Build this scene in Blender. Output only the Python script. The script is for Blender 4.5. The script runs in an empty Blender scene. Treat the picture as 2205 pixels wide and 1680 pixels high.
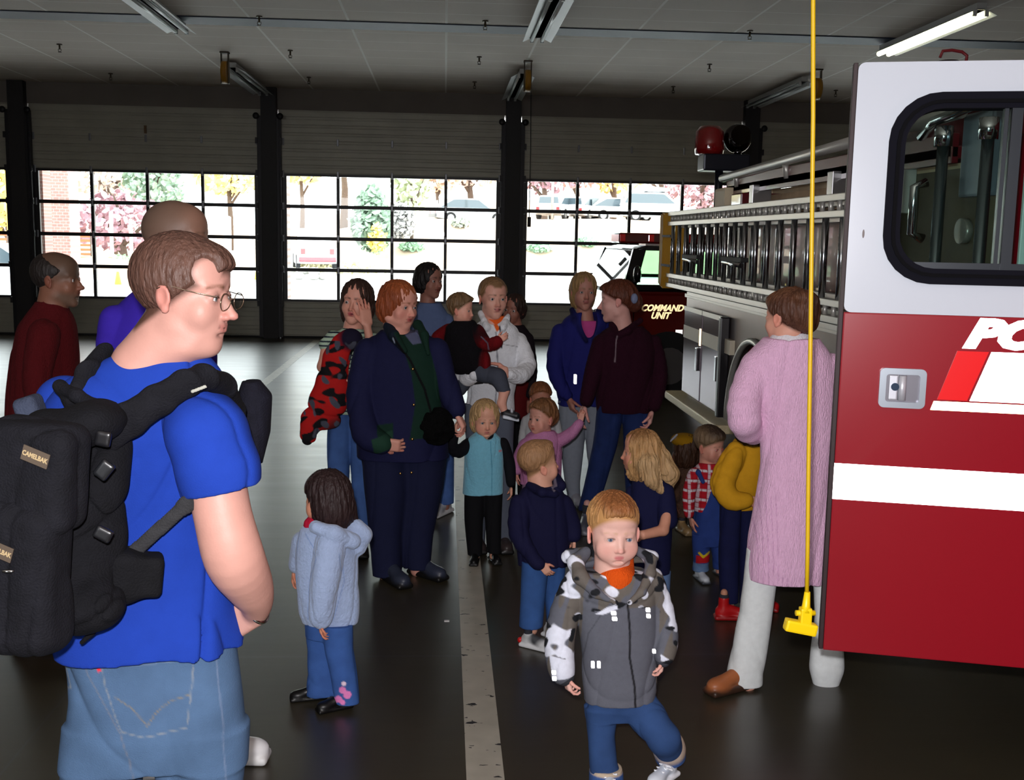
import bpy, bmesh, math, random
import numpy as np
from mathutils import Vector, Matrix

sc = bpy.context.scene
PI = math.pi
# ---------------------------------------------------------------- camera
F, YAW, PITCH, ROLL, CH = 2330.0, 0.0644, 0.1395, 0.01866, 1.79
def _basis():
    cy, sy = math.cos(YAW), math.sin(YAW)
    fw = np.array([sy, cy, 0.]); rt = np.array([cy, -sy, 0.]); up = np.array([0, 0, 1.])
    f2 = fw*math.cos(PITCH) - up*math.sin(PITCH); u2 = up*math.cos(PITCH) + fw*math.sin(PITCH)
    return rt*math.cos(ROLL) + u2*math.sin(ROLL), u2*math.cos(ROLL) - rt*math.sin(ROLL), f2
RT, UP, FW = _basis()
cam_d = bpy.data.cameras.new('camera')
cam = bpy.data.objects.new('camera', cam_d)
sc.collection.objects.link(cam)
cam_d.sensor_width = 36.0
cam_d.lens = F/2205*36.0
cam_d.clip_start = 0.05
cam_d.clip_end = 400
cam.matrix_world = Matrix(((RT[0], UP[0], -FW[0], 0), (RT[1], UP[1], -FW[1], 0), (RT[2], UP[2], -FW[2], CH), (0, 0, 0, 1)))
sc.camera = cam
# ---------------------------------------------------------------- sky, flash, exposure
world = bpy.data.worlds.new('overcast_sky'); sc.world = world
world.use_nodes = True
_bg = world.node_tree.nodes['Background']
_bg.inputs[0].default_value = (0.93, 0.96, 1.0, 1)
_bg.inputs[1].default_value = 7.6
fl = bpy.data.lights.new('camera_flash', 'POINT')
fl.energy = 385; fl.color = (1.0, 0.97, 0.99); fl.shadow_soft_size = 0.02
flash = bpy.data.objects.new('camera_flash', fl); sc.collection.objects.link(flash)
flash.location = (-0.03, -0.01, 1.88)
sc.view_settings.view_transform = 'Standard'
sc.view_settings.look = 'None'
sc.view_settings.exposure = 0.0
sc.view_settings.gamma = 1.0
sc.view_settings.use_curve_mapping = False
sc.cycles.max_bounces = 6
sc.cycles.diffuse_bounces = 4
sc.cycles.glossy_bounces = 3
sc.cycles.transparent_max_bounces = 12
sc.cycles.sample_clamp_indirect = 4.0

# ---------------------------------------------------------------- measuring helpers: photo direction + distance -> place in the hall
def at(px, py, Y):
    d = FW + RT*(px - 1102.5)/F - UP*(py - 840)/F
    return d*Y/d[1] + np.array([0, 0, CH])
def onx(px, py, X):
    d = FW + RT*(px - 1102.5)/F - UP*(py - 840)/F
    return d*X/d[0] + np.array([0, 0, CH])

# ---------------------------------------------------------------- materials
def lin(c):
    return tuple(((v/255)/12.92 if v/255 <= .04045 else ((v/255 + .055)/1.055)**2.4) for v in c[:3]) + (1.0,)
_mats = {}
def M(name, rgb=(200, 200, 200), rough=.6, metal=0., bump=0., bscale=60., var=0., vscale=12., coat=0., spec=.5, vcol=False, emit=None, estr=0., sheen=0., stretch=None):
    if name in _mats: return _mats[name]
    m = bpy.data.materials.new(name); m.use_nodes = True
    nt = m.node_tree; b = nt.nodes['Principled BSDF']; L = nt.links.new
    b.inputs['Base Color'].default_value = lin(rgb)
    b.inputs['Roughness'].default_value = rough; b.inputs['Metallic'].default_value = metal
    b.inputs['Coat Weight'].default_value = coat; b.inputs['Specular IOR Level'].default_value = spec
    b.inputs['Sheen Weight'].default_value = sheen
    if emit:
        b.inputs['Emission Color'].default_value = lin(emit); b.inputs['Emission Strength'].default_value = estr
    tc = nt.nodes.new('ShaderNodeTexCoord'); src = tc.outputs['Object']
    if stretch:
        mp = nt.nodes.new('ShaderNodeMapping'); mp.inputs['Scale'].default_value = stretch; L(src, mp.inputs[0]); src = mp.outputs[0]
    col = None
    if vcol:
        a = nt.nodes.new('ShaderNodeVertexColor'); a.layer_name = 'Col'; col = a.outputs[0]
    if var > 0:
        n = nt.nodes.new('ShaderNodeTexNoise'); n.inputs['Scale'].default_value = vscale; n.inputs['Detail'].default_value = 5
        L(src, n.inputs['Vector'])
        mr = nt.nodes.new('ShaderNodeMapRange'); mr.inputs[1].default_value = .25; mr.inputs[2].default_value = .75
        mr.inputs[3].default_value = 1 - var; mr.inputs[4].default_value = 1 + var
        L(n.outputs[0], mr.inputs[0])
        mx = nt.nodes.new('ShaderNodeVectorMath'); mx.operation = 'SCALE'
        if col is None:
            mx.inputs[0].default_value = lin(rgb)[:3]
        else: L(col, mx.inputs[0])
        L(mr.outputs[0], mx.inputs['Scale']); col = mx.outputs[0]
    if col is not None: L(col, b.inputs['Base Color'])
    if bump > 0:
        n2 = nt.nodes.new('ShaderNodeTexNoise'); n2.inputs['Scale'].default_value = bscale; n2.inputs['Detail'].default_value = 4
        L(src, n2.inputs['Vector'])
        bp = nt.nodes.new('ShaderNodeBump'); bp.inputs['Strength'].default_value = bump; bp.inputs['Distance'].default_value = .01
        L(n2.outputs[0], bp.inputs['Height']); L(bp.outputs[0], b.inputs['Normal'])
    _mats[name] = m
    return m
def math_n(nt, op, a, b=None, c=None):
    n = nt.nodes.new('ShaderNodeMath'); n.operation = op
    for i, v in enumerate((a, b, c)):
        if v is None: continue
        if isinstance(v, (int, float)): n.inputs[i].default_value = v
        else: nt.links.new(v, n.inputs[i])
    return n.outputs[0]
def mixc(nt, fac, a, b):
    n = nt.nodes.new('ShaderNodeMix'); n.data_type = 'RGBA'
    for i, v in ((0, fac), (6, a), (7, b)):
        if isinstance(v, (int, float)): n.inputs[i].default_value = v
        elif isinstance(v, tuple): n.inputs[i].default_value = v
        else: nt.links.new(v, n.inputs[i])
    return n.outputs[2]
def retro(name, rgb=(255, 255, 255), rough=.32, mixf=.6):
    """retroreflective sheeting: the beads send light back towards where it came from, over a white base"""
    m = bpy.data.materials.new(name); m.use_nodes = True; nt = m.node_tree; b = nt.nodes['Principled BSDF']
    b.inputs['Base Color'].default_value = lin(rgb); b.inputs['Roughness'].default_value = .5
    g = nt.nodes.new('ShaderNodeBsdfGlossy'); g.inputs['Roughness'].default_value = rough; g.inputs['Color'].default_value = lin(rgb)
    ge = nt.nodes.new('ShaderNodeNewGeometry'); nt.links.new(ge.outputs['Incoming'], g.inputs['Normal'])
    mx = nt.nodes.new('ShaderNodeMixShader'); mx.inputs[0].default_value = mixf
    nt.links.new(b.outputs[0], mx.inputs[1]); nt.links.new(g.outputs[0], mx.inputs[2])
    nt.links.new(mx.outputs[0], nt.nodes['Material Output'].inputs[0])
    _mats[name] = m
    return m
def glass(name, tint=(235, 245, 240), refl=.12):
    m = bpy.data.materials.new(name); m.use_nodes = True; nt = m.node_tree
    t = nt.nodes.new('ShaderNodeBsdfTransparent'); t.inputs[0].default_value = lin(tint)
    g = nt.nodes.new('ShaderNodeBsdfGlossy'); g.inputs['Roughness'].default_value = .02
    fr = nt.nodes.new('ShaderNodeFresnel'); fr.inputs[0].default_value = 1.4
    mx = nt.nodes.new('ShaderNodeMixShader'); f = math_n(nt, 'MULTIPLY', fr.outputs[0], refl/.04*.5)
    nt.links.new(f, mx.inputs[0]); nt.links.new(t.outputs[0], mx.inputs[1]); nt.links.new(g.outputs[0], mx.inputs[2])
    nt.links.new(mx.outputs[0], nt.nodes['Material Output'].inputs[0])
    _mats[name] = m
    return m

# ---------------------------------------------------------------- mesh helpers
COL = sc.collection
class MB:
    def __init__(s): s.bm = bmesh.new()
    def box(s, x0, x1, y0, y1, z0, z1, bev=0., rot=None, o=(0, 0, 0)):
        bm = s.bm; vs = []
        for x in (x0, x1):
            for y in (y0, y1):
                for z in (z0, z1):
                    v = Vector((x, y, z))
                    if rot is not None: v = rot @ v
                    vs.append(bm.verts.new(v + Vector(o)))
        fs = [bm.faces.new([vs[i] for i in f]) for f in ((0, 1, 3, 2), (4, 6, 7, 5), (0, 4, 5, 1), (2, 3, 7, 6), (0, 2, 6, 4), (1, 5, 7, 3))]
        if bev > 0:
            es = list({e for f in fs for e in f.edges})
            bmesh.ops.bevel(bm, geom=es, offset=bev, segments=2, affect='EDGES', profile=.6)
        return s
    def tube(s, pts, r, n=12, cap=True):
        bm = s.bm; pts = [Vector(p) for p in pts]; rs = r if isinstance(r, (list, tuple)) else [r]*len(pts)
        rings = []; prev = None
        for i, p in enumerate(pts):
            a = pts[max(i-1, 0)]; b = pts[min(i+1, len(pts)-1)]; t = (b - a).normalized()
            if prev is None:
                u = t.orthogonal().normalized()
            else:
                u = (prev - t*prev.dot(t)).normalized()
            prev = u; w = t.cross(u)
            rings.append([bm.verts.new(p + (u*math.cos(2*PI*k/n) + w*math.sin(2*PI*k/n))*rs[i]) for k in range(n)])
        for i in range(len(rings)-1):
            for k in range(n):
                f = bm.faces.new((rings[i][k], rings[i][(k+1) % n], rings[i+1][(k+1) % n], rings[i+1][k])); f.smooth = True
        if cap:
            bm.faces.new(rings[0][::-1]); bm.faces.new(rings[-1])
        return s
    def sph(s, c, r, sc3=(1, 1, 1), rot=None, seg=16):
        ret = bmesh.ops.create_uvsphere(s.bm, u_segments=seg, v_segments=max(6, seg//2+2), radius=r)
        mt = Matrix.Translation(Vector(c)) @ (rot.to_4x4() if rot is not None else Matrix()) @ Matrix.Diagonal((*sc3, 1))
        bmesh.ops.transform(s.bm, matrix=mt, verts=ret['verts'])
        for v in ret['verts']:
            for f in v.link_faces: f.smooth = True
        return s
    def prism(s, pts2, d0, d1, axis='y', o=(0, 0, 0)):
        """closed outline pts2 extruded between d0 and d1 along an axis; outline coords are the two remaining axes in order"""
        bm = s.bm
        def mk(p, d):
            q = (d, p[0], p[1]) if axis == 'x' else (p[0], d, p[1]) if axis == 'y' else (p[0], p[1], d)
            return bm.verts.new(Vector(q) + Vector(o))
        a = [mk(p, d0) for p in pts2]; b = [mk(p, d1) for p in pts2]; n = len(a)
        bm.faces.new(a); bm.faces.new(b[::-1])
        for i in range(n): bm.faces.new((a[i], b[i], b[(i+1) % n], a[(i+1) % n]))
        return s
    def frame(s, outer, inner, d0, d1, axis='y'):
        """ring between two outlines with the same number of points, given depth"""
        bm = s.bm; n = len(outer)
        def mk(p, d):
            return bm.verts.new((d, p[0], p[1]) if axis == 'x' else (p[0], d, p[1]) if axis == 'y' else (p[0], p[1], d))
        o0 = [mk(p, d0) for p in outer]; i0 = [mk(p, d0) for p in inner]; o1 = [mk(p, d1) for p in outer]; i1 = [mk(p, d1) for p in inner]
        for k in range(n):
            j = (k+1) % n
            bm.faces.new((o0[k], o0[j], i0[j], i0[k])); bm.faces.new((o1[j], o1[k], i1[k], i1[j]))
            bm.faces.new((o0[j], o0[k], o1[k], o1[j])); bm.faces.new((i0[k], i0[j], i1[j], i1[k]))
        return s
    def build(s, name, mat, parent=None, smooth=False, tag=None):
        bmesh.ops.recalc_face_normals(s.bm, faces=s.bm.faces)
        me = bpy.data.meshes.new(name); s.bm.to_mesh(me); s.bm.free()
        me.materials.append(mat)
        if smooth:
            for p in me.polygons: p.use_smooth = True
        o = bpy.data.objects.new(name, me); COL.objects.link(o)
        if parent is not None: o.parent = parent
        if tag: T(o, *tag)
        return o
def T(o, label=None, cat=None, group=None, kind=None):
    if label: o['label'] = label
    if cat: o['category'] = cat
    if group: o['group'] = group
    if kind: o['kind'] = kind
    return o
def empty(name, loc=(0, 0, 0), rz=0, **k):
    o = bpy.data.objects.new(name, None); COL.objects.link(o); o.location = loc; o.rotation_euler = (0, 0, rz)
    o.empty_display_size = .1
    T(o, **k); return o
def copy_tree(o, parent=None, loc=None, label=None):
    c = o.copy(); COL.objects.link(c); c.parent = parent
    if loc is not None: c.location = loc
    if label: c['label'] = label
    for ch in list(o.children): copy_tree(ch, c)
    return c
def rrect(x0, x1, z0, z1, r, n=6):
    pts = []
    for cx, cz, a0 in ((x1-r, z1-r, 0), (x0+r, z1-r, 90), (x0+r, z0+r, 180), (x1-r, z0+r, 270)):
        for k in range(n+1):
            a = math.radians(a0 + 90*k/n); pts.append((cx + r*math.cos(a), cz + r*math.sin(a)))
    return pts
def text(body, name, mat, mw, size, parent=None, ext=.002, shear=0., sx=1., bold=0.):
    cu = bpy.data.curves.new(name, 'FONT'); cu.body = body; cu.size = size; cu.extrude = ext; cu.shear = shear
    cu.align_x = 'CENTER'; cu.align_y = 'CENTER'; cu.offset = bold; cu.resolution_u = 3
    tmp = bpy.data.objects.new('t', cu); COL.objects.link(tmp)
    dg = bpy.context.evaluated_depsgraph_get(); me = bpy.data.meshes.new_from_object(tmp.evaluated_get(dg))
    bpy.data.objects.remove(tmp); me.materials.clear(); me.materials.append(mat); me.transform(Matrix.Diagonal((sx, 1, 1, 1)))
    me.transform(mw)
    o = bpy.data.objects.new(name, me); COL.objects.link(o)
    if parent is not None: o.parent = parent
    return o
# ================================================================ the hall
WY = 19.0; CZ = 4.22; X0 = -7.10; BAY = 4.13
XL, XR, YB = -11.4, 9.6, -7.0
def tiled(name, rgb, line, sx, sy, w=.006):
    m = bpy.data.materials.new(name); m.use_nodes = True; nt = m.node_tree; b = nt.nodes['Principled BSDF']
    tc = nt.nodes.new('ShaderNodeTexCoord'); sp = nt.nodes.new('ShaderNodeSeparateXYZ'); nt.links.new(tc.outputs['Object'], sp.inputs[0])
    def g(o, s, ww): 
        a = math_n(nt, 'DIVIDE', o, s); f = math_n(nt, 'FRACT', a); f = math_n(nt, 'SUBTRACT', f, .5); f = math_n(nt, 'ABSOLUTE', f)
        return math_n(nt, 'GREATER_THAN', f, .5 - ww/s)
    l = math_n(nt, 'MAXIMUM', g(sp.outputs[0], sx, w*1.6), g(sp.outputs[1], sy, w*.7))
    n = nt.nodes.new('ShaderNodeTexNoise'); n.inputs['Scale'].default_value = 1.2
    nt.links.new(tc.outputs['Object'], n.inputs['Vector'])
    mr = nt.nodes.new('ShaderNodeMapRange'); mr.inputs[3].default_value = .88; mr.inputs[4].default_value = 1.12; nt.links.new(n.outputs[0], mr.inputs[0])
    mx = nt.nodes.new('ShaderNodeVectorMath'); mx.operation = 'SCALE'; mx.inputs[0].default_value = lin(rgb)[:3]; nt.links.new(mr.outputs[0], mx.inputs['Scale'])
    nt.links.new(mixc(nt, l, mx.outputs[0], lin(line)), b.inputs['Base Color']); b.inputs['Roughness'].default_value = .75
    return m
def floor_mat():
    m = bpy.data.materials.new('sealed_concrete'); m.use_nodes = True; nt = m.node_tree; b = nt.nodes['Principled BSDF']
    tc = nt.nodes.new('ShaderNodeTexCoord')
    n = nt.nodes.new('ShaderNodeTexNoise'); n.inputs['Scale'].default_value = .7; n.inputs['Detail'].default_value = 8; n.inputs['Roughness'].default_value = .65
    nt.links.new(tc.outputs['Object'], n.inputs['Vector'])
    base = mixc(nt, n.outputs[0], lin((25, 25, 26)), lin((70, 63, 44))); b.inputs['Specular IOR Level'].default_value = .85  # warm end of the mottling carries the golden floor reflection as colour
    sp = nt.nodes.new('ShaderNodeSeparateXYZ'); nt.links.new(tc.outputs['Object'], sp.inputs[0])
    # saw-cut joints in both directions
    def joint(o, off, s, w):
        f = math_n(nt, 'FRACT', math_n(nt, 'DIVIDE', math_n(nt, 'ADD', o, off), s)); f = math_n(nt, 'ABSOLUTE', math_n(nt, 'SUBTRACT', f, .5))
        return math_n(nt, 'LESS_THAN', f, w/s)
    j = math_n(nt, 'MAXIMUM', joint(sp.outputs[1], -2.47, 4.0, .010), joint(sp.outputs[0], -.6, 4.1, .005))
    col = mixc(nt, j, base, lin((58, 56, 52)))
    nt.links.new(col, b.inputs['Base Color'])
    n2 = nt.nodes.new('ShaderNodeTexNoise'); n2.inputs['Scale'].default_value = 2.2; n2.inputs['Detail'].default_value = 6
    mp = nt.nodes.new('ShaderNodeMapping'); mp.inputs['Scale'].default_value = (.5, 2.6, 1); nt.links.new(tc.outputs['Object'], mp.inputs[0]); nt.links.new(mp.outputs[0], n2.inputs['Vector'])
    mr = nt.nodes.new('ShaderNodeMapRange'); mr.inputs[3].default_value = .27; mr.inputs[4].default_value = .40; nt.links.new(n2.outputs[0], mr.inputs[0])
    nt.links.new(mr.outputs[0], b.inputs['Roughness'])
    n3 = nt.nodes.new('ShaderNodeTexNoise'); n3.inputs['Scale'].default_value = 6; nt.links.new(mp.outputs[0], n3.inputs['Vector'])
    bp = nt.nodes.new('ShaderNodeBump'); bp.inputs['Strength'].default_value = .05; bp.inputs['Distance'].default_value = .01
    nt.links.new(n3.outputs[0], bp.inputs['Height']); nt.links.new(bp.outputs[0], b.inputs['Normal'])
    return m
def paint_line_mat():
    m = bpy.data.materials.new('worn_line_paint'); m.use_nodes = True; nt = m.node_tree; b = nt.nodes['Principled BSDF']
    tc = nt.nodes.new('ShaderNodeTexCoord')
    mp = nt.nodes.new('ShaderNodeMapping'); mp.inputs['Scale'].default_value = (13, 24, 1); nt.links.new(tc.outputs['Object'], mp.inputs[0])
    n = nt.nodes.new('ShaderNodeTexNoise'); n.inputs['Scale'].default_value = 1.; n.inputs['Detail'].default_value = 3; nt.links.new(mp.outputs[0], n.inputs['Vector'])
    chip = math_n(nt, 'GREATER_THAN', n.outputs[0], .655)
    n2 = nt.nodes.new('ShaderNodeTexNoise'); n2.inputs['Scale'].default_value = 9; nt.links.new(tc.outputs['Object'], n2.inputs['Vector'])
    base = mixc(nt, n2.outputs[0], lin((150, 145, 132)), lin((186, 180, 166)))
    nt.links.new(mixc(nt, chip, base, lin((38, 38, 40))), b.inputs['Base Color']); b.inputs['Roughness'].default_value = .45
    return m
K = 'structure'
MB().box(XL, XR, YB, WY+.3, -.2, 0).build('floor', floor_mat(), tag=('dark sealed concrete floor of the fire station bay', None, None, K))
lp = paint_line_mat()
MB().box(.091, .218, YB, WY-.4, 0, .0015).build('trim_1', lp, tag=('worn white painted stripe running up the middle of the floor', None, None, K))
MB().box(-2.21, -2.09, YB, WY-.4, 0, .0015).build('trim_2', lp, tag=('white painted stripe on the floor behind the black pouch', None, None, K))
MB().box(XL, XR, YB, WY+.3, CZ, CZ+.15).build('ceiling', tiled('ceiling_tile', (190, 178, 166), (226, 222, 214), 1.12, .62, .009), tag=('pale tiled ceiling with thin grid lines', None, None, K))
MB().box(XL, XR, 12.95, 13.40, CZ-.012, CZ+.01, .002).build('trim_3', M('beam_blue_sheen', (30, 40, 60), .6, 0), tag=('beam with a painted blue sheen crossing the ceiling', None, None, K))  # blue sheen of daylight from behind put into the beam's base colour
dark = M('dark_brown_steel', (20, 15, 14), .6, 0, var=.2, vscale=3)
wallm = M('wall_paint', (128, 120, 112), .8, var=.1, vscale=2, bump=.2, bscale=30)
# header over the doors, with the joint line above the panels
MB().box(XL, XR, WY, WY+.3, 3.87, CZ).build('wall_front', M('header_paint', (104, 96, 88), .7, var=.1, vscale=2), tag=('dark header wall above the overhead doors', None, None, K))
MB().box(XL-.3, XL, YB, WY+.3, 0, CZ).build('wall_left', wallm, tag=('plain painted wall at the left end of the hall', None, None, K))
MB().box(XR, XR+.3, YB, WY+.3, 0, CZ).build('wall_right', wallm, tag=('plain painted wall at the right end of the hall', None, None, K))
wb = MB()  # out of view; its one opening is kept small to limit daylight from behind
wb.box(XL, XR, YB-.3, YB, 3.3, CZ).box(XL, XR, YB-.3, YB, 0, .7)
wb.box(XL, -6.0, YB-.3, YB, .7, 3.3).box(-3.4, XR, YB-.3, YB, .7, 3.3)
wb.build('wall_back', wallm, tag=('wall with window openings at the back of the hall', None, None, K))
# columns between the bays
for k in range(-1, 5):
    x = X0 + k*BAY
    c = MB(); c.box(x-.13, x+.13, WY-.16, WY+.3, 0, CZ, .004)
    c.build('trim_%d' % (k+5), dark, tag=('dark brown steel column between two overhead doors', None, None, K))
    for s in ((-1, 1) if 0 <= k <= 3 else (1,) if k < 0 else (-1,)):
        tr = MB(); tr.box(x+s*.17-.03, x+s*.17+.03, WY-.12, WY-.02, 0.02, 3.75, .003).box(x+s*.15-.02, x+s*.15+.02, WY-.15, WY-.11, 0.02, 3.75)
        for zz in (.6, 1.2, 1.72, 2.26, 2.8, 3.34): tr.box(x+s*.205-.02, x+s*.205+.02, WY-.16, WY-.12, zz-.05, zz+.05, .004)
        tr.sph((x+s*.2, WY-.2, 3.74), .055, (1, .6, 1))
        tr.build('door_track', M('galvanised_dark', (34, 32, 34), .45, .5), tag=('galvanised door track on the %s side of the %s brown column' % ('left' if s < 0 else 'right', ('outermost left', 'first', 'second', 'third', 'fourth', 'far right')[k+1]), 'door track', 'door tracks beside the columns'))
panel_m = M('ribbed_door_panel', (150, 146, 132), .42, .1, var=.12, vscale=2)
bar_m = M('door_glazing_bar', (34, 30, 30), .4, .3)
pane_m = glass('window_glass', (246, 250, 248), .10)
hinge_m = M('door_hinge', (120, 120, 124), .35, .8)
ROWS = [.64, 1.18, 1.72, 2.26, 2.80]
for k in range(-1, 4):
    xa = X0 + k*BAY + .15; xb = X0 + (k+1)*BAY - .15; y0 = WY+.01; y1 = WY+.05
    root = empty('door_%d' % (k+2), ((xa+xb)/2, WY, 0), label='overhead door with ribbed panels above and below a glazed grid', kind=K)
    xa -= (root.location.x); xb -= root.location.x
    def P(mb, nm, m): 
        for v in mb.bm.verts: v.co.y -= WY
        return mb.build(nm, m, root)
    for z0, z1 in ((.02, .64), (2.80, 3.34), (3.34, 3.87)):
        b = MB(); b.box(xa, xb, y0, y1, z0, z1)
        nr = 4; 
        for i in range(nr):
            zc = z0 + (z1-z0)*(i+.5)/nr
            b.box(xa, xb, y0-.022, y0, zc-.048, zc+.048, .01)
        P(b, 'ribbed_panel', panel_m)
    b = MB()
    for z in ROWS: b.box(xa, xb, y0-.02, y1, z-.03 if z != ROWS[0] else z-.01, z+.03 if z < 2.8 else z+.01)
    xs = [xa + .07 + i*(xb-xa-.14)/4 for i in range(5)]
    for i, x in enumerate(xs):
        w = .026 if 0 < i < 4 else .05
        b.box(x-w, x+w, y0-.016, y1, .63, 2.81)
    P(b, 'glazing_grid', bar_m)
    g = MB(); g.box(xa+.05, xb-.05, y0+.016, y0+.022, .64, 2.80); P(g, 'pane', pane_m)
    h = MB()
    for z in (1.18, 1.72, 2.26, 2.80, 3.34):
        for x in xs:
            h.box(x-.018, x+.018, y0-.04, y0-.02, z-.06, z+.06, .006)
    P(h, 'hinge', hinge_m)
    P(MB().box(xa, xb, y0-.02, y1, 0, .03), 'rubber_seal', M('black_rubber', (14, 14, 14), .7))
    if k == 0:
        P(MB().box((xa+xb)/2-.02, (xa+xb)/2+.02, y0-.05, y0-.02, 3.42, 3.55), 'lock_bracket', M('brown_bracket', (90, 60, 20), .5))

# ---------------------------------------------------------------- ceiling fittings
lamp_w = M('lamp_enamel', (170, 172, 170), .4); tube_off = M('unlit_tube', (190, 196, 192), .3)
def strip_lamp(x, y0, y1, lit, label):
    r = empty('ceiling_lamp', (x, (y0+y1)/2, CZ), label=label, cat='ceiling light', group='fluorescent strip lamps under the ceiling')
    L2 = (y1-y0)/2
    b = MB(); b.box(-.05, .05, -L2, L2, -.10, -.03, .004)
    b.prism([(-.17, -.15), (-.165, -.15), (-.05, -.10), (.05, -.10), (.165, -.15), (.17, -.15), (.05, -.09), (-.05, -.09)], -L2, L2, 'y')
    b.build('reflector', lamp_w, r)
    h = MB()
    for yy in (-L2*.8, L2*.8): h.tube([(0, yy, -.03), (0, yy, 0)], .006, 8)
    h.build('hanger', lamp_w, r)
    for s in (-1, 1):
        t = MB(); t.tube([(s*.06, -L2+.03, -.135), (s*.06, L2-.03, -.135)], .02 if not lit else .028, 12)
        t.build('fluorescent_tube', M('lit_tube', (255, 255, 235), .5, emit=(255, 250, 205), estr=9.0) if lit else tube_off, r)
        e = MB(); 
        for yy in (-L2+.02, L2-.02): e.box(s*.06-.02, s*.06+.02, yy-.012, yy+.012, -.16, -.1, .003)
        e.build('tube_socket', lamp_w, r)
    return r
strip_lamp(-3.07, 10.8, 13.25, False, 'unlit fluorescent strip lamp at the upper left, nearest row')
strip_lamp(1.06, 10.8, 13.1, False, 'unlit fluorescent strip lamp at the top centre, nearest row')
strip_lamp(5.30, 10.85, 13.3, True, 'glowing fluorescent strip lamp above the white truck door')
strip_lamp(-3.03, 16.1, 18.75, False, 'unlit strip lamp near the wall over the second column from the left')
strip_lamp(1.1, 15.9, 18.6, False, 'unlit strip lamp near the wall over the middle column')
strip_lamp(5.2, 15.9, 18.7, False, 'unlit strip lamp by the wall behind the yellow cord')
for x, y in ((-3.0, 15.4), (1.13, 15.4), (5.22, 15.4)):
    r = empty('cord_reel', (x, y, CZ), label={-3.0: 'yellow cord reel beside the left far strip lamp', 1.13: 'yellow cord reel hanging by the middle far strip lamp', 5.22: 'yellow cord reel hanging right of the yellow cord'}[x], cat='cord reel', group='cord reels hanging under the ceiling')
    b = MB(); b.tube([(-.035, 0, -.27), (.035, 0, -.27)], .15, 24); b.build('drum', M('reel_yellow', (150, 105, 20), .5), r)
    b = MB(); b.box(-.055, -.04, -.03, .03, -.42, 0, .003).box(.04, .055, -.03, .03, -.42, 0, .003).box(-.06, .06, -.05, .05, -.02, 0); b.build('bracket', M('reel_dark', (58, 44, 22), .6), r)
    if x > 0 and x < 2:
        MB().tube([(.05, 0, -.4), (.06, 0, -1.2), (.06, 0, -2.15)], .006, 6).build('hanging_cord', M('black_rubber'), r)
        MB().box(.035, .085, -.02, .02, -2.27, -2.13, .004).build('cord_weight', M('black_rubber'), r)
spk = M('sprinkler_brass', (70, 58, 40), .5, .5)
for px, py in ((128, 95), (558, 35), (625, 108), (1045, 45), (1032, 122), (238, 158), (665, 166), (1022, 176), (1450, 186), (1528, 138), (1615, 66), (1800, 194)):
    d = FW + RT*(px-1102.5)/F - UP*(py-840)/F; t = (CZ-CH)/d[2]; q = d*t
    r = MB(); r.tube([(0, 0, 0), (0, 0, -.012)], .035, 12).tube([(0, 0, -.01), (0, 0, -.07)], .012, 8).tube([(0, 0, -.10), (0, 0, -.106)], .024, 12)
    r.tube([(-.018, 0, -.06), (-.02, 0, -.085), (0, 0, -.1)], .004, 6).tube([(.018, 0, -.06), (.02, 0, -.085), (0, 0, -.1)], .004, 6)
    o = r.build('sprinkler_head', spk, tag=('small brass sprinkler head sticking down from the ceiling', 'sprinkler', 'sprinkler heads on the ceiling')); o.location = (q[0], q[1], CZ)
# ================================================================ outside: street, bank of earth, parked cars, trees
rnd = random.Random(5)
MB().box(-70, 70, WY+.3, 56, -.2, -.01).build('street', M('pale_pavement', (225, 225, 225), .8, var=.06, vscale=.4), tag=('pale pavement and street outside the doors', None, None, K))
def grid_mesh(name, xs, ys, fz, mat, tag):
    bm = bmesh.new(); V = [[bm.verts.new((x, y, fz(x, y))) for y in ys] for x in xs]
    for i in range(len(xs)-1):
        for j in range(len(ys)-1):
            f = bm.faces.new((V[i][j], V[i+1][j], V[i+1][j+1], V[i][j+1])); f.smooth = True
    me = bpy.data.meshes.new(name); bm.to_mesh(me); bm.free(); me.materials.append(mat); o = bpy.data.objects.new(name, me); COL.objects.link(o); T(o, *tag); return o
def hill(x, y):
    t = min(1, max(0, (y-55.5)/7)); h = 2.95*t*t*(3-2*t)
    k = 1/(1+math.exp(-(x+9)/3.)) if x < 20 else 1          # the bank fades out on the left
    h *= k
    if y > 76: h += (y-76)*.10
    return h - .02 + .12*math.sin(x*.7+y)*math.sin(y*.9)*t*k
grid_mesh('earth_bank', np.linspace(-75, 75, 76), np.linspace(55, 100, 46), hill, M('bare_earth', (205, 182, 160), .95, var=.14, vscale=1.2, bump=.4, bscale=2), ('bare pale brown earth bank across the street', 'earth bank', None, None))
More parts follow.
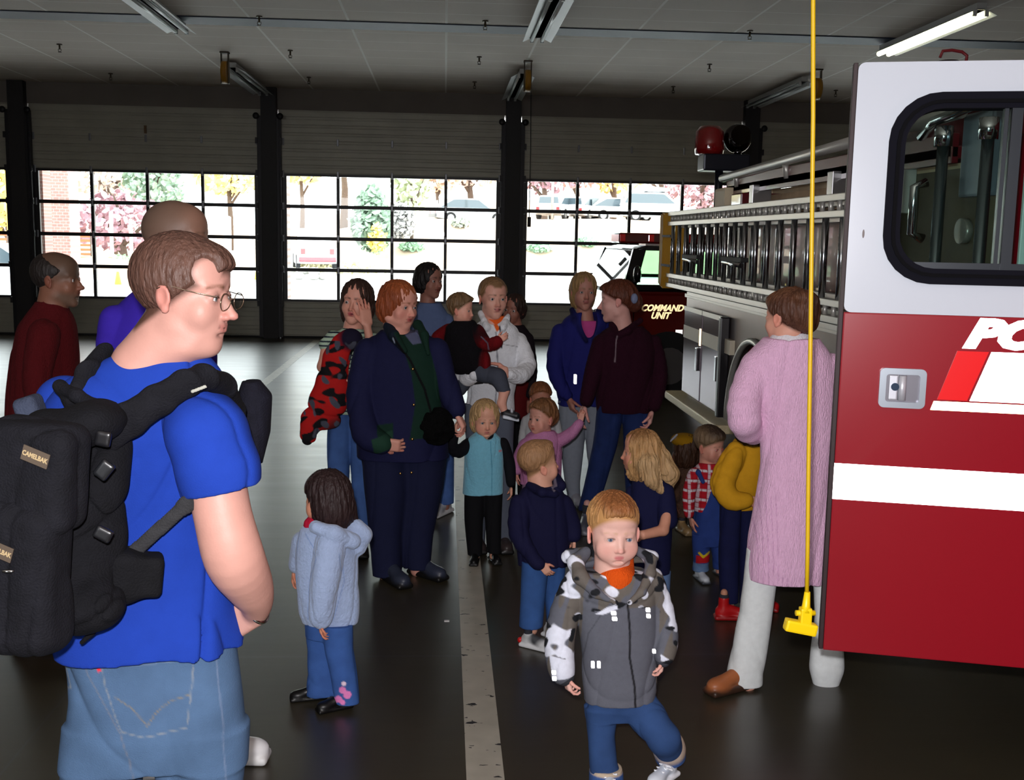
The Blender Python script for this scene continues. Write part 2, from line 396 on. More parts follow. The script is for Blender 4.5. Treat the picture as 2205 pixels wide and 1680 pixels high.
def blob_plant(name, x, y, z, r, h, rgb, label, cat, seed, n=260, leaf=.22, group=None, trunk=None):
    q = random.Random(seed); root = empty(name, (x, y, z), label=label, cat=cat, group=group)
    bm = bmesh.new()
    for i in range(n):
        while True:
            a = Vector((q.uniform(-1, 1), q.uniform(-1, 1), q.uniform(-1, 1)))
            if .2 < a.length < 1: break
        w = 1 - .35*max(0, a.z)
        c = Vector((a.x*r*w, a.y*r*w, h*.5 + a.z*h*.5 + (trunk or 0)))
        u = Vector((q.gauss(0, 1), q.gauss(0, 1), q.gauss(0, 1))).normalized(); v = u.orthogonal().normalized()
        s = leaf*q.uniform(.6, 1.4)
        vs = [bm.verts.new(c + u*s*.7*math.cos(t) + v*s*.45*math.sin(t) + u.cross(v)*s*.12*math.cos(2*t)) for t in (0, 1.05, 2.1, 3.14, 4.2, 5.25)]
        bm.faces.new(vs)
    me = bpy.data.meshes.new('foliage'); bm.to_mesh(me); bm.free()
    hazed_rgb = tuple(int(v + (255-v)*.32) for v in rgb); me.materials.append(M('leaves_%d_%d_%d' % rgb, hazed_rgb, .8, var=.35, vscale=3)); o = bpy.data.objects.new('foliage', me); COL.objects.link(o); o.parent = root  # leaf colours mixed towards white to carry the overexposed haze outside
    if trunk is not None:
        b = MB(); tr = max(.05, r*.07)
        b.tube([(0, 0, -.2), (.03*r, 0, trunk*.6), (-.04*r, .02, trunk + h*.5)], [tr*1.3, tr, tr*.5], 8)
        for k in range(5):
            a = q.uniform(0, 6.28); b.tube([(0, 0, trunk*.8 + k*.12*h), (math.cos(a)*r*.4, math.sin(a)*r*.4, trunk + h*(.25+.13*k)), (math.cos(a)*r*.7, math.sin(a)*r*.7, trunk + h*(.4+.13*k))], [tr*.6, tr*.4, tr*.2], 6)
        b.build('trunk', M('bark', (96, 80, 70), .9, var=.2), root)
    return root
def gz(px, py, Y): return at(px, py, Y)
# x from the photo direction at the plant's own distance
def plant(px, Y, z, *a, **k):
    p = at(px, 500, Y); return blob_plant(a[0], p[0], Y, z, *a[1:], **k)
plant(800, 57, .9, 'evergreen_shrub', 1.1, 3.4, (70, 104, 74), 'dark evergreen shrub beside a yellow shrub on the bank', 'shrub', 1, n=700, leaf=.3)
plant(812, 56.0, .8, 'yellow_shrub', .5, 1.6, (228, 196, 60), 'small yellow leaved shrub in front of the evergreen', 'shrub', 2, n=200, leaf=.2)
plant(862, 58, 1.6, 'grey_bush', .9, 2.0, (134, 130, 128), 'round grey twiggy bush in the middle bay window', 'bush', 3, n=600, leaf=.22)
plant(886, 59, 1.4, 'tall_tree', 1.2, 5, (150, 160, 110), 'tall thin leafy tree behind the grey bush', 'tree', 4, n=500, leaf=.3, trunk=1.5)
for i, (px, py) in enumerate(((886, 530), (1163, 535), (1262, 520), (992, 478))):
    Y = 56.5; zz = 1.79 + (511-py)/2330*57 + .05
    # distance on the slope where the bank surface is met along this direction
    for yy in np.linspace(55.5, 63, 60):
        q3 = at(px, py+8, yy)
        if q3[2] <= hill(q3[0], yy): break
    blob_plant('low_shrub', q3[0], yy, hill(q3[0], yy)-.1, .75 if i < 3 else .6, .5, (92, 140, 96) if i < 3 else (150, 160, 140), ['low green plant on the bank left of the grey bush', 'low green plant right of the middle column', 'low green plant on the bank above the red roof lights', 'pale round low shrub in front of the silver car'][i], 'shrub', 10+i, n=260, leaf=.18)
for i, (px, Y, r, h, rgb, tk, lb) in enumerate((
    (1170, 74, 3.0, 3.4, (120, 66, 78), 1.9, 'dark red leaved tree behind the parked white cars'), (1240, 78, 2.6, 3.6, (186, 130, 124), 2.2, 'pinkish brown tree behind the parked cars'),
    (1320, 80, 2.6, 4.0, (226, 178, 84), 1.8, 'golden autumn tree left of the silver car with a roof box'), (1510, 74, 3.0, 3.6, (126, 74, 82), .8, 'dark red tree right of the silver car with a roof box'),
    (1420, 84, 3.4, 4.6, (176, 150, 140), 2.0, 'pale brown tree above the silver car with a roof box'), (1010, 78, 3.2, 3.0, (190, 160, 150), 2.4, 'pale brown bare tree above the silver saloon'),
    (940, 76, 1.8, 3.2, (212, 178, 150), 2.0, 'pale orange tree by the white posts'), (650, 76, 2.2, 3.2, (238, 222, 130), 3.8, 'pale yellow tree above the red tailed pickup'),
    (740, 80, 3.4, 3.2, (190, 206, 160), 4.6, 'light green tree between the pickup and the evergreen'), (495, 70, 2.4, 3.0, (235, 216, 120), 3.6, 'yellow tree behind the shaved head'),
    (330, 66, 1.9, 4.4, (96, 128, 98), 2.4, 'green conifer seen in the left bay'), (262, 60, 3.0, 3.2, (128, 72, 84), .6, 'dark red shrubbery beyond the brick pillar'),
    (245, 72, 2.6, 4.0, (170, 150, 140), 3.6, 'bare brown tree above the red shrubbery'), (15, 60, 1.6, 4.6, (214, 182, 60), 1.4, 'yellow tree seen at the left edge'),
    (90, 64, 1.6, 3.4, (236, 200, 90), 3.2, 'yellow leaved tree left of the brick pillar'))):
    p = at(px, 500, Y); blob_plant('autumn_tree', p[0], Y, max(0, hill(p[0], Y)), r, h, rgb, lb, 'tree', 40+i, n=520, leaf=.34, trunk=tk)
# low ground cover
for i, (px, Y, rgb, lb) in enumerate(((300, 54, (110, 140, 96), 'strip of green ground cover below the red shrubbery'), (730, 52, (188, 176, 120), 'dry grassy mound left of the evergreen shrub'))):
    p = at(px, 500, Y); blob_plant('ground_cover', p[0], Y, -.05, 2.6, .7, rgb, lb, 'ground cover', 80+i, n=420, leaf=.22)
brick = bpy.data.materials.new('red_brick'); brick.use_nodes = True
_n = brick.node_tree; _b = _n.nodes.new('ShaderNodeTexBrick'); _t = _n.nodes.new('ShaderNodeTexCoord'); _mp = _n.nodes.new('ShaderNodeMapping')
_mp.inputs['Rotation'].default_value = (PI/2, 0, 0); _n.links.new(_t.outputs['Object'], _mp.inputs[0]); _n.links.new(_mp.outputs[0], _b.inputs[0])
_b.inputs['Color1'].default_value = lin((196, 142, 132)); _b.inputs['Color2'].default_value = lin((182, 128, 120)); _b.inputs['Mortar'].default_value = lin((214, 196, 186))
_b.inputs['Scale'].default_value = 4.2; _n.links.new(_b.outputs[0], _n.nodes['Principled BSDF'].inputs['Base Color']); _n.nodes['Principled BSDF'].inputs['Roughness'].default_value = .9
for i, (xa, xb, ya, yb) in enumerate(((-6.95, -6.88, 19.32, 19.7), (-7.32, -6.86, 22.6, 23.2), (-2.88, -2.74, 19.32, 19.7))):
    if i == 1: xa, xb = at(110, 480, 22.6)[0], at(150, 480, 22.6)[0]
    MB().box(xa, xb, ya, yb, 0, 5).build('trim_%d' % (20+i), brick, tag=(['narrow red brick jamb at the left of the second bay', 'free standing red brick pillar outside the left bay', 'narrow red brick jamb at the left of the third bay'][i], None, None, K))
# cars: side profile + glasshouse, wheels, lamps
def car(kind, px, Y, z, rz, body, label, cat='car', L_=4.6, H_=1.5, rack=False, red=False):
    p = at(px, 500, Y); r = empty(kind, (p[0], Y, z), rz, label=label, cat=cat)
    pm = M('car_paint_%d_%d_%d' % body, body, .25, .2, coat=.6); gm = M('car_glass', (66, 80, 88), .08, 0, spec=.8); bk = M('tyre_rubber', (24, 24, 26), .8)
    l = L_/2; hb = H_*.58
    suv = kind in ('estate_car', 'pickup_truck')
    low = [(-l, .35), (-l, hb-.12), (-l+.15, hb), (l*.45, hb), (l*.92, hb-.14), (l, hb-.32), (l-.02, .32), (l*.72, .25), (-l*.72, .25)]
    MBx = MB(); MBx.prism(low, -.86, .86, 'y'); bmesh.ops.bevel(MBx.bm, geom=[e for e in MBx.bm.edges if abs(e.verts[0].co.y-e.verts[1].co.y) < .01], offset=.07, segments=2, affect='EDGES')
    MBx.build('body_shell', pm, r)
    top = [(-l+.05, hb-.02), (-l+.35 if suv else -l+.95, H_-.03), (-l+.6 if suv else -l+1.3, H_), (l*.05, H_), (l*.18, H_-.03), (l*.5, hb-.02)]
    if kind == 'pickup_truck': top = [(-.35, hb-.02), (-.2, H_-.03), (0, H_), (l*.25, H_), (l*.32, H_-.04), (l*.55, hb-.02)]
    g = MB(); g.prism(top, -.76, .76, 'y'); g.build('roof', pm, r)
    cx = sum(q[0] for q in top)/len(top); cz = hb + (H_-hb)*.5
    w = MB()
    inn = [(cx + (a-cx)*.88, cz + (b_-cz)*.74 + .01) for a, b_ in top]
    for s in (-1, 1): w.prism(inn, s*.762, s*.772, 'y')
    w.prism([(-.62, cz-.2), (.62, cz-.2), (.56, cz+.17), (-.56, cz+.17)], 0, .02, 'x', o=(top[0][0]+.13-.02*0, 0, 0))
    w.build('car_window', gm, r)
    for sx_ in (-.62, .62):
        for s in (-1, 1):
            b = MB(); b.tube([(sx_*l, s*.70, .33), (sx_*l, s*.88, .33)], .33, 20); wh = b.build('wheel', bk, r)
            b = MB(); b.tube([(sx_*l, s*.88, .33), (sx_*l, s*.895, .33)], .2, 16); b.build('hub_cap', M('alloy', (170, 172, 176), .3, .8), wh)
    b = MB()
    for s in (-1, 1): b.box(-l-.015, -l+.02, s*.62-.1, s*.62+.1, hb-.36, hb-.12, .01)
    b.build('tail_lamp', M('tail_red', (190, 24, 30), .3), r)
    b = MB()
    for s in (-1, 1): b.box(l-.06, l+.012, s*.6-.13, s*.6+.13, hb-.42, hb-.28, .01)
    b.build('head_lamp', M('head_lamp', (220, 225, 230), .1), r)
    b = MB(); b.box(-l-.06, -l+.05, -.8, .8, .36, .56, .02); b.build('bumper', M('bumper_red', (190, 40, 52), .4) if red else M('bumper_grey', (90, 90, 92), .5), r)
    if rack:
        b = MB(); b.sph((-.25, 0, H_+.2), 1, (1.05, .42, .17)); b.build('roof_box', M('roof_box_white', (232, 232, 232), .3), r)
        b = MB(); b.box(-.8, -.75, -.7, .7, H_, H_+.06).box(.25, .3, -.7, .7, H_, H_+.06); b.build('roof_bar', bk, r)
    return r
zc_ = 2.93
car('estate_car', 1413, 66, zc_, 0, (196, 204, 210), 'silver estate car with a long white roof box parked on the bank', rack=True, L_=4.7, H_=1.72)
car('saloon_car', 1012, 64, 2.55, .25, (200, 208, 212), 'silver saloon car parked above the pale round shrub', L_=4.5, H_=1.45)
car('parked_car', 1200, 66.5, zc_, 1.2, (238, 238, 240), 'white car parked by the dark red tree trunk', L_=4.5, H_=1.45)
car('parked_car', 1262, 67.5, zc_, 1.0, (236, 236, 240), 'white car next to the thin black divider of the right bay', L_=4.4, H_=1.45)
car('parked_car', 1335, 67, zc_, .15, (240, 236, 226), 'cream car parked left of the silver estate car', L_=4.4, H_=1.4)
car('pickup_truck', 676, 50, 0.25, 1.75, (240, 240, 242), 'white vehicle with a red rear bumper seen through the middle bay', cat='truck', red=True, L_=4.8, H_=1.8)
car('parked_car', -8, 27, -.01, .1, (236, 240, 244), 'white car close outside the left edge bay', L_=4.4, H_=1.45)
# roadworks things on the left
wh = M('cone_white', (240, 240, 240), .6)
orange = M('safety_orange', (236, 96, 60), .7)
for px, Y, hh, rgb, lb in ((240, 50, 2.6, (190, 180, 176), 'grey post in front of the red shrubbery'), (282, 50, 2.3, (206, 182, 150), 'tan post in front of the red shrubbery'), (490, 52, 2.5, (242, 242, 244), 'broad white post right of the shaved head'), (540, 52, 2.4, (240, 240, 244), 'white post near the second column'),
                           (20, 46, 4.2, (222, 180, 70), 'yellow steel post at the left edge'), (1076, 60, 2.6, (236, 230, 220), 'thin white post left of the middle column'), (1188, 62, 3.2, (150, 140, 132), 'slim tree stake by the white car'), (1337, 60.5, 2.0, (236, 232, 224), 'white marker post under the golden tree')):
    p = at(px, 500, Y); z = max(0, hill(p[0], Y)) if Y > 55 else 0
    b = MB(); w = .16 if px not in (490,) else .34
    b.tube([(0, 0, 0), (0, 0, hh)], w*.5, 10).sph((0, 0, hh), w*.5, (1, 1, .4), seg=10)
    o = b.build('street_post', M('post_%d_%d_%d' % rgb, rgb, .6), tag=(lb, 'post', None)); o.location = (p[0], Y, z)
p = at(60, 520, 40); b = MB()
for k in range(9): b.box(-2.2, 2.2, -.01, .01, .25+k*.16, .25+k*.16+.09)
root = empty('safety_fence', (p[0], 40, 0), label='orange safety fence left of the brick pillar', cat='fence')
b.build('netting', orange, root)
b = MB(); 
for x in (-2.2, -.7, .8, 2.2): b.tube([(x, 0, 0), (x, 0, 1.75)], .03, 8)
b.build('fence_post', M('post_dark', (80, 70, 60), .7), root)
p = at(183, 540, 38); root = empty('road_barrier', (p[0], 38, 0), label='white and yellow road barrier just right of the brick pillar', cat='barrier')
MB().box(-.5, .9, -.1, .1, .0, .5, .02).build('barrier_base', M('barrier_blue', (60, 70, 110), .6), root)
MB().box(-.5, .9, -.08, .08, .5, .9, .02).build('barrier_top', M('barrier_yellow', (240, 210, 90), .6), root)
MB().box(-.45, -.25, -.08, .08, .9, 2.0, .02).build('barrier_mast', wh, root)
for px, Y, lb in ((252, 26, 'white cone with a yellow tip in front of the earth heap'), (553, 30, 'white cone by the second column')):
    p = at(px, 540, Y); r = empty('traffic_cone', (p[0], Y, -.01), label=lb, cat='traffic cone')
    b = MB(); b.tube([(0, 0, 0), (0, 0, .06)], .3, 16).tube([(0, 0, .06), (0, 0, .55)], [.22, .08], 16); b.build('cone_body', wh, r)
    MB().tube([(0, 0, .55), (0, 0, .85)], [.08, .03], 12).build('cone_tip', M('cone_yellow', (240, 210, 60), .6), r)
# earth heap in the left bay
def heap(x, y): return 1.05*math.exp(-((x+13.5)/4.2)**2 - ((y-38)/3.2)**2) + .15*math.sin(x*2.1)*math.sin(y*1.7)*math.exp(-((x+13.5)/4)**2 - ((y-38)/3)**2) - .03
grid_mesh('earth_heap', np.linspace(-24, -3, 50), np.linspace(31, 46, 36), heap, M('dug_earth', (186, 156, 130), .95, var=.2, vscale=1.5, bump=.5, bscale=3), ('low heap of dug earth seen through the left bay', 'earth heap', None, None))
p = at(665, 565, 44); root = empty('stone_pile', (p[0], 44, 0), label='small pile of grey stones at the street edge', cat='stones')
q = random.Random(3)
for k in range(9): MB().sph((q.uniform(-.8, .8), q.uniform(-.3, .3), .14 + .2*(k % 2)), .25, (1, .8, .62), seg=8).build('stone', M('stone_grey', (170, 168, 162), .9), root)
# ================================================================ fire engine (its left side runs away from the camera at x = 2)
chrome = M('chrome', (215, 218, 222), .12, 1.0); steel = M('brushed_steel', (150, 150, 152), .3, .9, var=.1, vscale=4)
alum = M('satin_aluminium', (196, 194, 188), .38, .55); red = M('fire_red', (140, 6, 26), .28, 0, coat=.5); dkred = M('dark_maroon_paint', (92, 16, 24), .3, coat=.5)  # dkred is a maroon paint, darker than the fire red
blackr = M('black_rubber'); dgrey = M('dark_grey_plastic', (40, 40, 44), .5); cream = M('cream_panel', (206, 190, 160), .6, var=.08)
white_p = M('white_truck_paint', (196, 202, 212), .22, coat=.6)
rtape = retro('reflective_white_tape', (255, 252, 248)); rgold = retro('reflective_gold_letters', (255, 226, 170), mixf=.75)
eng = empty('fire_engine', (3.2, 6.3, 0), label='red fire engine with a ladder along its side and steel lockers', cat='fire engine')
def E(mb, name, mat, parent=None, loc=(3.2, 6.3, 0)):
    for v in mb.bm.verts: v.co -= Vector(loc)
    return mb.build(name, mat, parent or eng)
# rear body, three blocks along the truck; wheel arch cut as an outline seen from the side
arch = [(4.9, .5), (4.9, 1.33), (8.83, 1.36), (8.83, .56), (7.42, .56)]
for k in range(13):
    a = PI*k/12; arch.append((6.82 + .56*math.cos(a), .56 + .60*math.sin(a)))
arch += [(5.6, .5)]
E(MB().prism(arch, 2.0, 2.04, 'x'), 'body_side', M('body_side_metal', (104, 92, 88), .32, .75, var=.12, vscale=3))
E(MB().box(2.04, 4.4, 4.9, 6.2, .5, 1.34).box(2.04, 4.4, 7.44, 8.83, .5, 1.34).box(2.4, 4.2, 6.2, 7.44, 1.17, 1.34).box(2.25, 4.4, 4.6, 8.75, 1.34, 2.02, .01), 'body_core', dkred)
E(MB().box(1.985, 2.25, 4.9, 8.85, 1.335, 1.365, .003), 'body_ledge', alum)
rim = [(6.82 + .56*math.cos(PI*k/24), .56 + .60*math.sin(PI*k/24)) for k in range(25)]
b = MB(); b.tube([(1.985, y, z) for y, z in rim], .022, 8); E(b, 'wheel_arch_trim', alum)
b = MB(); b.tube([(2.10, 6.82, .50), (2.42, 6.82, .50)], .50, 32); tyre = E(b, 'wheel', M('tyre_rubber', (24, 24, 26), .8))
b = MB(); b.tube([(2.08, 6.82, .50), (2.12, 6.82, .50)], .28, 24).tube([(2.03, 6.82, .50), (2.09, 6.82, .50)], .12, 16); E(b, 'wheel_hub', chrome, tyre, (0, 0, 0)); 
# locker doors
lock_p = M('locker_paint', (92, 54, 66), .16, .35, coat=.8)
for i, (ya, yb) in enumerate(((7.52, 8.10), (8.13, 8.74))):
    d = E(MB().box(1.965, 1.998, ya, yb, .57, 1.25, .006), 'locker_door', M('polished_locker', (138, 124, 134), .14, .75))
    E(MB().box(1.960, 1.966, ya, yb, 1.235, 1.27), 'door_rail', alum, d, (0, 0, 0))
    E(MB().box(1.961, 1.966, ya+.005, yb-.005, 1.015, 1.115), 'reflective_stripe', M('stripe_off_white', (212, 202, 180), .4), d, (0, 0, 0))
    E(MB().box(1.955, 1.963, ya, ya+.03, 1.0, 1.13), 'reflective_tab', rgold, d, (0, 0, 0))
    hb = MB(); hb.box(1.94, 1.965, ya+.05, ya+.09, .80, .98, .006); E(hb, 'door_latch', chrome, d, (0, 0, 0))
for ch in eng.children_recursive:
    if ch.parent and ch.parent.name.startswith(('locker_door', 'wheel')) and ch.parent.type == 'MESH' and ch.data: 
        for v in ch.data.vertices: v.co -= Vector((3.2, 6.3, 0))
E(MB().box(1.965, 2.0, 7.30, 7.48, 1.02, 1.12), 'stripe_end', M('stripe_off_white'))
E(MB().box(1.93, 2.0, 7.44, 7.50, .56, 1.27, .01), 'locker_post', M('black_trim', (26, 24, 28), .3))
# slanted rear step board
b = MB(); b.box(1.90, 2.25, 7.35, 9.1, .455, .52, .012).box(1.97, 4.4, 8.83, 9.25, .42, .50, .01); E(b, 'step_board', M('tread_plate', (214, 198, 160), .45, .2, bump=.5, bscale=60))
# hose bed: cream wall, top rail, maroon edge
E(MB().box(2.3, 2.36, 4.6, 8.7, 2.02, 2.16).box(2.25, 4.4, 8.62, 8.70, 2.02, 2.16), 'hose_bed_wall', cream)
E(MB().box(2.12, 2.30, 4.9, 7.9, 1.98, 2.10), 'hose_roll', M('folded_hose', (188, 160, 128), .9, var=.3, vscale=5, bump=.6, bscale=14))
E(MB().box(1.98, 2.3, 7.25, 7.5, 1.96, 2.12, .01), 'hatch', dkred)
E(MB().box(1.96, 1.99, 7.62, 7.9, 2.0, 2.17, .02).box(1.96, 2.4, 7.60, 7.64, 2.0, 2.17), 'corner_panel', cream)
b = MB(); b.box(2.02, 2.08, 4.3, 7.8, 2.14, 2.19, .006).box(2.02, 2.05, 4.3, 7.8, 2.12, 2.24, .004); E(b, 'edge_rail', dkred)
b = MB(); b.tube([(2.0, 7.85, 2.245), (2.0, 4.2, 2.31)], .028, 12)
for y in (7.5, 6.4, 5.3): b.tube([(2.0, y, 2.27), (2.02, y, 2.17)], .02, 8)
E(b, 'hand_rail', alum)
b = MB()
for y in (7.0, 5.55): b.box(1.975, 2.1, y-.04, y+.04, 1.98, 2.16, .004)
E(b, 'rail_post', steel)
# warning light on a stand at the rear corner
b = MB(); b.tube([(2.0, 7.95, 2.0), (2.0, 7.95, 2.33)], .03, 10).box(1.86, 2.2, 7.85, 8.05, 2.30, 2.42, .012); lb = E(b, 'light_stand', M('light_base', (30, 32, 42), .3, .5))
b = MB(); b.tube([(1.92, 7.95, 2.42), (1.92, 7.95, 2.46), (1.92, 7.95, 2.58), (1.92, 7.95, 2.62)], [.10, .108, .102, .07], 20); E(b, 'beacon_dome', M('beacon_red', (112, 6, 9), .1, coat=1.))
b = MB(); b.sph((2.13, 7.97, 2.54), .105, (1, .7, 1)); b.tube([(2.13, 7.95, 2.42), (2.13, 7.95, 2.46)], .03, 8); E(b, 'spot_lamp', M('chrome_dark', (90, 90, 92), .12, 1.0))
E(MB().tube([(2.13, 7.89, 2.56), (2.13, 7.87, 2.56)], .07, 20), 'lamp_glass', M('lamp_glass_dark', (60, 55, 50), .08, 1.))
# ladder brackets holding the ladder off the body
b = MB()
for y in (5.1, 6.6, 8.2): b.box(1.90, 2.26, y-.02, y+.02, 1.46, 1.50).box(1.90, 2.26, y-.02, y+.02, 1.90, 1.94)
b.box(1.93, 2.0, 4.9, 8.5, 1.385, 1.43, .004)
E(b, 'ladder_bracket', alum)
# pump panel at the front of the body
pk = M('pump_panel', (78, 70, 52), .65, 0, var=.25, vscale=6)
E(MB().box(2.06, 4.3, 4.05, 4.9, .5, 2.10), 'pump_panel', pk)
E(MB().box(1.97, 2.06, 4.86, 4.94, .5, 2.05), 'panel_edge', steel)
for y, z, r in ((4.62, 1.66, .035), (4.35, 1.66, .035), (4.2, 1.85, .05), (4.7, 1.45, .06), (4.45, 1.42, .05), (4.2, 1.30, .07), (4.6, 1.15, .09), (4.25, .95, .09)):
    g_ = E(MB().tube([(2.062, y, z), (2.03, y, z)], r, 20), 'gauge', M('gauge_face', (190, 60, 40), .4) if r < .04 else M('gauge_grey', (120, 118, 110), .3, .3))
b = MB(); b.tube([(1.99, 4.44, 2.05), (1.94, 4.44, 2.03), (1.94, 4.44, 1.84), (1.99, 4.44, 1.82)], .02, 10); E(b, 'grab_handle', chrome)
b = MB(); b.box(2.0, 2.06, 4.70, 4.78, 1.93, 2.12, .004).tube([(1.97, 4.74, 2.04), (2.02, 4.74, 2.04)], .025, 12); E(b, 'light_bracket', alum)
for y, x in ((4.27, 1.97), (3.95, 1.99)):
    b = MB(); b.tube([(x, y, .6), (x, y, 2.22)], .023, 12); po = E(b, 'grab_pole', M('grab_pole_steel', (110, 120, 124), .25, .9))
    E(MB().tube([(x, y, 2.18), (x, y, 2.26)], .036, 12), 'pole_cap', chrome)
E(MB().box(2.02, 2.06, 3.98, 4.22, 1.98, 2.30, .01), 'air_bottle_panel', M('grey_plate', (112, 122, 132), .4, .5, var=.12, vscale=8))
b = MB(); b.tube([(1.98, 4.5, 2.24), (1.94, 4.3, 2.28), (2.0, 4.0, 2.33), (2.3, 3.8, 2.36)], .02, 10); E(b, 'arm_rail', chrome)
# cab shell: behind the open door, with the roof drum
cabm = M('cab_interior_grey', (96, 112, 112), .6, var=.1)
E(MB().box(2.1, 4.3, 1.2, 2.72, .55, 2.29, .03).box(2.1, 4.3, 2.72, 4.04, 2.20, 2.29, .01).box(2.14, 4.3, 3.98, 4.04, .55, 2.22), 'cab_shell', red)
E(MB().box(2.3, 4.3, 2.74, 3.96, .5, .62).box(3.2, 4.2, 2.9, 3.9, .62, 1.15, .04), 'cab_floor_and_bench', cabm)
b = MB(); b.tube([(2.12, 3.74, .7), (2.12, 3.74, 2.3)], .05, 12); E(b, 'door_pillar', M('pale_green_pillar', (150, 170, 166), .5))
E(MB().box(2.05, 2.5, 2.74, 4.0, .42, .50, .01), 'cab_step', M('tread_plate'))
b = MB(); b.tube([(2.3, 5.4, 2.36), (2.62, 5.4, 2.36)], .20, 24); E(b, 'roof_drum', M('drum_maroon', (80, 22, 26), .5))
# tyre-like items: front wheel
b = MB(); b.tube([(2.14, 1.75, .50), (2.46, 1.75, .50)], .50, 32); E(b, 'front_wheel', M('tyre_rubber'))
# roof vent with a red tube handle above the open door
p1 = at(2050, 128, 3.6)
vt = empty('roof_fan', (3.3, 5.6, 0), label='dark red roof unit with a bent red carrying handle above the door', cat='roof unit')
c_ = at(2042, 140, 5.6)
b = MB(); b.tube([(c_[0], 5.6, c_[2]-.28), (c_[0], 5.6, c_[2]-.03), (c_[0], 5.6, c_[2]+.02)], [.16, .13, .05], 20)
for v in b.bm.verts: v.co -= Vector(vt.location)
b.build('fan_body', M('fan_dark', (34, 18, 18), .6), vt)
hp = [at(2042+dx, y_, 5.6) for dx, y_ in ((-18, 124), (-12, 110), (8, 108), (30, 112), (40, 120), (38, 134))]
b = MB(); b.tube([tuple(q_) for q_ in hp], .008, 8)
for v in b.bm.verts: v.co -= Vector(vt.location)
b.build('handle', M('handle_red', (120, 24, 32), .5), vt)
b = MB(); b.box(2.6, 4.3, 4.9, 6.4, 2.0, c_[2]-.24, .01)
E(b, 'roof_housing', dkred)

# ---------------------------------------------------------------- the two ladders in their bracket, hung on the engine's side
def ladder(x, y0, y1, z0, z1, label, nr, thick, seed):
    r = empty('ladder', (x, (y0+y1)/2, z0), label=label, cat='ladder', group='ladders strapped along the side of the fire engine')
    ym = (y0+y1)/2
    for zz in (z0+.03, z1-.03):
        b = MB()
        for s in (-1, 1): b.box(-.025, .025, y0-ym, y1-ym, zz-z0+s*.04-.017, zz-z0+s*.04+.017, .004)
        for k in range(nr*2): yy = y0 + (y1-y0)*(k+.5)/(nr*2); b.tube([(0, yy-ym, zz-z0-.03), (0, yy-ym, zz-z0+.03)], .013, 8)
        b.build('truss_rail', alum, r)
    for k in range(nr):
        yy = y0 + (y1-y0)*(k+.5)/nr
        b = MB(); b.tube([(0, yy-ym, .07), (0, yy-ym, z1-z0-.07)], thick, 10); b.build('rung', M('rung_steel', (200, 206, 212), .16, 1.), r)
    return r
ladder(1.90, 5.0, 9.12, 1.435, 2.005, 'outer aluminium ladder on the fire engine, front one of the pair', 17, .017, 1)
ladder(1.98, 4.9, 8.95, 1.455, 1.985, 'inner aluminium ladder behind the front ladder', 15, .014, 2)
b = MB(); b.box(1.93, 2.24, 4.95, 8.9, 1.30+.16, 1.475); 
# attic ladder rungs, straps and hooks
r = empty('ladder_end_cap', (1.93, 9.2, 1.72), label='yellow padded cover on the rear ends of the ladders', cat='ladder cover')
b = MB(); b.prism([(-.33, -.22), (-.33, .20), (-.24, .30), (.26, .31), (.30, .26), (.30, -.30), (-.20, -.33)], -.09, .10, 'x'); bmesh.ops.bevel(b.bm, geom=b.bm.edges[:], offset=.015, segments=2, affect='EDGES')
for v in b.bm.verts: v.co = Vector((v.co.x, v.co.y*.22+.0, v.co.z))
b.build('cover', M('cover_yellow', (186, 136, 22), .7, bump=.3, bscale=30), r)
b = MB(); b.box(-.1, -.095, -.42, -.08, .1, .12).box(-.1, -.095, -.42, -.08, -.14, -.12); b.build('strap', M('strap_black', (16, 16, 18), .7), r)
for y, z, lb in ((8.15, 1.64, 'chrome ladder clamp nearer the yellow cover'), (6.95, 1.645, 'chrome ladder clamp nearer the pink coat')):
    r = empty('ladder_clamp', (1.86, y, z), label=lb, cat='clamp', group='clamps on the ladders')
    MB().tube([(0, -.22, 0), (0, .22, .012)], .016, 10).build('clamp_bar', chrome, r)
    MB().box(-.01, .04, -.24, .26, .02, .05, .005).build('clamp_strap', M('strap_black'), r)
# lower rail shelf under the ladder
E(MB().box(1.90, 2.05, 4.9, 8.4, 1.37, 1.40, .003), 'lower_rail', alum)

# ---------------------------------------------------------------- the open crew door
dx = Vector((.5, -.14, 0)).normalized()          # along the door towards its hinge
A0 = Vector((1.13, 3.0, 0)); W_ = .98; Z0, Z1 = .60, 2.285
Rm = Matrix(((dx.x, -dx.y, 0), (dx.y, dx.x, 0), (0, 0, 1))).to_4x4()    # local x along door, y into the scene
door = empty('crew_door', (A0.x, A0.y, Z0), math.atan2(dx.y, dx.x), label='open crew door of the fire engine, white above and red below', cat='truck door')
H_ = Z1-Z0
outer = rrect(0, W_, 1.0, H_, .02); win_o = rrect(.085, W_+.06-.1, 1.055+.0, H_-.085, .13)
win_o = rrect(.092, .90, 1.085, H_-.082, .13)
b = MB(); b.frame(outer, win_o, 0, .05); b.build('upper_panel', white_p, door)
b = MB(); b.box(0, W_, 0, .05, 0, 1.0, .004); b.build('lower_panel', red, door)
wi = rrect(.135, .857, 1.128, H_-.125, .095)
b = MB(); b.frame(win_o, wi, -.012, .06); wf = b.build('window_frame', M('window_rubber', (16, 16, 24), .85, spec=.1), door)
b = MB(); b.frame(rrect(.112, .88, 1.105, H_-.102, .115), rrect(.122, .87, 1.115, H_-.112, .105), -.02, -.008); b.build('frame_bead', M('frame_bead', (9, 9, 12), .85, spec=.1), wf)
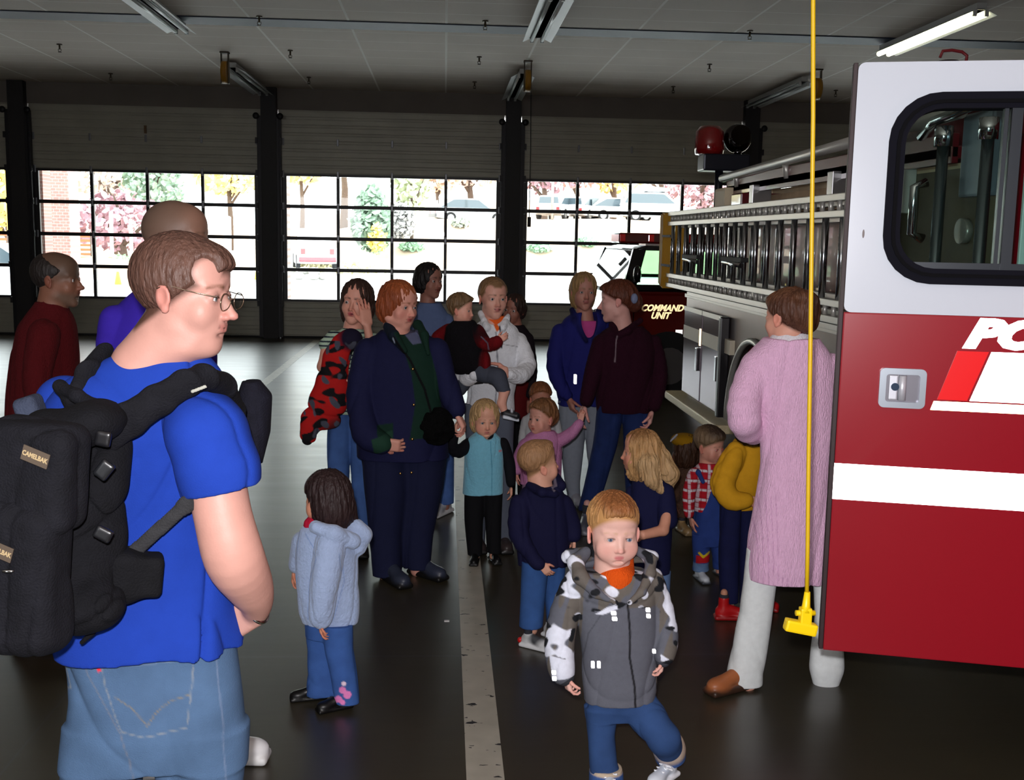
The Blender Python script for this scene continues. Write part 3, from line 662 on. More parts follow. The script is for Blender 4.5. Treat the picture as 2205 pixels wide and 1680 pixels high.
b = MB(); b.box(.402, .430, -.006, .03, 1.12, H_-.12).box(.385, .395, .0, .03, 1.12, H_-.12).box(.13, .86, -.004, .03, 1.126, 1.145); b.build('window_bar', M('window_bar', (40, 44, 50), .35, .4), door)
b = MB(); b.box(.13, .86, .012, .017, 1.12, H_-.12); b.build('window_glass', glass('truck_glass', (226, 238, 235), .03), door)
b = MB(); b.box(.462, .515, .06, .08, 1.1, H_-.12, .004); b.build('inner_trim', M('pale_green_pillar'), door)
# dark strip along the door edge
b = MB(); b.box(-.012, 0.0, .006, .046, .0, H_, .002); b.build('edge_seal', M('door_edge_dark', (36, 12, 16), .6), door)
# handle plate
hx, hz = .108, .735
b = MB(); b.frame(rrect(hx, hx+.125, hz, hz+.112, .015), rrect(hx+.018, hx+.108, hz+.017, hz+.095, .008), -.012, .002); hp_ = b.build('handle_plate', M('satin_chrome', (178, 186, 196), .3, .85), door)
b = MB(); b.box(hx+.018, hx+.108, -.001, .0, hz+.017, hz+.095); b.build('handle_recess', M('recess_metal', (120, 118, 126), .35, .5), hp_)
b = MB(); b.box(hx+.026, hx+.05, -.012, -.002, hz+.022, hz+.092, .004).tube([(hx+.062, -.008, hz+.022), (hx+.062, -.008, hz+.092)], .011, 12); b.build('handle_paddle', M('paddle_silver', (196, 198, 206), .4, .4), hp_)
b = MB(); b.tube([(hx+.042, -.012, hz+.06), (hx+.042, -.016, hz+.06)], .011, 16); b.build('key_lock', M('lock_blue_grey', (90, 110, 140), .2, .9), hp_)
# reflective markings
def slab(pts, name, mat, d=.003): 
    MB().prism(pts, -d, .0005, 'y').build(name, mat, door)
slab([(.0, .459), (W_, .459), (W_, .564), (.0, .564)], 'reflective_band', rtape)
slab([(.250, .733), (W_, .733), (W_, .758), (.258, .758)], 'reflective_line', rgold)
slab([(.266, .763), (.345, .763), (.392, .902), (.310, .902)], 'red_flash', M('bright_red_vinyl', (232, 14, 20), .3), .0025)
slab([(.352, .763), (W_, .763), (W_, .902), (.399, .902)], 'reflective_block', rtape)
mt = Matrix.Translation(Vector((.475, -.001, .948))) @ Matrix.Rotation(PI/2, 4, 'X')
text('POU', 'door_lettering', rtape, mt, .105, door, .0012, .35, 1.4, .007)
b = MB(); b.sph((.04, -.001, 1.22), .003, (1, .4, 4)); b.build('paint_scuff', M('scuff', (120, 110, 110), .6), door)
b = MB()
for z in (.25, 1.2): b.tube([(W_+.01, .03, z), (W_+.01, .03, z+.12)], .016, 10)
b.build('door_hinge', dgrey, door)

# ---------------------------------------------------------------- the command truck behind: faces left and a little towards the camera
cmd = empty('command_truck', (2.88, 13.0, 0), label='dark red command truck with a red roof light bar behind the fire engine', cat='truck')
cmd.rotation_euler = (0, 0, PI + .09)     # local +x is its front
def Cc(mb, n, m, par=None, smooth=False): return mb.build(n, m, par or cmd, smooth)
cred = M('command_red', (104, 16, 10), .22, coat=.7); bt = M('cab_black', (10, 10, 12), .2, coat=.5)
# local x forward, y to its left (visible side is local +y after the half turn? see side sign below)
SD = 1
prof = [(-2.6, .42), (-2.6, 1.22), (.96, 1.24), (1.08, 1.20), (1.16, 1.0), (1.18, .5), (1.1, .42)]
b = MB(); b.prism(prof, -.92, .92, 'y'); bmesh.ops.bevel(b.bm, geom=[e for e in b.bm.edges if abs(e.verts[0].co.y-e.verts[1].co.y) < .01], offset=.06, segments=3, affect='EDGES'); Cc(b, 'body', cred)
roof = [(-1.6, 1.68), (-1.5, 1.74), (.20, 1.755), (.36, 1.71)]
b = MB(); b.prism([(-1.9, 1.66), (-1.75, 1.72), (.66, 1.735), (.84, 1.68)], -.74, .74, 'y'); bmesh.ops.bevel(b.bm, geom=b.bm.edges[:], offset=.02, segments=2, affect='EDGES'); Cc(b, 'roof', bt)
def post(mb, xa, za, xb, zb, w, ya=.86, yb=.72):
    for s in (-1, 1):
        vs = [mb.bm.verts.new(q) for q in ((xa-w, s*ya, za), (xa+w, s*ya, za), (xb+w, s*yb, zb), (xb-w, s*yb, zb), (xa-w, s*(ya-.05), za), (xa+w, s*(ya-.05), za), (xb+w, s*(yb-.05), zb), (xb-w, s*(yb-.05), zb))]
        for f in ((0, 1, 2, 3), (7, 6, 5, 4), (0, 4, 5, 1), (2, 6, 7, 3), (1, 5, 6, 2), (0, 3, 7, 4)): mb.bm.faces.new([vs[i] for i in f])
b = MB(); post(b, .90, 1.20, .74, 1.70, .075); Cc(b, 'front_pillar', bt); b = MB(); post(b, -.30, 1.22, -.32, 1.70, .09); Cc(b, 'middle_pillar', bt); b = MB(); post(b, -1.85, 1.22, -1.7, 1.70, .12); Cc(b, 'rear_pillar', bt)
b = MB(); 
vs = [b.bm.verts.new(q) for q in ((.985, -.82, 1.225), (.985, .82, 1.225), (.80, .70, 1.70), (.80, -.70, 1.70))]; b.bm.faces.new(vs)
vs = [b.bm.verts.new(q) for q in ((.98, -.82, 1.22), (.98, .82, 1.22), (.795, .70, 1.695), (.795, -.70, 1.695))]; b.bm.faces.new(vs[::-1])
Cc(b, 'windshield', glass('command_glass', (205, 215, 190), .12))
for s in (-1, 1):
    b = MB(); vs = [b.bm.verts.new(q) for q in ((-.22, s*.835, 1.30), (.82, s*.835, 1.30), (.70, s*.71, 1.68), (-.24, s*.71, 1.68))]; b.bm.faces.new(vs)
    vs = [b.bm.verts.new(q) for q in ((-1.75, s*.835, 1.30), (-.40, s*.835, 1.30), (-.42, s*.71, 1.68), (-1.62, s*.71, 1.68))]; b.bm.faces.new(vs)
    Cc(b, 'side_window', _mats.get('command_side_glass') or glass('command_side_glass', (180, 225, 195), .06))
b = MB(); b.box(-.3, .84, .86, .885, 1.285, 1.30, .003); Cc(b, 'window_trim', M('chrome_dark'))
b = MB(); b.box(-.38, -.36, .915, .925, .50, 1.2).box(.84, .85, .918, .924, .5, 1.22).box(-2.55, 1.0, .80, .90, 1.22, 1.29, .02); Cc(b, 'door_gap', bt)
b = MB(); b.sph((.84, 1.0, 1.42), .09, (.5, .7, 1.1)); b.box(.8, .86, .84, 1.0, 1.33, 1.36); Cc(b, 'side_mirror', bt)
b = MB(); b.box(-.45, .93, .1, .5, 1.755, 1.875, .02); lbm = Cc(b, 'light_bar', M('bar_red', (96, 12, 14), .12, coat=1.))
for yy in (.89, .55, .10, -.2, -.41): Cc(MB().box(yy-.035, yy+.035, .095, .505, 1.775, 1.86, .01), 'bar_lens', M('lens_bright_red', (235, 22, 24), .1, coat=1.), lbm)
Cc(MB().box(-.3, .6, .15, .45, 1.725, 1.76), 'bar_mount', chrome)
for xx in (-1.75, .42):
    for s in (-1, 1):
        b = MB(); b.tube([(xx, s*.70, .39), (xx, s*.95, .39)], .39, 28); wh_ = Cc(b, 'wheel', M('tyre_rubber'))
        Cc(MB().tube([(xx, s*.95, .39), (xx, s*.97, .39)], .21, 20), 'hub_cap', steel, wh_)
b = MB(); b.box(1.12, 1.30, -.9, .9, .40, .60, .03); Cc(b, 'bumper', chrome)
b = MB(); b.box(1.15, 1.20, -.5, .5, .70, 1.0, .01); Cc(b, 'grille', chrome)
b = MB(); b.box(1.12, 1.19, .58, .86, .80, .98, .02).box(1.12, 1.19, -.86, -.58, .80, .98, .02); Cc(b, 'headlight', M('head_lamp'))
b = MB(); b.box(1.0, 1.17, .80, .93, 1.02, 1.12, .02); Cc(b, 'marker_lamp', M('lens_bright_red'))
mt = Matrix.Translation(Vector((.52, .928, 1.04))) @ Matrix.Rotation(PI, 4, 'Z') @ Matrix.Rotation(PI/2, 4, 'X')
text('COMMAND', 'door_lettering', rgold, mt, .10, cmd, .0015, .35, .93, .004)
mt = Matrix.Translation(Vector((.54, .928, .955))) @ Matrix.Rotation(PI, 4, 'Z') @ Matrix.Rotation(PI/2, 4, 'X')
text('UNIT', 'door_lettering', rgold, mt, .10, cmd, .0015, .35, .93, .004)
Cc(MB().box(.27, .35, .922, .93, .66, .80), 'reflective_patch', rtape)

# ---------------------------------------------------------------- yellow extension cord with a three way end, hanging from the ceiling
cd = empty('extension_cord', (.885, 2.5, 0), label='bright yellow extension cord hanging in front of the crew door', cat='extension cord')
ycm = M('cord_yellow', (196, 160, 8), .45); 
pts = [at(1737, 1300, 2.5), at(1739, 1180, 2.5), at(1741, 1000, 2.5), at(1745, 750, 2.5), at(1748, 500, 2.5), at(1751, 250, 2.5), at(1751, 0, 2.5)]
pts.append(np.array([pts[-1][0]-.05, 2.5, CZ]))
pts = [tuple(q_ - np.array([.885, 2.5, 0])) for q_ in pts]
MB().tube(pts, .0052, 10).build('cord', ycm, cd)
e0 = Vector(pts[0])
b = MB(); b.tube([e0 + Vector((0, 0, .03)), e0 + Vector((-.001, 0, -.005)), e0 + Vector((-.002, 0, -.02))], [.007, .010, .014], 12)
b.box(-.016, .012, -.012, .012, -.065, -.01, .004, o=e0)
b.tube([e0 + Vector((-.026, 0, -.024)), e0 + Vector((.022, 0, -.024))], .007, 10)
b.box(-.04, .04, -.014, .014, -.082, -.052, .006, rot=Matrix.Rotation(.2, 3, 'Y'), o=e0 + Vector((.001, 0, .006)))
b.build('three_way_socket', M('plug_yellow', (232, 196, 4), .4), cd)
# small bright scrap on the floor
g_ = at(962, 1338, 5.0)
d = FW + RT*(962-1102.5)/F - UP*(1338-840)/F; t = -CH/d[2]; q = d*t
MB().box(-.012, .012, -.01, .01, 0, .003, .001).build('paper_scrap', M('scrap_white', (240, 240, 240), .5), tag=('tiny white scrap lying on the dark floor left of the painted stripe', 'scrap of paper')).location = (q[0], q[1], 0)
# ================================================================ organic surfaces: blended solids turned into one skin
X_ = np.array([1., 0, 0]); Y_ = np.array([0, 1., 0]); Z_ = np.array([0, 0, 1.])
def nrm(v): v = np.asarray(v, float); return v/(np.linalg.norm(v) + 1e-12)
def rotm(yaw=0, pitch=0, roll=0):
    """columns = local axes; local -y is forward. yaw turns forward towards +x (image right), pitch>0 looks up, roll>0 tips towards +x"""
    cy, sy = math.cos(yaw), math.sin(yaw); cp, sp = math.cos(pitch), math.sin(pitch); cr, sr = math.cos(roll), math.sin(roll)
    Rz = np.array([[cy, -sy, 0], [sy, cy, 0], [0, 0, 1]]); Rx = np.array([[1, 0, 0], [0, cp, sp], [0, -sp, cp]]); Ry = np.array([[cr, 0, sr], [0, 1, 0], [-sr, 0, cr]])
    return Rz @ Rx @ Ry
class Sdf:
    def __init__(s, vox=.006, disp=None): s.ops = []; s.vox = vox; s.disp = disp
    def add(s, fn, lo, hi, k=.01, col=None, op='u', soft=None):
        s.ops.append((op, fn, np.asarray(lo, float), np.asarray(hi, float), k, np.array(lin(col)[:3]) if col is not None else None, soft)); return s
    def cap(s, a, b, ra, rb=None, k=.01, col=None, op='u', ax=None, sq=1., soft=None):
        a = np.asarray(a, float); b = np.asarray(b, float); rb = ra if rb is None else rb; ba = b-a; L2 = max(ba@ba, 1e-12)
        n = nrm(ax) if ax is not None else None
        def fn(p):
            pa = p-a
            if n is not None:
                dn = (pa @ n); bn = ba @ n; q = pa + np.outer(dn, n)*(1/sq-1); bb = ba + n*bn*(1/sq-1)
                t = np.clip((q @ bb)/max(bb@bb, 1e-12), 0, 1); r = ra + (rb-ra)*t
                return (np.linalg.norm(q - t[:, None]*bb, axis=1) - r)*min(1, (1+sq)/2)
            t = np.clip((pa @ ba)/L2, 0, 1)
            return np.linalg.norm(pa - t[:, None]*ba, axis=1) - (ra + (rb-ra)*t)
        r = max(ra, rb); return s.add(fn, np.minimum(a, b)-r, np.maximum(a, b)+r, k, col, op, soft)
    def chain(s, pts, rs, **kw):
        for i in range(len(pts)-1): s.cap(pts[i], pts[i+1], rs[i], rs[i+1], **kw)
        return s
    def flow(s, pts, rs, n=14, **kw):
        """a limb bent smoothly through its joints"""
        P = np.array([np.append(p, r) for p, r in zip(pts, rs)]); m_ = len(P); out = []
        for i in range(m_-1):
            a, b, c, d = P[max(i-1, 0)], P[i], P[i+1], P[min(i+2, m_-1)]
            for t in np.linspace(0, 1, max(2, n//(m_-1)), endpoint=False): out.append(.5*(2*b + (c-a)*t + (2*a-5*b+4*c-d)*t*t + (3*b-a-3*c+d)*t**3))
        out.append(P[-1]); return s.chain([o[:3] for o in out], [o[3] for o in out], **kw)
    def ell(s, c, r, R=None, k=.01, col=None, op='u', soft=None):
        c = np.asarray(c, float); r = np.asarray(r, float); R = np.eye(3) if R is None else R
        def fn(p):
            q = (p-c) @ R; k0 = np.linalg.norm(q/r, axis=1); k1 = np.linalg.norm(q/(r*r), axis=1)
            return k0*(k0-1)/(k1+1e-9)
        e = np.sqrt(((R*r)**2).sum(1)); return s.add(fn, c-e, c+e, k, col, op, soft)
    def box(s, c, h, R=None, rad=.01, k=.01, col=None, op='u', soft=None):
        c = np.asarray(c, float); h = np.asarray(h, float)-rad; R = np.eye(3) if R is None else R
        def fn(p):
            q = np.abs((p-c) @ R) - h
            return np.linalg.norm(np.maximum(q, 0), axis=1) + np.minimum(q.max(1), 0) - rad
        e = np.abs(R) @ (h+rad); return s.add(fn, c-e, c+e, k, col, op, soft)
    def loft(s, lv, yaw=0., k=.012, col=None, op='u', ex=2.2, soft=None):
        """lv rows: z, cx, cy, half width, half depth; stacked level by level, turned by yaw"""
        lv = np.asarray(sorted(lv, key=lambda r: r[0]), float); z = lv[:, 0]; c, sn = math.cos(yaw), math.sin(yaw)
        zz = np.linspace(z[0], z[-1], 60)
        def sm(v):
            w = np.interp(zz, z, v); kk = np.array([1, 2, 3, 2, 1.])/9; return np.convolve(np.pad(w, 2, mode='edge'), kk, 'valid')
        S = [sm(lv[:, i]) for i in range(1, 5)]
        def fn(p):
            cx, cy, hw, hd = (np.interp(p[:, 2], zz, v) for v in S)
            dx = p[:, 0]-cx; dy = p[:, 1]-cy; u = np.abs(dx*c + dy*sn)/hw; v = np.abs(-dx*sn + dy*c)/hd
            rr = (u**ex + v**ex)**(1/ex); d = (rr-1)*np.minimum(hw, hd)
            dz = np.maximum(z[0]-p[:, 2], p[:, 2]-z[-1])
            return np.maximum(d, dz)
        m = np.max(lv[:, 3:5]); return s.add(fn, (lv[:, 1].min()-m, lv[:, 2].min()-m, z[0]), (lv[:, 1].max()+m, lv[:, 2].max()+m, z[-1]), k, col, op, soft)
    def cut(s, c, n, k=.004):
        """keep the side the normal points away from"""
        c = np.asarray(c, float); n = nrm(n)
        s.ops.append(('i', lambda p: (p-c) @ n, None, None, k, None, None)); return s
    def ev(s, P, colour=False):
        N = len(P); d = np.full(N, 1e3); C = np.full((N, 3), .5) if colour else None
        for op, fn, lo, hi, k, col, soft in s.ops:
            m = k + s.vox*5 + (.03 if op == 'u' else 0)
            if lo is None: idx = slice(None); Q = P
            else:
                idx = np.nonzero(((P > lo-m) & (P < hi+m)).all(1))[0]
                if len(idx) == 0: continue
                Q = P[idx]
            b = fn(Q)
            a = d[idx]
            if op == 'u':
                h = np.clip(.5 + .5*(a-b)/k, 0, 1); d[idx] = a*(1-h) + b*h - k*h*(1-h)
                if colour and col is not None: C[idx] = C[idx]*(1-h)[:, None] + col*h[:, None]
            elif op == 's':
                b = -b; h = np.clip(.5 - .5*(a-b)/k, 0, 1); d[idx] = a*(1-h) + b*h + k*h*(1-h)
                if colour and col is not None: C[idx] = C[idx]*(1-h)[:, None] + col*h[:, None]
            elif op == 'i':
                h = np.clip(.5 - .5*(a-b)/k, 0, 1); d[idx] = a*(1-h) + b*h + k*h*(1-h)
            elif op == 'p' and colour:
                f = np.clip(.5 - b/(soft or .004), 0, 1)[:, None]; C[idx] = C[idx]*(1-f) + col*f
        if s.disp is not None: d = d + s.disp(P)
        return (d, C) if colour else d
    def mesh(s, name, mat, parent=None):
        h = s.vox
        us = [o for o in s.ops if o[0] == 'u']
        lo = np.min([o[2] for o in us], 0) - 4*h; hi = np.max([o[3] for o in us], 0) + 4*h
        cs = 4; n = np.ceil((hi-lo)/h/cs).astype(int)+1; H = h*cs
        ax = [lo[i] + (np.arange(n[i])+.5)*H - h*.5 for i in range(3)]
        G = np.stack(np.meshgrid(*ax, indexing='ij'), -1).reshape(-1, 3)
        dc = s.ev(G).reshape(n)
        act = np.abs(dc) < H*1.75
        N = n*cs
        D = np.repeat(np.repeat(np.repeat(np.where(dc < 0, -1., 1.).astype(np.float32), cs, 0), cs, 1), cs, 2)
        ai = np.argwhere(act)
        if len(ai) == 0: return None
        off = np.stack(np.meshgrid(*[np.arange(cs)]*3, indexing='ij'), -1).reshape(-1, 3)
        I = (ai[:, None, :]*cs + off[None]).reshape(-1, 3)
        P = lo + I*h
        for st in range(0, len(P), 400000):
            sl = slice(st, st+400000); D[I[sl, 0], I[sl, 1], I[sl, 2]] = s.ev(P[sl])
        ins = D < 0
        a = ins[:-1, :-1, :-1].astype(np.int8)
        tot = sum(ins[i:ins.shape[0]-1+i, j:ins.shape[1]-1+j, k_:ins.shape[2]-1+k_].astype(np.int8) for i in (0, 1) for j in (0, 1) for k_ in (0, 1))
        mix = (tot > 0) & (tot < 8)
        cell = np.argwhere(mix); nc = len(cell)
        vid = np.full(mix.shape, -1, np.int32); vid[mix] = np.arange(nc)
        acc = np.zeros((nc, 3)); cnt = np.zeros(nc)
        cor = [(i, j, k_) for i in (0, 1) for j in (0, 1) for k_ in (0, 1)]
        val = {c: D[cell[:, 0]+c[0], cell[:, 1]+c[1], cell[:, 2]+c[2]].astype(float) for c in cor}
        for c in cor:
            for axn in range(3):
                if c[axn] == 0:
                    e = list(c); e[axn] = 1; e = tuple(e); va, vb = val[c], val[e]; m = (va < 0) != (vb < 0)
                    t = np.where(m, va/(va-vb+1e-12), 0); t = np.clip(t, 0, 1)
                    q = np.tile(np.array(c, float), (nc, 1)); q[:, axn] = t
                    acc += q*m[:, None]; cnt += m
        V = lo + (cell + acc/np.maximum(cnt, 1)[:, None])*h
        F = []
        for axn in range(3):
            u, w = [(1, 2), (2, 0), (0, 1)][axn]
            sl0 = [slice(None)]*3; sl1 = [slice(None)]*3; sl0[axn] = slice(0, -1); sl1[axn] = slice(1, None)
            A_, B_ = ins[tuple(sl0)], ins[tuple(sl1)]; ed = np.argwhere(A_ != B_)
            ed = ed[(ed[:, u] > 0) & (ed[:, w] > 0) & (ed[:, u] < ins.shape[u]-1) & (ed[:, w] < ins.shape[w]-1) & (ed[:, axn] < ins.shape[axn]-1)]
            if len(ed) == 0: continue
            fl_ = A_[ed[:, 0], ed[:, 1], ed[:, 2]]
            q = []
            for du, dw in ((0, 0), (-1, 0), (-1, -1), (0, -1)):
                e = ed.copy(); e[:, u] += du; e[:, w] += dw; q.append(vid[e[:, 0], e[:, 1], e[:, 2]])
            q = np.stack(q, 1); q[~fl_] = q[~fl_][:, ::-1]; F.append(q)
        F = np.concatenate(F); F = F[(F >= 0).all(1)]
        _, C = s.ev(V, True)
        me = bpy.data.meshes.new(name)
        me.vertices.add(len(V)); me.vertices.foreach_set('co', V.astype(np.float32).ravel())
        me.loops.add(F.size); me.loops.foreach_set('vertex_index', F.astype(np.int32).ravel())
        me.polygons.add(len(F)); me.polygons.foreach_set('loop_start', np.arange(0, F.size, 4, dtype=np.int32)); me.polygons.foreach_set('loop_total', np.full(len(F), 4, np.int32))
        me.polygons.foreach_set('use_smooth', np.ones(len(F), bool))
        me.update(calc_edges=True)
        at_ = me.color_attributes.new('Col', 'FLOAT_COLOR', 'POINT')
        at_.data.foreach_set('color', np.concatenate([C, np.ones((len(C), 1))], 1).astype(np.float32).ravel())
        me.materials.append(mat)
        o = bpy.data.objects.new(name, me); COL.objects.link(o)
        if parent is not None: o.parent = parent
        return o
def folds(amp, sc_=14., seed=0, vert=.5, c=None):
    """soft cloth folds"""
    q = np.random.RandomState(seed); ks = q.normal(size=(5, 3)); ks /= np.linalg.norm(ks, axis=1)[:, None]; ks[:, 2] *= vert; ph = q.uniform(0, 6.28, 5)
    def fn(p):
        w = np.sin(p @ ks[0]*sc_*.6 + ph[0])*1.2
        cr = (1-np.abs(np.sin(p @ ks[4]*sc_*.9 + ph[4] + 1.1*w)))**5 + (1-np.abs(np.sin(p @ ks[3]*sc_*1.3 + ph[0] + .8*w)))**6
        return amp*.9*cr + amp*(np.sin(p @ ks[1]*sc_ + ph[1] + w) + .6*np.sin(p @ ks[2]*sc_*1.9 + ph[2] + 1.5*w) + .35*np.sin(p @ ks[3]*sc_*3.4 + ph[3] + w))*.5
    return fn
def strands(c, amp=.003, n=46, wave=2.):
    c = np.asarray(c, float)
    def fn(p):
        d = p-c; az = np.arctan2(d[:, 1], d[:, 0]); z = d[:, 2]*22
        w = np.sin(z*.8 + 2*np.sin(az*3)) + .6*np.sin(z*2.1 + az*5)
        f = np.sin(az*n + wave*w)*np.sin(az*n*.31 + 1.7*w + .5) + .55*np.sin(az*n*1.9 + 2.3*w) + .6*np.sin(az*n*.43 + z*.9 + 1.3*wave*np.sin(z*.5))
        return amp*f
    return fn

skin_m = M('skin', rough=.5, vcol=True, var=.05, vscale=25, bump=.06, bscale=220, spec=.35)
hair_m = M('hair', rough=.52, vcol=True, var=.28, vscale=70, bump=.7, bscale=120, stretch=(1, 1, .22), spec=.35)
cloth_m = M('cloth', rough=.85, vcol=True, var=.06, vscale=40, bump=.15, bscale=300, spec=.2)
denim_m = M('denim', rough=.85, vcol=True, var=.2, vscale=14, bump=.25, bscale=350, spec=.2)
knit_m = M('knit', rough=.95, vcol=True, var=.06, vscale=60, bump=.7, bscale=260, stretch=(1, 1, .35), spec=.15)
shoe_m = M('shoe', rough=.4, vcol=True, spec=.4)
eye_m = M('eye', rough=.08, vcol=True, spec=.6)

class Fig:
    def __init__(s, label, px, py, Y, vox=.006, group=None, cat='person', name='person', gz=0.):
        g = at(px, py, Y); s.base = np.array([g[0], Y, gz]); s.Y = Y; s.vox = vox
        s.root = empty(name, tuple(s.base), label=label, cat=cat, group=group)
        s.body = Sdf(vox); s.parts = []
        s.s = Y/F                                  # metres per photo pixel at this distance
    def p(s, px, py, dy=0.): return at(px, py, s.Y+dy) - s.base
    def r(s, px): return px*s.s
    def part(s, name, mat, vox=None, disp=None):
        q = Sdf(vox or s.vox, disp); s.parts.append((name, mat, q)); return q
    def rows(s, lv, dep=.7, dy=0.):
        """(row, left, right[, dy[, depth ratio]]) traced widths -> loft levels"""
        out = []
        for e in lv:
            py, a, b = e[:3]; d_ = dy + (e[3] if len(e) > 3 else 0); dr = e[4] if len(e) > 4 else dep
            m = s.p((a+b)/2, py, d_); hw = (b-a)/2*(s.Y+d_)/F; out.append((m[2], m[0], m[1], hw, max(.012, hw*dr)))
        return out
    def limb(s, q, pts, col, k=.012, inner=True, ir=.62):
        """pts: (px, py, dy, radius px); adds the sleeve or trouser leg to q and the limb inside to the body"""
        P = [s.p(a, b, c) for a, b, c, r in pts]; R = [s.r(r) for a, b, c, r in pts]
        if q is not None: q.flow(P, R, 10, k=min(k, .008), col=col)
        if inner: s.body.chain(P, [r*ir for r in R], k=.012, col=s.skin)
        return P, R
    def head(s, px, top, chin, yaw, pitch=0., roll=0., skin=(214, 160, 140), dy=0., child=0., lips=None, brow=(110, 80, 60), iris=(70, 60, 50), fat=0., eyes=True, neck=None, blush=0., stubble=None, w=1., lids=True, neck_r=.21):
        a = s.p(px, top, dy); b = s.p(px, chin, dy); h = (a[2]-b[2]); c = (a+b)/2; R = rotm(yaw, pitch, roll); s.hc, s.hh, s.hR, s.skin = c, h, R, skin
        s.hchild = child
        q = s.body
        T_ = lambda x, y, z: c + R @ (np.array([x*w, y, z])*h)
        s.T_ = T_
        dk = tuple(int(v*.80) for v in skin); rd = (skin[0], int(skin[1]*.93), int(skin[2]*.93))
        lips = lips or (int(skin[0]*.88), int(skin[1]*.62), int(skin[2]*.62))
        E = lambda cc, rr, **kw: q.ell(T_(*cc), np.array(rr)*h*np.array([w, 1, 1]), kw.pop('R', R), k=kw.pop('k', .05)*h, col=kw.pop('col', skin), **kw)
        cz = .14 - .02*child; fz = -.08*child
        E((0, .07, cz), (.325+.02*child, .41, .36+.0*child))
        E((0, -.10, .20), (.265+.02*child, .25, .25))
        E((0, -.06, -.12), (.265+.035*child, .30, .34))
        E((0, -.12, -.30), (.205+.055*child+.05*fat, .22, .18))
        E((0, -.27+.03*child, -.41), (.10, .07, .08), k=.07)
        for sd in (-1, 1):
            E((sd*(.185+.03*fat), -.0, -.27), (.08+.03*fat, .12, .10))
            E((sd*.15, -.225, -.13+fz-.02*child), (.105+.03*child+.02*fat, .09, .12+.02*child), k=.08, col=skin)
            if blush: q.ell(T_(sd*.18, -.27, -.15+fz), np.array([.10, .14, .10])*h, R, col=rd, op='p', soft=.16*h)
            q.cap(T_(sd*.07, -.30+.02*child, .095+fz), T_(sd*.19, -.25+.01*child, .095+fz), .038*h, .03*h, k=.06*h, col=skin)
            q.ell(T_(sd*.135, -.40, .01+fz), np.array([.085, .085, .06])*h, R, k=.05*h, op='s')
        # nose
        nl = .436-.05*child
        q.cap(T_(0, -.33, .03+fz), T_(0, -(nl-.02), -.12+fz), .028*h, .042*h, k=.04*h, col=skin)
        q.ell(T_(0, -nl, -.135+fz), np.array([.040+.006*child, .046, .038])*h, R, k=.02*h, col=rd)
        for sd in (-1, 1):
            q.ell(T_(sd*.045, -nl+.05, -.15+fz), np.array([.034, .045, .032])*h, R, k=.015*h, col=rd)
            q.ell(T_(sd*.024, -nl+.015, -.182+fz), np.array([.013, .02, .010])*h, R, k=.006*h, op='s', col=dk)
        # mouth
        mz = -.245 + fz*1.0; my = -.335+.035*child
        E((0, my+.075, mz), (.13, .10, .10), k=.06)
        q.ell(T_(0, my-.014, mz+.02), np.array([.080, .038, .021])*h, R, k=.012*h, col=lips)
        q.ell(T_(0, my-.012, mz-.022), np.array([.066, .038, .025])*h, R, k=.012*h, col=lips)
        q.ell(T_(0, my-.03, mz), np.array([.074, .03, .034])*h, R, op='p', col=lips, soft=.012*h)
        q.chain([T_(-.078, my-.01, mz+.007), T_(0, my-.026, mz-.003), T_(.078, my-.01, mz+.007)], [.0075*h]*3, k=.006*h, op='s', col=tuple(int(v*.5) for v in lips))
        q.ell(T_(0, my-.0, mz-.07), np.array([.06, .022, .014])*h, R, k=.04*h, op='s')
        # eyes
        ez = .005+fz; ey = -.285+.015*child
        if eyes:
            for sd in (-1, 1):
                ex = sd*.132
                if lids:
                    q.ell(T_(ex, ey, ez), np.array([.074, .066, .058])*h, R, k=.02*h, col=tuple(int(v*.93) for v in skin))
                    q.ell(T_(ex, ey-.07, ez-.004), np.array([.054, .055, .021+.002*child])*h, R, k=.006*h, op='s', col=dk)
                    q.cap(T_(ex-.055, ey-.055, ez+.018), T_(ex+.055, ey-.055, ez+.018), .010*h, op='p', col=tuple(int(v*.45) for v in skin), soft=.012*h)
                e = Sdf(max(.0011, .014*h)); e.ell(T_(ex, ey, ez), np.array([.056, .056, .056])*h, R, col=(206, 200, 200))
                e.ell(T_(ex, ey-.056, ez-.001), np.array([.029+.003*child, .03, .029+.003*child])*h, R, op='p', col=iris, soft=.006*h)
                e.ell(T_(ex, ey-.056, ez-.001), np.array([.012, .03, .012])*h, R, op='p', col=(8, 8, 10), soft=.004*h)
                s.parts.append(('eye', eye_m, e))
        # ears
        for sd in (-1, 1):
            Re = R @ rotm(sd*.35, 0, sd*.12)
            q.ell(T_(sd*(.325+.012*child), .05, -.03+fz), np.array([.030, .085, .115])*h, Re, k=.02*h, col=rd)
            q.ell(T_(sd*(.36+.012*child), .035, -.01+fz), np.array([.020, .05, .07])*h, Re, k=.012*h, op='s', col=dk)
            q.ell(T_(sd*.33, .02, -.125+fz), np.array([.024, .035, .035])*h, R, k=.02*h, col=rd)
        # brows, stubble
        for sd in (-1, 1):
            q.cap(T_(sd*.06, -.36, .10+fz), T_(sd*.135, -.35, .115+fz), .020*h, .017*h, op='p', col=brow, soft=.022*h)
            q.cap(T_(sd*.135, -.35, .112+fz), T_(sd*.215, -.28, .09+fz), .017*h, .008*h, op='p', col=brow, soft=.022*h)
        if stubble: q.ell(T_(0, -.10, -.33), np.array([.3, .3, .2])*h, R, op='p', col=stubble, soft=.08*h)
        if neck is not None:
            nb = s.p(*neck[:2], neck[2] if len(neck) > 2 else dy) ; q.cap(T_(0, .07, -.22), nb, neck_r*h, neck_r*1.12*h, k=.05*h, col=skin)
            s.nb = nb
        return c
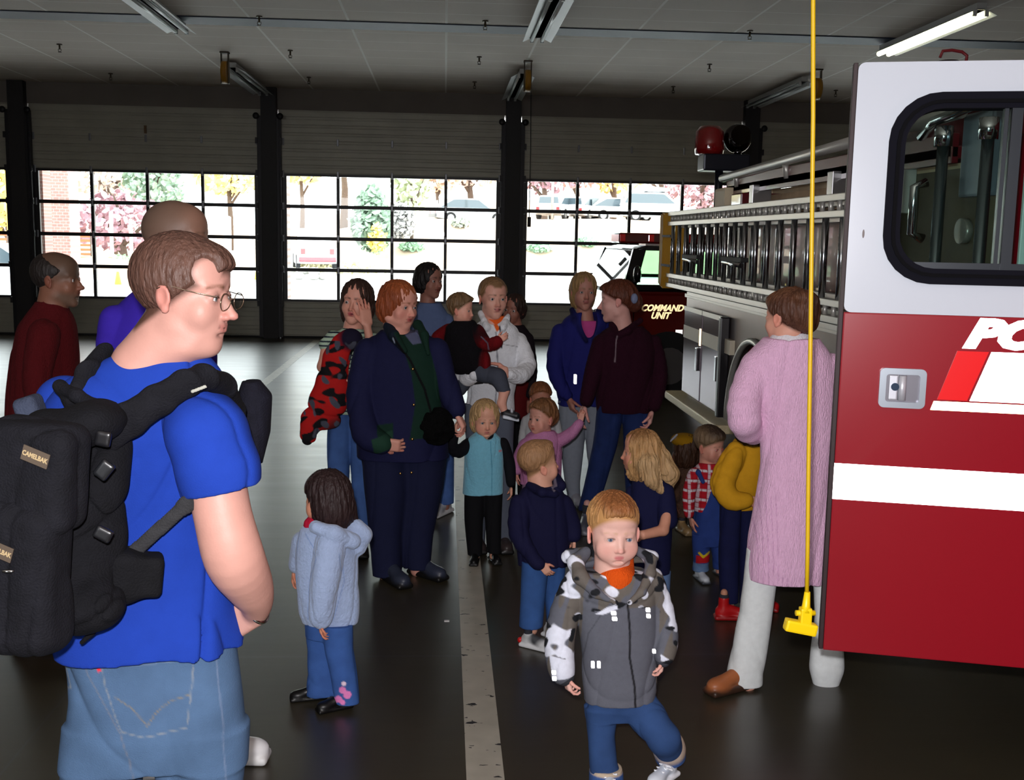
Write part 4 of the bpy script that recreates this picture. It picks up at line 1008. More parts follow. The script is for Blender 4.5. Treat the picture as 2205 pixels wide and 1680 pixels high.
    def hair(s, col, style='short', front=.27, back=-.25, fy=-.36, thick=1., length=-.5, amp=.0025, col2=None, width=.40, vol=1., bangs=None, fringe=True, n=46, deep=.42, vox=None):
        h, R, T_ = s.hh, s.hR, s.T_; ch = s.hchild
        q = s.part('hair', hair_m, vox or s.vox, strands(T_(0, .1, .1), amp, n))
        t = .026*thick
        q.ell(T_(0, .075, .145), np.array([.335+.02*ch+t, .42+t, .365+t])*h, R, k=.03*h, col=col)
        # scalp tinted under the hair so that the hairline is soft
        fp = np.array([0, -.36, front-.035]); bq = np.array([0, .42, back-.03]); dd = bq-fp; nv = R @ nrm(np.array([0, dd[2], -dd[1]])*(-1 if -dd[1] > 0 else 1)); o_ = T_(*fp)
        tl = [(T_(sd_*.27, -.36, .22), .19*h) for sd_ in (-1, 1)] if style == 'sides' else []
        tmp = lambda p: np.min([np.linalg.norm(p-a_, axis=1)-r_ for a_, r_ in tl], axis=0) if tl else np.full(len(p), 9.)
        if style not in ('long', 'bob', 'bald'): s.body.add(lambda p, o_=o_, nv=nv, hh=h, c_=T_(0, .06, .14): np.maximum((p-o_) @ nv, np.maximum(np.linalg.norm(p-c_, axis=1)-.6*hh, -tmp(p))), o_-h, o_+h, .01, col, 'p', .05*h)
        for sd_ in (-1, 1): s.body.ell(T_(sd_*.36, .05, -.03-.08*ch), np.array([.055, .095, .125])*h, R, op='p', col=tuple(int(v*f_) for v, f_ in zip(s.skin, (1, .9, .9))), soft=.006)
        if style == 'bald':
            q.ell(T_(0, -.16, .42), np.array([.33, .42, .36])*h, R, k=.04*h, op='s')
        if style not in ('long', 'bob', 'bald') and fringe: q.ell(T_(0, -.13, .27), np.array([.262, .25+.025*thick, .20])*h, R, k=.03*h, col=col)
        if style in ('long', 'bob'):
            q.ell(T_(0, .14, (length+.3)/2), np.array([width*vol, deep*.86*vol, (.42-length)/2+.08])*h, R, k=.08*h, col=col)
            q.ell(T_(0, -.36, -.16), np.array([.245, .36, .47])*h, R, k=.04*h, op='s')
            b = front if bangs is None else bangs
            q.ell(T_(0, -.50, b-.50), np.array([.30, .36, .5])*h, R, k=.03*h, op='s')
            # bottom edge
            q.cut(T_(0, 0, length), R @ np.array([0, 0, -1.]), k=.05*h)
        else:
            # hairline plane from the forehead to the nape
            f = np.array([0, fy, front]); bk = np.array([0, .42, back]); d = bk-f; nn = np.array([0, d[2], -d[1]]); nn = nn if nn[2] < 0 else -nn
            q.cut(T_(*f), R @ nn, k=.03*h)
            if style == 'sides':                    # receding temples
                for sd in (-1, 1): q.ell(T_(sd*.27, -.33, .24), np.array([.13, .17, .20])*h, R, k=.03*h, op='s')
            q.ell(T_(0, -.50, front-.42), np.array([.26, .30, .42])*h, R, k=.03*h, op='s')
            if style != 'cap':
                for sd in (-1, 1): q.ell(T_(sd*.38, .05, -.06), np.array([.10, .10, .13])*h, R, k=.03*h, op='s')
        if col2 is not None: q.ell(T_(0, -.1, .42), np.array([.3, .45, .22])*h, R, op='p', col=col2, soft=.2*h)
        s.hq = q
        return q
    def hand(s, wrist, dirn, palm, size, thumb=1, curl=.6, q=None, spread=.1, col=None):
        """wrist point, finger direction, palm normal; thumb=+1/-1 picks the side it leaves the palm"""
        q = q or s.body; col = col or s.skin; d = nrm(dirn); n = nrm(palm - d*(np.dot(palm, d))); sd = np.cross(d, n)*thumb; L = size
        rd = (min(255, col[0]), int(col[1]*.93), int(col[2]*.92))
        Rm_ = np.stack([sd, n, d], 1); w = np.asarray(wrist, float)
        q.box(w + d*L*.25, (L*.21, L*.085, L*.27), Rm_, rad=L*.08, k=L*.06, col=col)
        q.ell(w + d*L*.22 + sd*L*.10 + n*L*.05, (L*.11, L*.09, L*.18), Rm_, k=L*.05, col=col)
        lens = (.40, .46, .43, .33); offs = (.155, .052, -.052, -.150); rr = L*.050
        for i in range(4):
            b = w + d*L*(.49 - .02*abs(i-1)) + sd*L*offs[i]; dd = nrm(d + sd*spread*(1.2-i*.8)); ang = curl*(.55+.08*i); tot = 0; pts = [b]; rs = [rr*1.05]
            for j, fr in enumerate((.45, .31, .24)):
                tot += ang*(1 if j else .8); v = dd*math.cos(tot) + n*math.sin(tot); pts.append(pts[-1] + v*L*lens[i]*fr); rs.append(rr*(1-.1*(j+1)))
            q.chain(pts, rs, k=L*.018, col=col if i % 2 else rd)
        b = w + d*L*.12 + sd*L*.15 + n*L*.03; v1 = nrm(sd*.75 + d*.75 + n*.25); p1 = b + v1*L*.2; v2 = nrm(sd*.25 + d*1. + n*(.2+.5*curl)); p2 = p1 + v2*L*.17; v3 = nrm(v2 + n*.3*curl - sd*.1); p3 = p2 + v3*L*.13
        q.chain([b, p1, p2, p3], [L*.075, L*.062, L*.055, L*.045], k=L*.03, col=rd)
    def pl(s, q, pts, w, col, ymax=.03, soft=.002):
        """a sewn or printed line on the side that faces the camera"""
        P = [s.p(a, b)[[0, 2]] for a, b in pts]; r = w*s.s/2
        def fn(p):
            x = p[:, [0, 2]]; d = np.full(len(p), 9.)
            for a, b in zip(P[:-1], P[1:]):
                ba = b-a; t = np.clip(((x-a) @ ba)/max(ba@ba, 1e-9), 0, 1); d = np.minimum(d, np.linalg.norm(x-a-t[:, None]*ba, axis=1)-r)
            return np.where(p[:, 1] > ymax, 1., d)
        A = np.array(P); q.add(fn, (A[:, 0].min()-r, -9, A[:, 1].min()-r), (A[:, 0].max()+r, 9, A[:, 1].max()+r), .01, col, 'p', soft)
    def pp(s, q, pts, col, ymax=.03, soft=.003):
        """a printed patch on the side that faces the camera"""
        P = np.array([s.p(a, b)[[0, 2]] for a, b in pts])
        def fn(p):
            x = p[:, [0, 2]]; ins = np.zeros(len(p), bool); d = np.full(len(p), 9.)
            for i in range(len(P)):
                a, b = P[i], P[(i+1) % len(P)]; ba = b-a; t = np.clip(((x-a) @ ba)/max(ba@ba, 1e-9), 0, 1); d = np.minimum(d, np.linalg.norm(x-a-t[:, None]*ba, axis=1))
                c = ((a[1] > x[:, 1]) != (b[1] > x[:, 1])) & (x[:, 0] < (b[0]-a[0])*(x[:, 1]-a[1])/(b[1]-a[1]+1e-12)+a[0]); ins ^= c
            return np.where(p[:, 1] > ymax, 1., np.where(ins, -d, d))
        q.add(fn, (P[:, 0].min(), -9, P[:, 1].min()), (P[:, 0].max(), 9, P[:, 1].max()), .01, col, 'p', soft)
    def blot(s, q, col, sc_, thr, seed, lo=None, hi=None, keep=None):
        """printed camouflage patches"""
        rs = np.random.RandomState(seed); ks = rs.normal(size=(6, 3)); ks /= np.linalg.norm(ks, axis=1)[:, None]; ph = rs.uniform(0, 6.28, 6)
        def fn(p):
            v = sum(np.sin(p @ ks[i]*sc_*(1+.35*i) + ph[i] + 1.3*np.sin(p @ ks[(i+2) % 6]*sc_*.8)) for i in range(6))/6
            d = (thr - v)*.03
            return d if keep is None else np.where(keep(p), d, 1.)
        q.add(fn, lo if lo is not None else (-9, -9, -9), hi if hi is not None else (9, 9, 9), .01, col, 'p', .002)
    def stripes(s, q, col, period, duty, axis=2, ph=0., lo=None, hi=None, keep=None):
        def fn(p):
            f = np.abs(((p[:, axis]+ph)/period) % 1 - .5)*2; d = (f-duty)*period/2
            return d if keep is None else np.where(keep(p), d, 1.)
        q.add(fn, lo if lo is not None else (-9, -9, -9), hi if hi is not None else (9, 9, 9), .01, col, 'p', .002)
    def shoe(s, px, py, dy, yaw, L, col=(40, 40, 44), sole=(20, 20, 20), col2=None, ankle=None, h=.36, lift=0.):
        g = s.p(px, py, dy); g[2] = lift - 0.; R = rotm(yaw); q = s.part('shoe', shoe_m, min(s.vox, .006))
        f = lambda x, y, z: g + R @ (np.array([x, y, z])*L)
        q.box(f(0, -.12, .055), (L*.165, L*.46, L*.055), R, rad=L*.05, k=.01, col=sole)
        q.ell(f(0, -.36, .15), np.array([.155, .22, .12])*L, R, k=.05*L, col=col)
        q.ell(f(0, .12, .19), np.array([.14, .20, .17])*L, R, k=.05*L, col=col)
        q.cap(f(0, -.25, .17), f(0, .10, .28), .12*L, .12*L, k=.05*L, col=col2 or col)
        q.cap(f(0, .12, .2), f(0, .12, h), .13*L, .125*L, k=.03*L, col=col)
        q.cut(f(0, 0, 0), (0, 0, -1), k=.001)
        sk_ = s.part('sock', cloth_m); sk_.cap(f(0, .12, .2), f(0, .12, .62), .112*L, .118*L, col=(50, 50, 58)); sk_.cut(f(0, .12, .62), Z_)
        s.body.cap(f(0, .12, .15), f(0, .12, .66), .08*L, .085*L, k=.01, col=s.skin); s.body.cap(f(0, .12, .12), f(0, -.3, .09), .08*L, .07*L, k=.02, col=s.skin)
        return f
    def done(s):
        s.body.mesh('body', skin_m, s.root)
        for n, m, q in s.parts: q.mesh(n, m, s.root)
        return s.root
# ================================================================ the man with the backpack
X_ = np.array([1., 0, 0]); Y_ = np.array([0, 1., 0]); Z_ = np.array([0, 0, 1.])
m = Fig('person in a bright blue t-shirt, jeans and glasses, wearing a black backpack', 330, 1400, 2.2, .0042)
SK = (184, 137, 124)
m.head(402, 506, 758, 1.34, -.10, .02, skin=SK, iris=(80, 90, 90), brow=(112, 78, 60), neck=(322, 812, .02), neck_r=.255, fat=.15, lips=(164, 108, 98))
m.body.chain([m.p(345, 745), m.p(300, 790)], [m.r(46), m.r(56)], k=.04, col=SK)
m.body.ell(m.p(405, 748, -.01), (.035, .045, .022), k=.04, col=SK)
m.hair((84, 58, 48), 'sides', front=.25, back=-.38, fy=-.36, thick=.75, amp=.0009, n=80, vox=.003)
sh = m.part('tshirt', M('blue_jersey', rough=.9, vcol=True, var=.05, vscale=30, bump=.15, bscale=400, spec=.15), .004, folds(.010, 17, 3, .6))
BL = (25, 54, 144)
sh.loft(m.rows([(738, 288, 400, 0, .75), (760, 250, 425, 0, .55), (785, 195, 455, 0, .5), (820, 140, 485, 0, .5), (870, 100, 505, 0, .52), (930, 100, 505, 0, .55), (1000, 130, 480, 0, .6), (1100, 150, 455, 0, .62), (1200, 152, 465, 0, .62), (1300, 136, 500, 0, .66), (1388, 120, 522, 0, .66)]), col=BL)
sh.cap(m.p(345, 700), m.p(335, 745), m.r(52), m.r(54), k=.004, op='s')
sl = m.part('sleeve', _mats['blue_jersey'], .004, folds(.006, 18, 5, .6))
sl.chain([m.p(415, 870, -.04), m.p(445, 930, -.09), m.p(468, 1010, -.10), m.p(478, 1075, -.10)], [m.r(72), m.r(80), m.r(80), m.r(78)], k=.02, col=BL)
sl.cut(m.p(473, 1050, -.1), m.p(500, 1150, -.1)-m.p(468, 1030, -.1), k=.002)
sl.chain([m.p(478, 1000, -.1), m.p(487, 1090, -.1)], [m.r(60), m.r(66)], k=.004, op='s')
b_ = m.body
AR = [(430, 900, -.07, 50), (462, 1020, -.10, 57), (480, 1110, -.12, 57), (504, 1200, -.12, 60), (534, 1256, -.07, 50), (550, 1290, -.03, 37), (552, 1314, .0, 28)]
b_.flow([m.p(a, b, c) for a, b, c, r in AR], [m.r(r) for a, b, c, r in AR], 24, k=.006, col=SK)

wr = m.p(548, 1312, .0); m.hand(wr, m.p(452, 1372, .03)-wr, np.array([.3, .9, .1]), .17, -1, .1)
b_.chain([m.p(440, 900, -.05), m.p(330, 880, .0), m.p(130, 890, .05)], [.035, .035, .035], k=.01, col=SK); b_.chain([m.p(322, 812, .03), m.p(320, 1100, .03), m.p(325, 1400, .03)], [.045, .055, .055], k=.01, col=SK)
for a in (225, 425): b_.chain([m.p(325, 1400, .03), m.p(a, 1600, .02), m.p(a, 2380)], [.05, .05, .035], k=.01, col=SK)
# other arm, mostly hidden by the backpack
b_.chain([m.p(120, 880, .05), m.p(105, 1050, .12), m.p(120, 1200, .10), m.p(150, 1340, .14)], [m.r(50), m.r(46), m.r(40), m.r(28)], k=.03, col=SK)
sl2 = m.part('sleeve', _mats['blue_jersey'], .005); sl2.chain([m.p(140, 870, .04), m.p(118, 960, .08), m.p(110, 1040, .1)], [m.r(62), m.r(62), m.r(62)], k=.02, col=BL); sl2.cut(m.p(110, 1040, .1), -Z_)
jm = M('light_denim', rough=.9, vcol=True, var=.22, vscale=9, bump=.25, bscale=420, spec=.15)
je = m.part('jeans', jm, .0042, folds(.006, 9, 8, .5))
JC = (72, 96, 126)
je.loft(m.rows([(1352, 128, 506, 0, .5), (1400, 134, 510, 0, .52), (1450, 146, 518, 0, .55), (1500, 150, 526, 0, .58), (1560, 144, 534, 0, .58), (1640, 136, 534, 0, .5)]), col=JC)
je.loft(m.rows([(1560, 145, 335, 0, .8), (1680, 130, 310, 0, .85), (1900, 140, 296, 0, .9), (2150, 150, 290, 0, .9), (2370, 145, 290, 0, .9)]), k=.02, col=JC)
je.loft(m.rows([(1560, 315, 536, 0, .8), (1680, 330, 532, 0, .85), (1900, 335, 505, 0, .9), (2150, 340, 490, 0, .9), (2370, 335, 490, 0, .9)]), k=.02, col=JC)
ST = (112, 120, 130); DS = (66, 92, 140)

for pts in (((244, 1385), (255, 1440), (278, 1500), (292, 1530), (340, 1541), (425, 1525), (432, 1450), (436, 1378)),): m.pl(je, pts, 2.6, ST, 0)
m.pl(je, ((278, 1462), (310, 1480), (335, 1505), (345, 1518), (362, 1492), (390, 1470), (428, 1460)), 2.6, (112, 108, 100), 0)
m.pl(je, ((200, 1365), (215, 1420), (262, 1490), (290, 1535), (306, 1590), (318, 1680)), 3, (96, 104, 120), 0)
m.pl(je, ((476, 1370), (482, 1440), (494, 1530), (500, 1680)), 2.4, (100, 116, 142), 0)
m.pl(je, ((118, 1440), (150, 1470), (168, 1462), (150, 1420), (140, 1366)), 4, ST, 0)
m.pl(je, ((245, 1390), (300, 1394), (360, 1393), (430, 1384)), 3, (110, 124, 146), 0)
m.pl(je, ((480, 1362), (516, 1368)), 5, DS, 0)
m.pp(je, ((233, 1395), (241, 1393), (246, 1410), (238, 1412)), (224, 40, 50), 0)
m.pp(je, ((476, 1366), (484, 1365), (484, 1373), (476, 1373)), (160, 90, 70), 0)
for a in ((1300, 2420), ): 
    m.shoe(225, 2440, -.02, 2.3, .29, (90, 70, 55)); m.shoe(415, 2440, -.06, 2.3, .29, (90, 70, 55))
m.done()
# glasses
gl = MB(); T_ = m.T_; R3 = Matrix([list(r) for r in m.hR])
for sd in (-1, 1):
    ring = [tuple(T_(sd*.135 + .098*math.cos(a), -.405 - .012*abs(math.cos(a)), -.015 + .072*math.sin(a))) for a in np.linspace(0, 2*PI, 25)]
    gl.tube(ring, .0011, 6, cap=False)
    gl.tube([tuple(T_(sd*.235, -.40, .03)), tuple(T_(sd*.262, -.385, .03)), tuple(T_(sd*.315, -.15, .055)), tuple(T_(sd*.34, .02, .085)), tuple(T_(sd*.345, .10, .04))], .0012, 6)
gl.tube([tuple(T_(-.04, -.41, .0)), tuple(T_(0, -.43, .012)), tuple(T_(.04, -.41, .0))], .0011, 6)
gl.build('eyeglasses', M('glasses_wire', (150, 130, 110), .25, .9), m.root)
gn = MB()
for sd in (-1, 1):
    vs = [gn.bm.verts.new(tuple(T_(sd*.135 + .095*math.cos(a), -.405, -.015 + .070*math.sin(a)))) for a in np.linspace(0, 2*PI, 24, endpoint=False)]; gn.bm.faces.new(vs)
go = gn.build('lens', glass('lens_glass', (250, 252, 252), .02), m.root)
wt = MB(); c0 = m.p(553, 1312, 0); ax_ = Vector(nrm(m.p(452, 1372, .03)-wr)); u_ = ax_.orthogonal().normalized(); v_ = ax_.cross(u_)
wt.tube([Vector(c0) + (u_*math.cos(a) + v_*math.sin(a))*.030 for a in np.linspace(0, 2*PI, 33)], .0048, 8, cap=False)
wt.build('wristwatch', M('watch_steel', (190, 190, 184), .18, 1.), m.root)

# ---------------------------------------------------------------- his backpack
bp = Fig('large black backpack with tan badges worn over the bright blue t-shirt', 110, 1300, 2.02, .0045, cat='backpack', name='backpack', gz=m.base[2]+.78)
bp.skin = (30, 30, 34)
nyl = M('black_nylon', rough=.85, vcol=True, var=.3, vscale=30, bump=.4, bscale=260, spec=.15)
BK = (13, 13, 17); BK2 = (17, 17, 22)
q = bp.part('main_compartment', nyl, .0045, folds(.009, 26, 4, .7))
q.loft(bp.rows([(868, 165, 248, .06, .6), (900, 118, 264, .05, .6), (950, 66, 274, .03, .62), (1050, 10, 277, 0, .62), (1150, -35, 268, 0, .62), (1250, -60, 250, 0, .62), (1330, -45, 222, 0, .6), (1378, -25, 130, 0, .6)], dy=.02), col=BK)
q.ell(bp.p(190, 1310, -.05), (.07, .06, .05), k=.03, col=BK)
q = bp.part('front_pocket', nyl, .0045, folds(.005, 28, 6, .7))
q.box(bp.p(75, 1020, -.135), (.085, .05, .095), rotm(-.25, 0, .12), rad=.03, k=.02, col=BK2)
q = bp.part('lower_pocket', nyl, .0045, folds(.007, 28, 7, .7))
q.box(bp.p(20, 1235, -.145), (.105, .05, .135), rotm(-.25, 0, .06), rad=.035, k=.02, col=BK2)
q = bp.part('top_flap', nyl, .0045, folds(.003, 22, 9, .7))
q.ell(bp.p(205, 905, -.03), (.055, .07, .04), k=.02, col=BK); q.ell(bp.p(130, 925, -.06), (.06, .06, .035), rotm(0, 0, .3), k=.02, col=BK)
q = bp.part('side_pouch', nyl, .004, folds(.003, 30, 2)); q.box(bp.p(72, 898, .06), (.022, .03, .042), rotm(0, 0, -.3), rad=.012, k=.01, col=(52, 58, 74)); q.ell(bp.p(60, 930, .04), (.03, .03, .02), k=.01, col=BK)
q = bp.part('hip_pad', nyl, .004, folds(.002, 20, 5))
q.box(bp.p(295, 1236, .02), (.047, .03, .040), rotm(.3, 0, .12), rad=.012, k=.02, col=(13, 13, 16)); q.box(bp.p(235, 1240, .02), (.05, .035, .05), rotm(.1, 0, 0), rad=.02, k=.03, col=BK)
q = bp.part('grab_loop', nyl, .004); q.chain([bp.p(128, 832, .04), bp.p(165, 852, .0), bp.p(205, 876, -.02), bp.p(240, 900, .0)], [bp.r(13), bp.r(14), bp.r(15), bp.r(14)], k=.01, col=BK2)
q.chain([bp.p(130, 832, .04), bp.p(150, 862, .04), bp.p(160, 890, .02)], [bp.r(13), bp.r(14), bp.r(14)], k=.01, col=BK)
# straps follow the shoulder of the man, thickness along his back
def strap(pts, rs, n_, sq_=.3):
    q = bp.part('shoulder_strap', nyl, .004); P = [bp.p(*a) for a in pts]
    for i in range(len(P)-1): q.cap(P[i], P[i+1], bp.r(rs[i]), bp.r(rs[i+1]), k=.01, col=BK2, ax=n_, sq=sq_)
strap([(225, 940, .0), (275, 905, .0), (340, 862, .01), (400, 825, .02), (440, 812, .05), (478, 830, .12), (500, 880, .22), (512, 940, .26)], [40, 38, 34, 30, 30, 32, 30, 26], (.1, 1, .35), .34)
strap([(160, 900, .10), (170, 850, .12), (190, 800, .14), (225, 755, .20)], [26, 28, 26, 22], (-.5, .8, .4), .34)
q = bp.part('lower_strap', nyl, .0035); q.cap(bp.p(270, 1205, .03), bp.p(402, 1086, .03), bp.r(16), ax=(0, 1, 0), sq=.25, col=(44, 44, 46)); q.cap(bp.p(402, 1086, .03), bp.p(455, 1060, .2), bp.r(16), ax=(0, 1, 0), sq=.25, col=(44, 44, 46))
q = bp.part('hanging_strap', nyl, .003); q.cap(bp.p(196, 1310, -.02), bp.p(197, 1362, -.02), bp.r(5), k=.004, col=BK); q.chain([bp.p(200, 1362, -.02), bp.p(176, 1384, -.02)], [bp.r(7), bp.r(5)], k=.004, col=BK)
q = bp.part('buckle', M('buckle_plastic', rough=.35, vcol=True), .003); q.box(bp.p(224, 1012, -.12), (.017, .006, .013), rotm(0, 0, -.9), rad=.004, col=(20, 21, 24)); 
q = bp.part('buckle', _mats['buckle_plastic'], .003); q.box(bp.p(222, 945, -.09), (.014, .006, .014), rotm(0, 0, .2), rad=.004, col=(18, 18, 21))
q = bp.part('buckle', _mats['buckle_plastic'], .003); q.box(bp.p(128, 1122, -.16), (.016, .006, .012), rotm(0, 0, .7), rad=.004, col=(18, 18, 21))
q = bp.part('buckle', _mats['buckle_plastic'], .003); q.box(bp.p(222, 1150, -.12), (.016, .006, .012), rotm(0, 0, .5), rad=.004, col=(18, 18, 21))
q = bp.part('chest_pouch', nyl, .004, folds(.003, 22, 11, .6))
P0 = bp.p(543, 905, .42); q.loft([(bp.p(543, 818, .42)[2], bp.p(540, 818, .42)[0], P0[1], .020, .03), (bp.p(543, 850, .42)[2], bp.p(547, 850, .42)[0], P0[1], .038, .04), (bp.p(543, 930, .42)[2], bp.p(543, 930, .42)[0], P0[1], .039, .045), (bp.p(543, 998, .42)[2], bp.p(548, 998, .42)[0], P0[1], .016, .03)], col=(20, 20, 30), k=.02)
q = bp.part('strap_label', M('label_grey', (150, 150, 140), .7), .002); q.box(bp.p(428, 838, -.015), (.0155, .002, .0035), rotm(0, 0, -.38), rad=.001, col=(150, 150, 140)); 
bp.body.ell(bp.p(150, 1150, .03), (.06, .05, .12), col=BK)     # padding inside
bp.body.mesh('back_panel', nyl, bp.root)
for n, mm, q in bp.parts: q.mesh(n, mm, bp.root)
def badge(px, py, dy, w, h_, rx, txt, sz):
    c = bp.p(px, py, dy); Rb = Matrix([list(r) for r in rotm(-.25, 0, .32)]).to_4x4()
    o = MB().box(-w/2, w/2, -.0012, .0012, -h_/2, h_/2, .0006).build('badge', M('badge_brown', (74, 62, 50), .8), bp.root); o.matrix_local = Matrix.Translation(Vector(c)) @ Rb
    t = text(txt, 'badge_lettering', M('badge_tan', (168, 146, 108), .8), Matrix.Translation((0, -.0016, 0)) @ Matrix.Rotation(PI/2, 4, 'X'), sz, o, .0003, 0, .82, .0004)
badge(76, 984, -.205, .050, .026, 0, 'CAMELBAK', .0115)
badge(-2, 1186, -.215, .050, .026, 0, 'CAMELBAK', .0115)
c = bp.p(17, 1230, -.22); b = MB(); b.sph(tuple(c), .008, (1.3, .5, .35)); b.build('zip_pull', chrome, bp.root)

# ================================================================ bald man behind him
m = Fig('person with a shaved head and a violet-blue shirt behind the bright blue t-shirt', 400, 1560, 3.5, .006)
SK = (150, 108, 90)  # skin and shirt colours lowered to stand in for weaker flash
m.head(386, 432, 602, 1.45, -.02, 0, skin=SK, iris=(50, 40, 30), brow=(90, 66, 50), neck=(360, 660), neck_r=.25)
T_ = m.T_; m.body.ell(T_(0, .09, .16), np.array([.36, .44, .37])*m.hh, m.hR, op='p', col=(100, 80, 68), soft=.10*m.hh)
q = m.part('shirt', cloth_m, .006, folds(.006, 11, 12, .4)); VC = (50, 30, 150)
q.loft(m.rows([(604, 330, 400, 0, .8), (622, 290, 430), (660, 254, 448), (700, 234, 456), (760, 224, 462), (900, 226, 464), (1060, 235, 455)], .75), col=VC)
m.limb(q, [(250, 690, -.05, 34), (238, 830, -.05, 32), (260, 960, -.12, 28)], VC); m.hand(m.p(262, 975, -.12), -Z_, X_, .18)
m.body.chain([m.p(360, 650), m.p(345, 800), m.p(345, 1050)], [.05, .08, .06], k=.02, col=SK); m.body.cap(m.p(345, 720), m.p(252, 700, -.05), .05, .04, k=.03, col=SK)
for a in (303, 400): m.body.chain([m.p(345, 1050), m.p(a, 1200), m.p(a, 1560)], [.05, .035, .03], k=.01, col=SK)
q = m.part('trousers', denim_m, .007, folds(.006, 9, 2)); q.loft(m.rows([(1040, 240, 450), (1150, 240, 445), (1200, 245, 440)], .7), col=(40, 44, 60))
for a, b in ((255, 350), (350, 450)): q.loft(m.rows([(1160, a, b), (1350, a+8, b-4), (1560, a+10, b-4)], 1.), col=(40, 44, 60), k=.02)
m.shoe(330, 1625, -.05, 1.5, .30, (228, 228, 230), (220, 220, 220)); m.shoe(470, 1595, .05, 1.5, .30, (228, 228, 230), (220, 220, 220))
m.done()
# ================================================================ man in the maroon sweater at the left
m = Fig('person in a dark maroon sweater standing near the left edge of the picture', 95, 1380, 4.62, .0065)
SK = (126, 84, 66)  # flash falloff at the left edge put into darker skin and sweater colours
m.head(126, 543, 662, 1.5, -.02, 0, skin=SK, iris=(50, 40, 30), brow=(80, 60, 48), neck=(105, 706), neck_r=.26, stubble=(104, 80, 66))
T_ = m.T_; m.body.ell(T_(0, .0, .2), np.array([.36, .44, .33])*m.hh, m.hR, op='p', col=(90, 68, 54), soft=.10*m.hh)
m.hair((34, 28, 26), 'bald', front=.16, back=-.36, fy=-.16, thick=.4, amp=.001)
q = m.part('sweater', knit_m, .0065, folds(.008, 9, 14, .4)); VC = (76, 14, 18)
q.loft(m.rows([(650, 82, 135, 0, 1.), (668, 66, 148), (700, 42, 158), (760, 28, 164), (850, 20, 166), (930, 18, 170), (1010, 24, 170)], .8), col=VC)
m.limb(q, [(95, 720, -.17, 30), (80, 830, -.2, 27), (110, 930, -.24, 22)], VC); m.hand(m.p(116, 945, -.24), X_-Z_, Y_, .18)
m.body.chain([m.p(105, 700), m.p(98, 780), m.p(98, 1000)], [.05, .07, .05], k=.02, col=SK); m.body.cap(m.p(98, 740), m.p(95, 730, -.15), .05, .04, k=.03, col=SK)
for a in (68, 126): m.body.chain([m.p(98, 1000), m.p(a, 1100), m.p(a, 1350)], [.04, .03, .025], k=.01, col=SK)
q = m.part('trousers', cloth_m, .008, folds(.006, 9, 2)); q.loft(m.rows([(1000, 30, 165), (1090, 34, 160)], .75), col=(26, 24, 26))
for a, b in ((34, 100), (95, 158)): q.loft(m.rows([(1060, a, b), (1200, a+4, b-4), (1368, a+8, b-6)], 1.), col=(26, 24, 26), k=.02)
m.shoe(80, 1392, -.02, 1.4, .30, (80, 54, 40)); m.shoe(130, 1380, .12, 1.4, .30, (130, 84, 60))
m.done()

# ================================================================ small boy in the grey camouflage jacket
m = Fig('person, small child in a grey camouflage jacket and jeans walking towards the camera', 1330, 1690, 3.35, .0036)
SK = (230, 182, 168)
m.head(1322, 1062, 1211, .13, -.04, .03, child=1, skin=SK, blush=1, iris=(104, 118, 140), brow=(206, 164, 132), neck=(1320, 1245), neck_r=.24, w=1.03, lips=(206, 120, 120))
m.hair((196, 146, 92), 'short', front=.255, back=-.34, fy=-.34, thick=.3, amp=.0018, n=34, vox=.003, col2=(146, 92, 52))
q = m.part('turtleneck', knit_m, .0036); OR = (226, 88, 22)
q.loft(m.rows([(1182, 1281, 1364, .035, .8), (1200, 1279, 1366, .02, .9), (1222, 1277, 1367), (1280, 1262, 1384), (1330, 1270, 1380)], .95, .012), col=OR); q.ell(m.p(1332, 1246, -.04), (.046, .035, .04), k=.03, col=OR)
q.cap(m.p(1322, 1150), m.p(1321, 1168, .02), m.r(33), m.r(30), k=.004, op='s')
cm = M('camo_cloth', rough=.85, vcol=True, var=.06, vscale=60, bump=.2, bscale=350, spec=.15)
q = m.part('jacket', cm, .0036, folds(.0045, 26, 21, .5)); G = (98, 100, 110)
q.loft(m.rows([(1228, 1240, 1408, 0, .5), (1255, 1222, 1424, 0, .55), (1310, 1236, 1422, 0, .62), (1400, 1244, 1420, 0, .66), (1470, 1250, 1420, 0, .68), (1506, 1254, 1416, 0, .68)]), col=G)
q.cap(m.p(1321, 1190), m.p(1322, 1240, .0), m.r(44), m.r(40), k=.004, op='s')
q.ell(m.p(1332, 1215, -.12), (.060, .085, .058), rotm(0, 0, .0), k=.008, op='s')
q.ell(m.p(1341, 1254, -.13), (.034, .085, .056), k=.006, op='s')
A1 = [(1240, 1252, .0, 30), (1215, 1320, -.01, 32), (1205, 1390, -.03, 33), (1211, 1446, -.06, 29)]
A2 = [(1405, 1248, .0, 28), (1424, 1310, .0, 29), (1434, 1370, -.02, 28), (1430, 1410, -.05, 24)]
m.limb(q, A1, G, k=.014, ir=.6); m.limb(q, A2, G, k=.014, ir=.6)
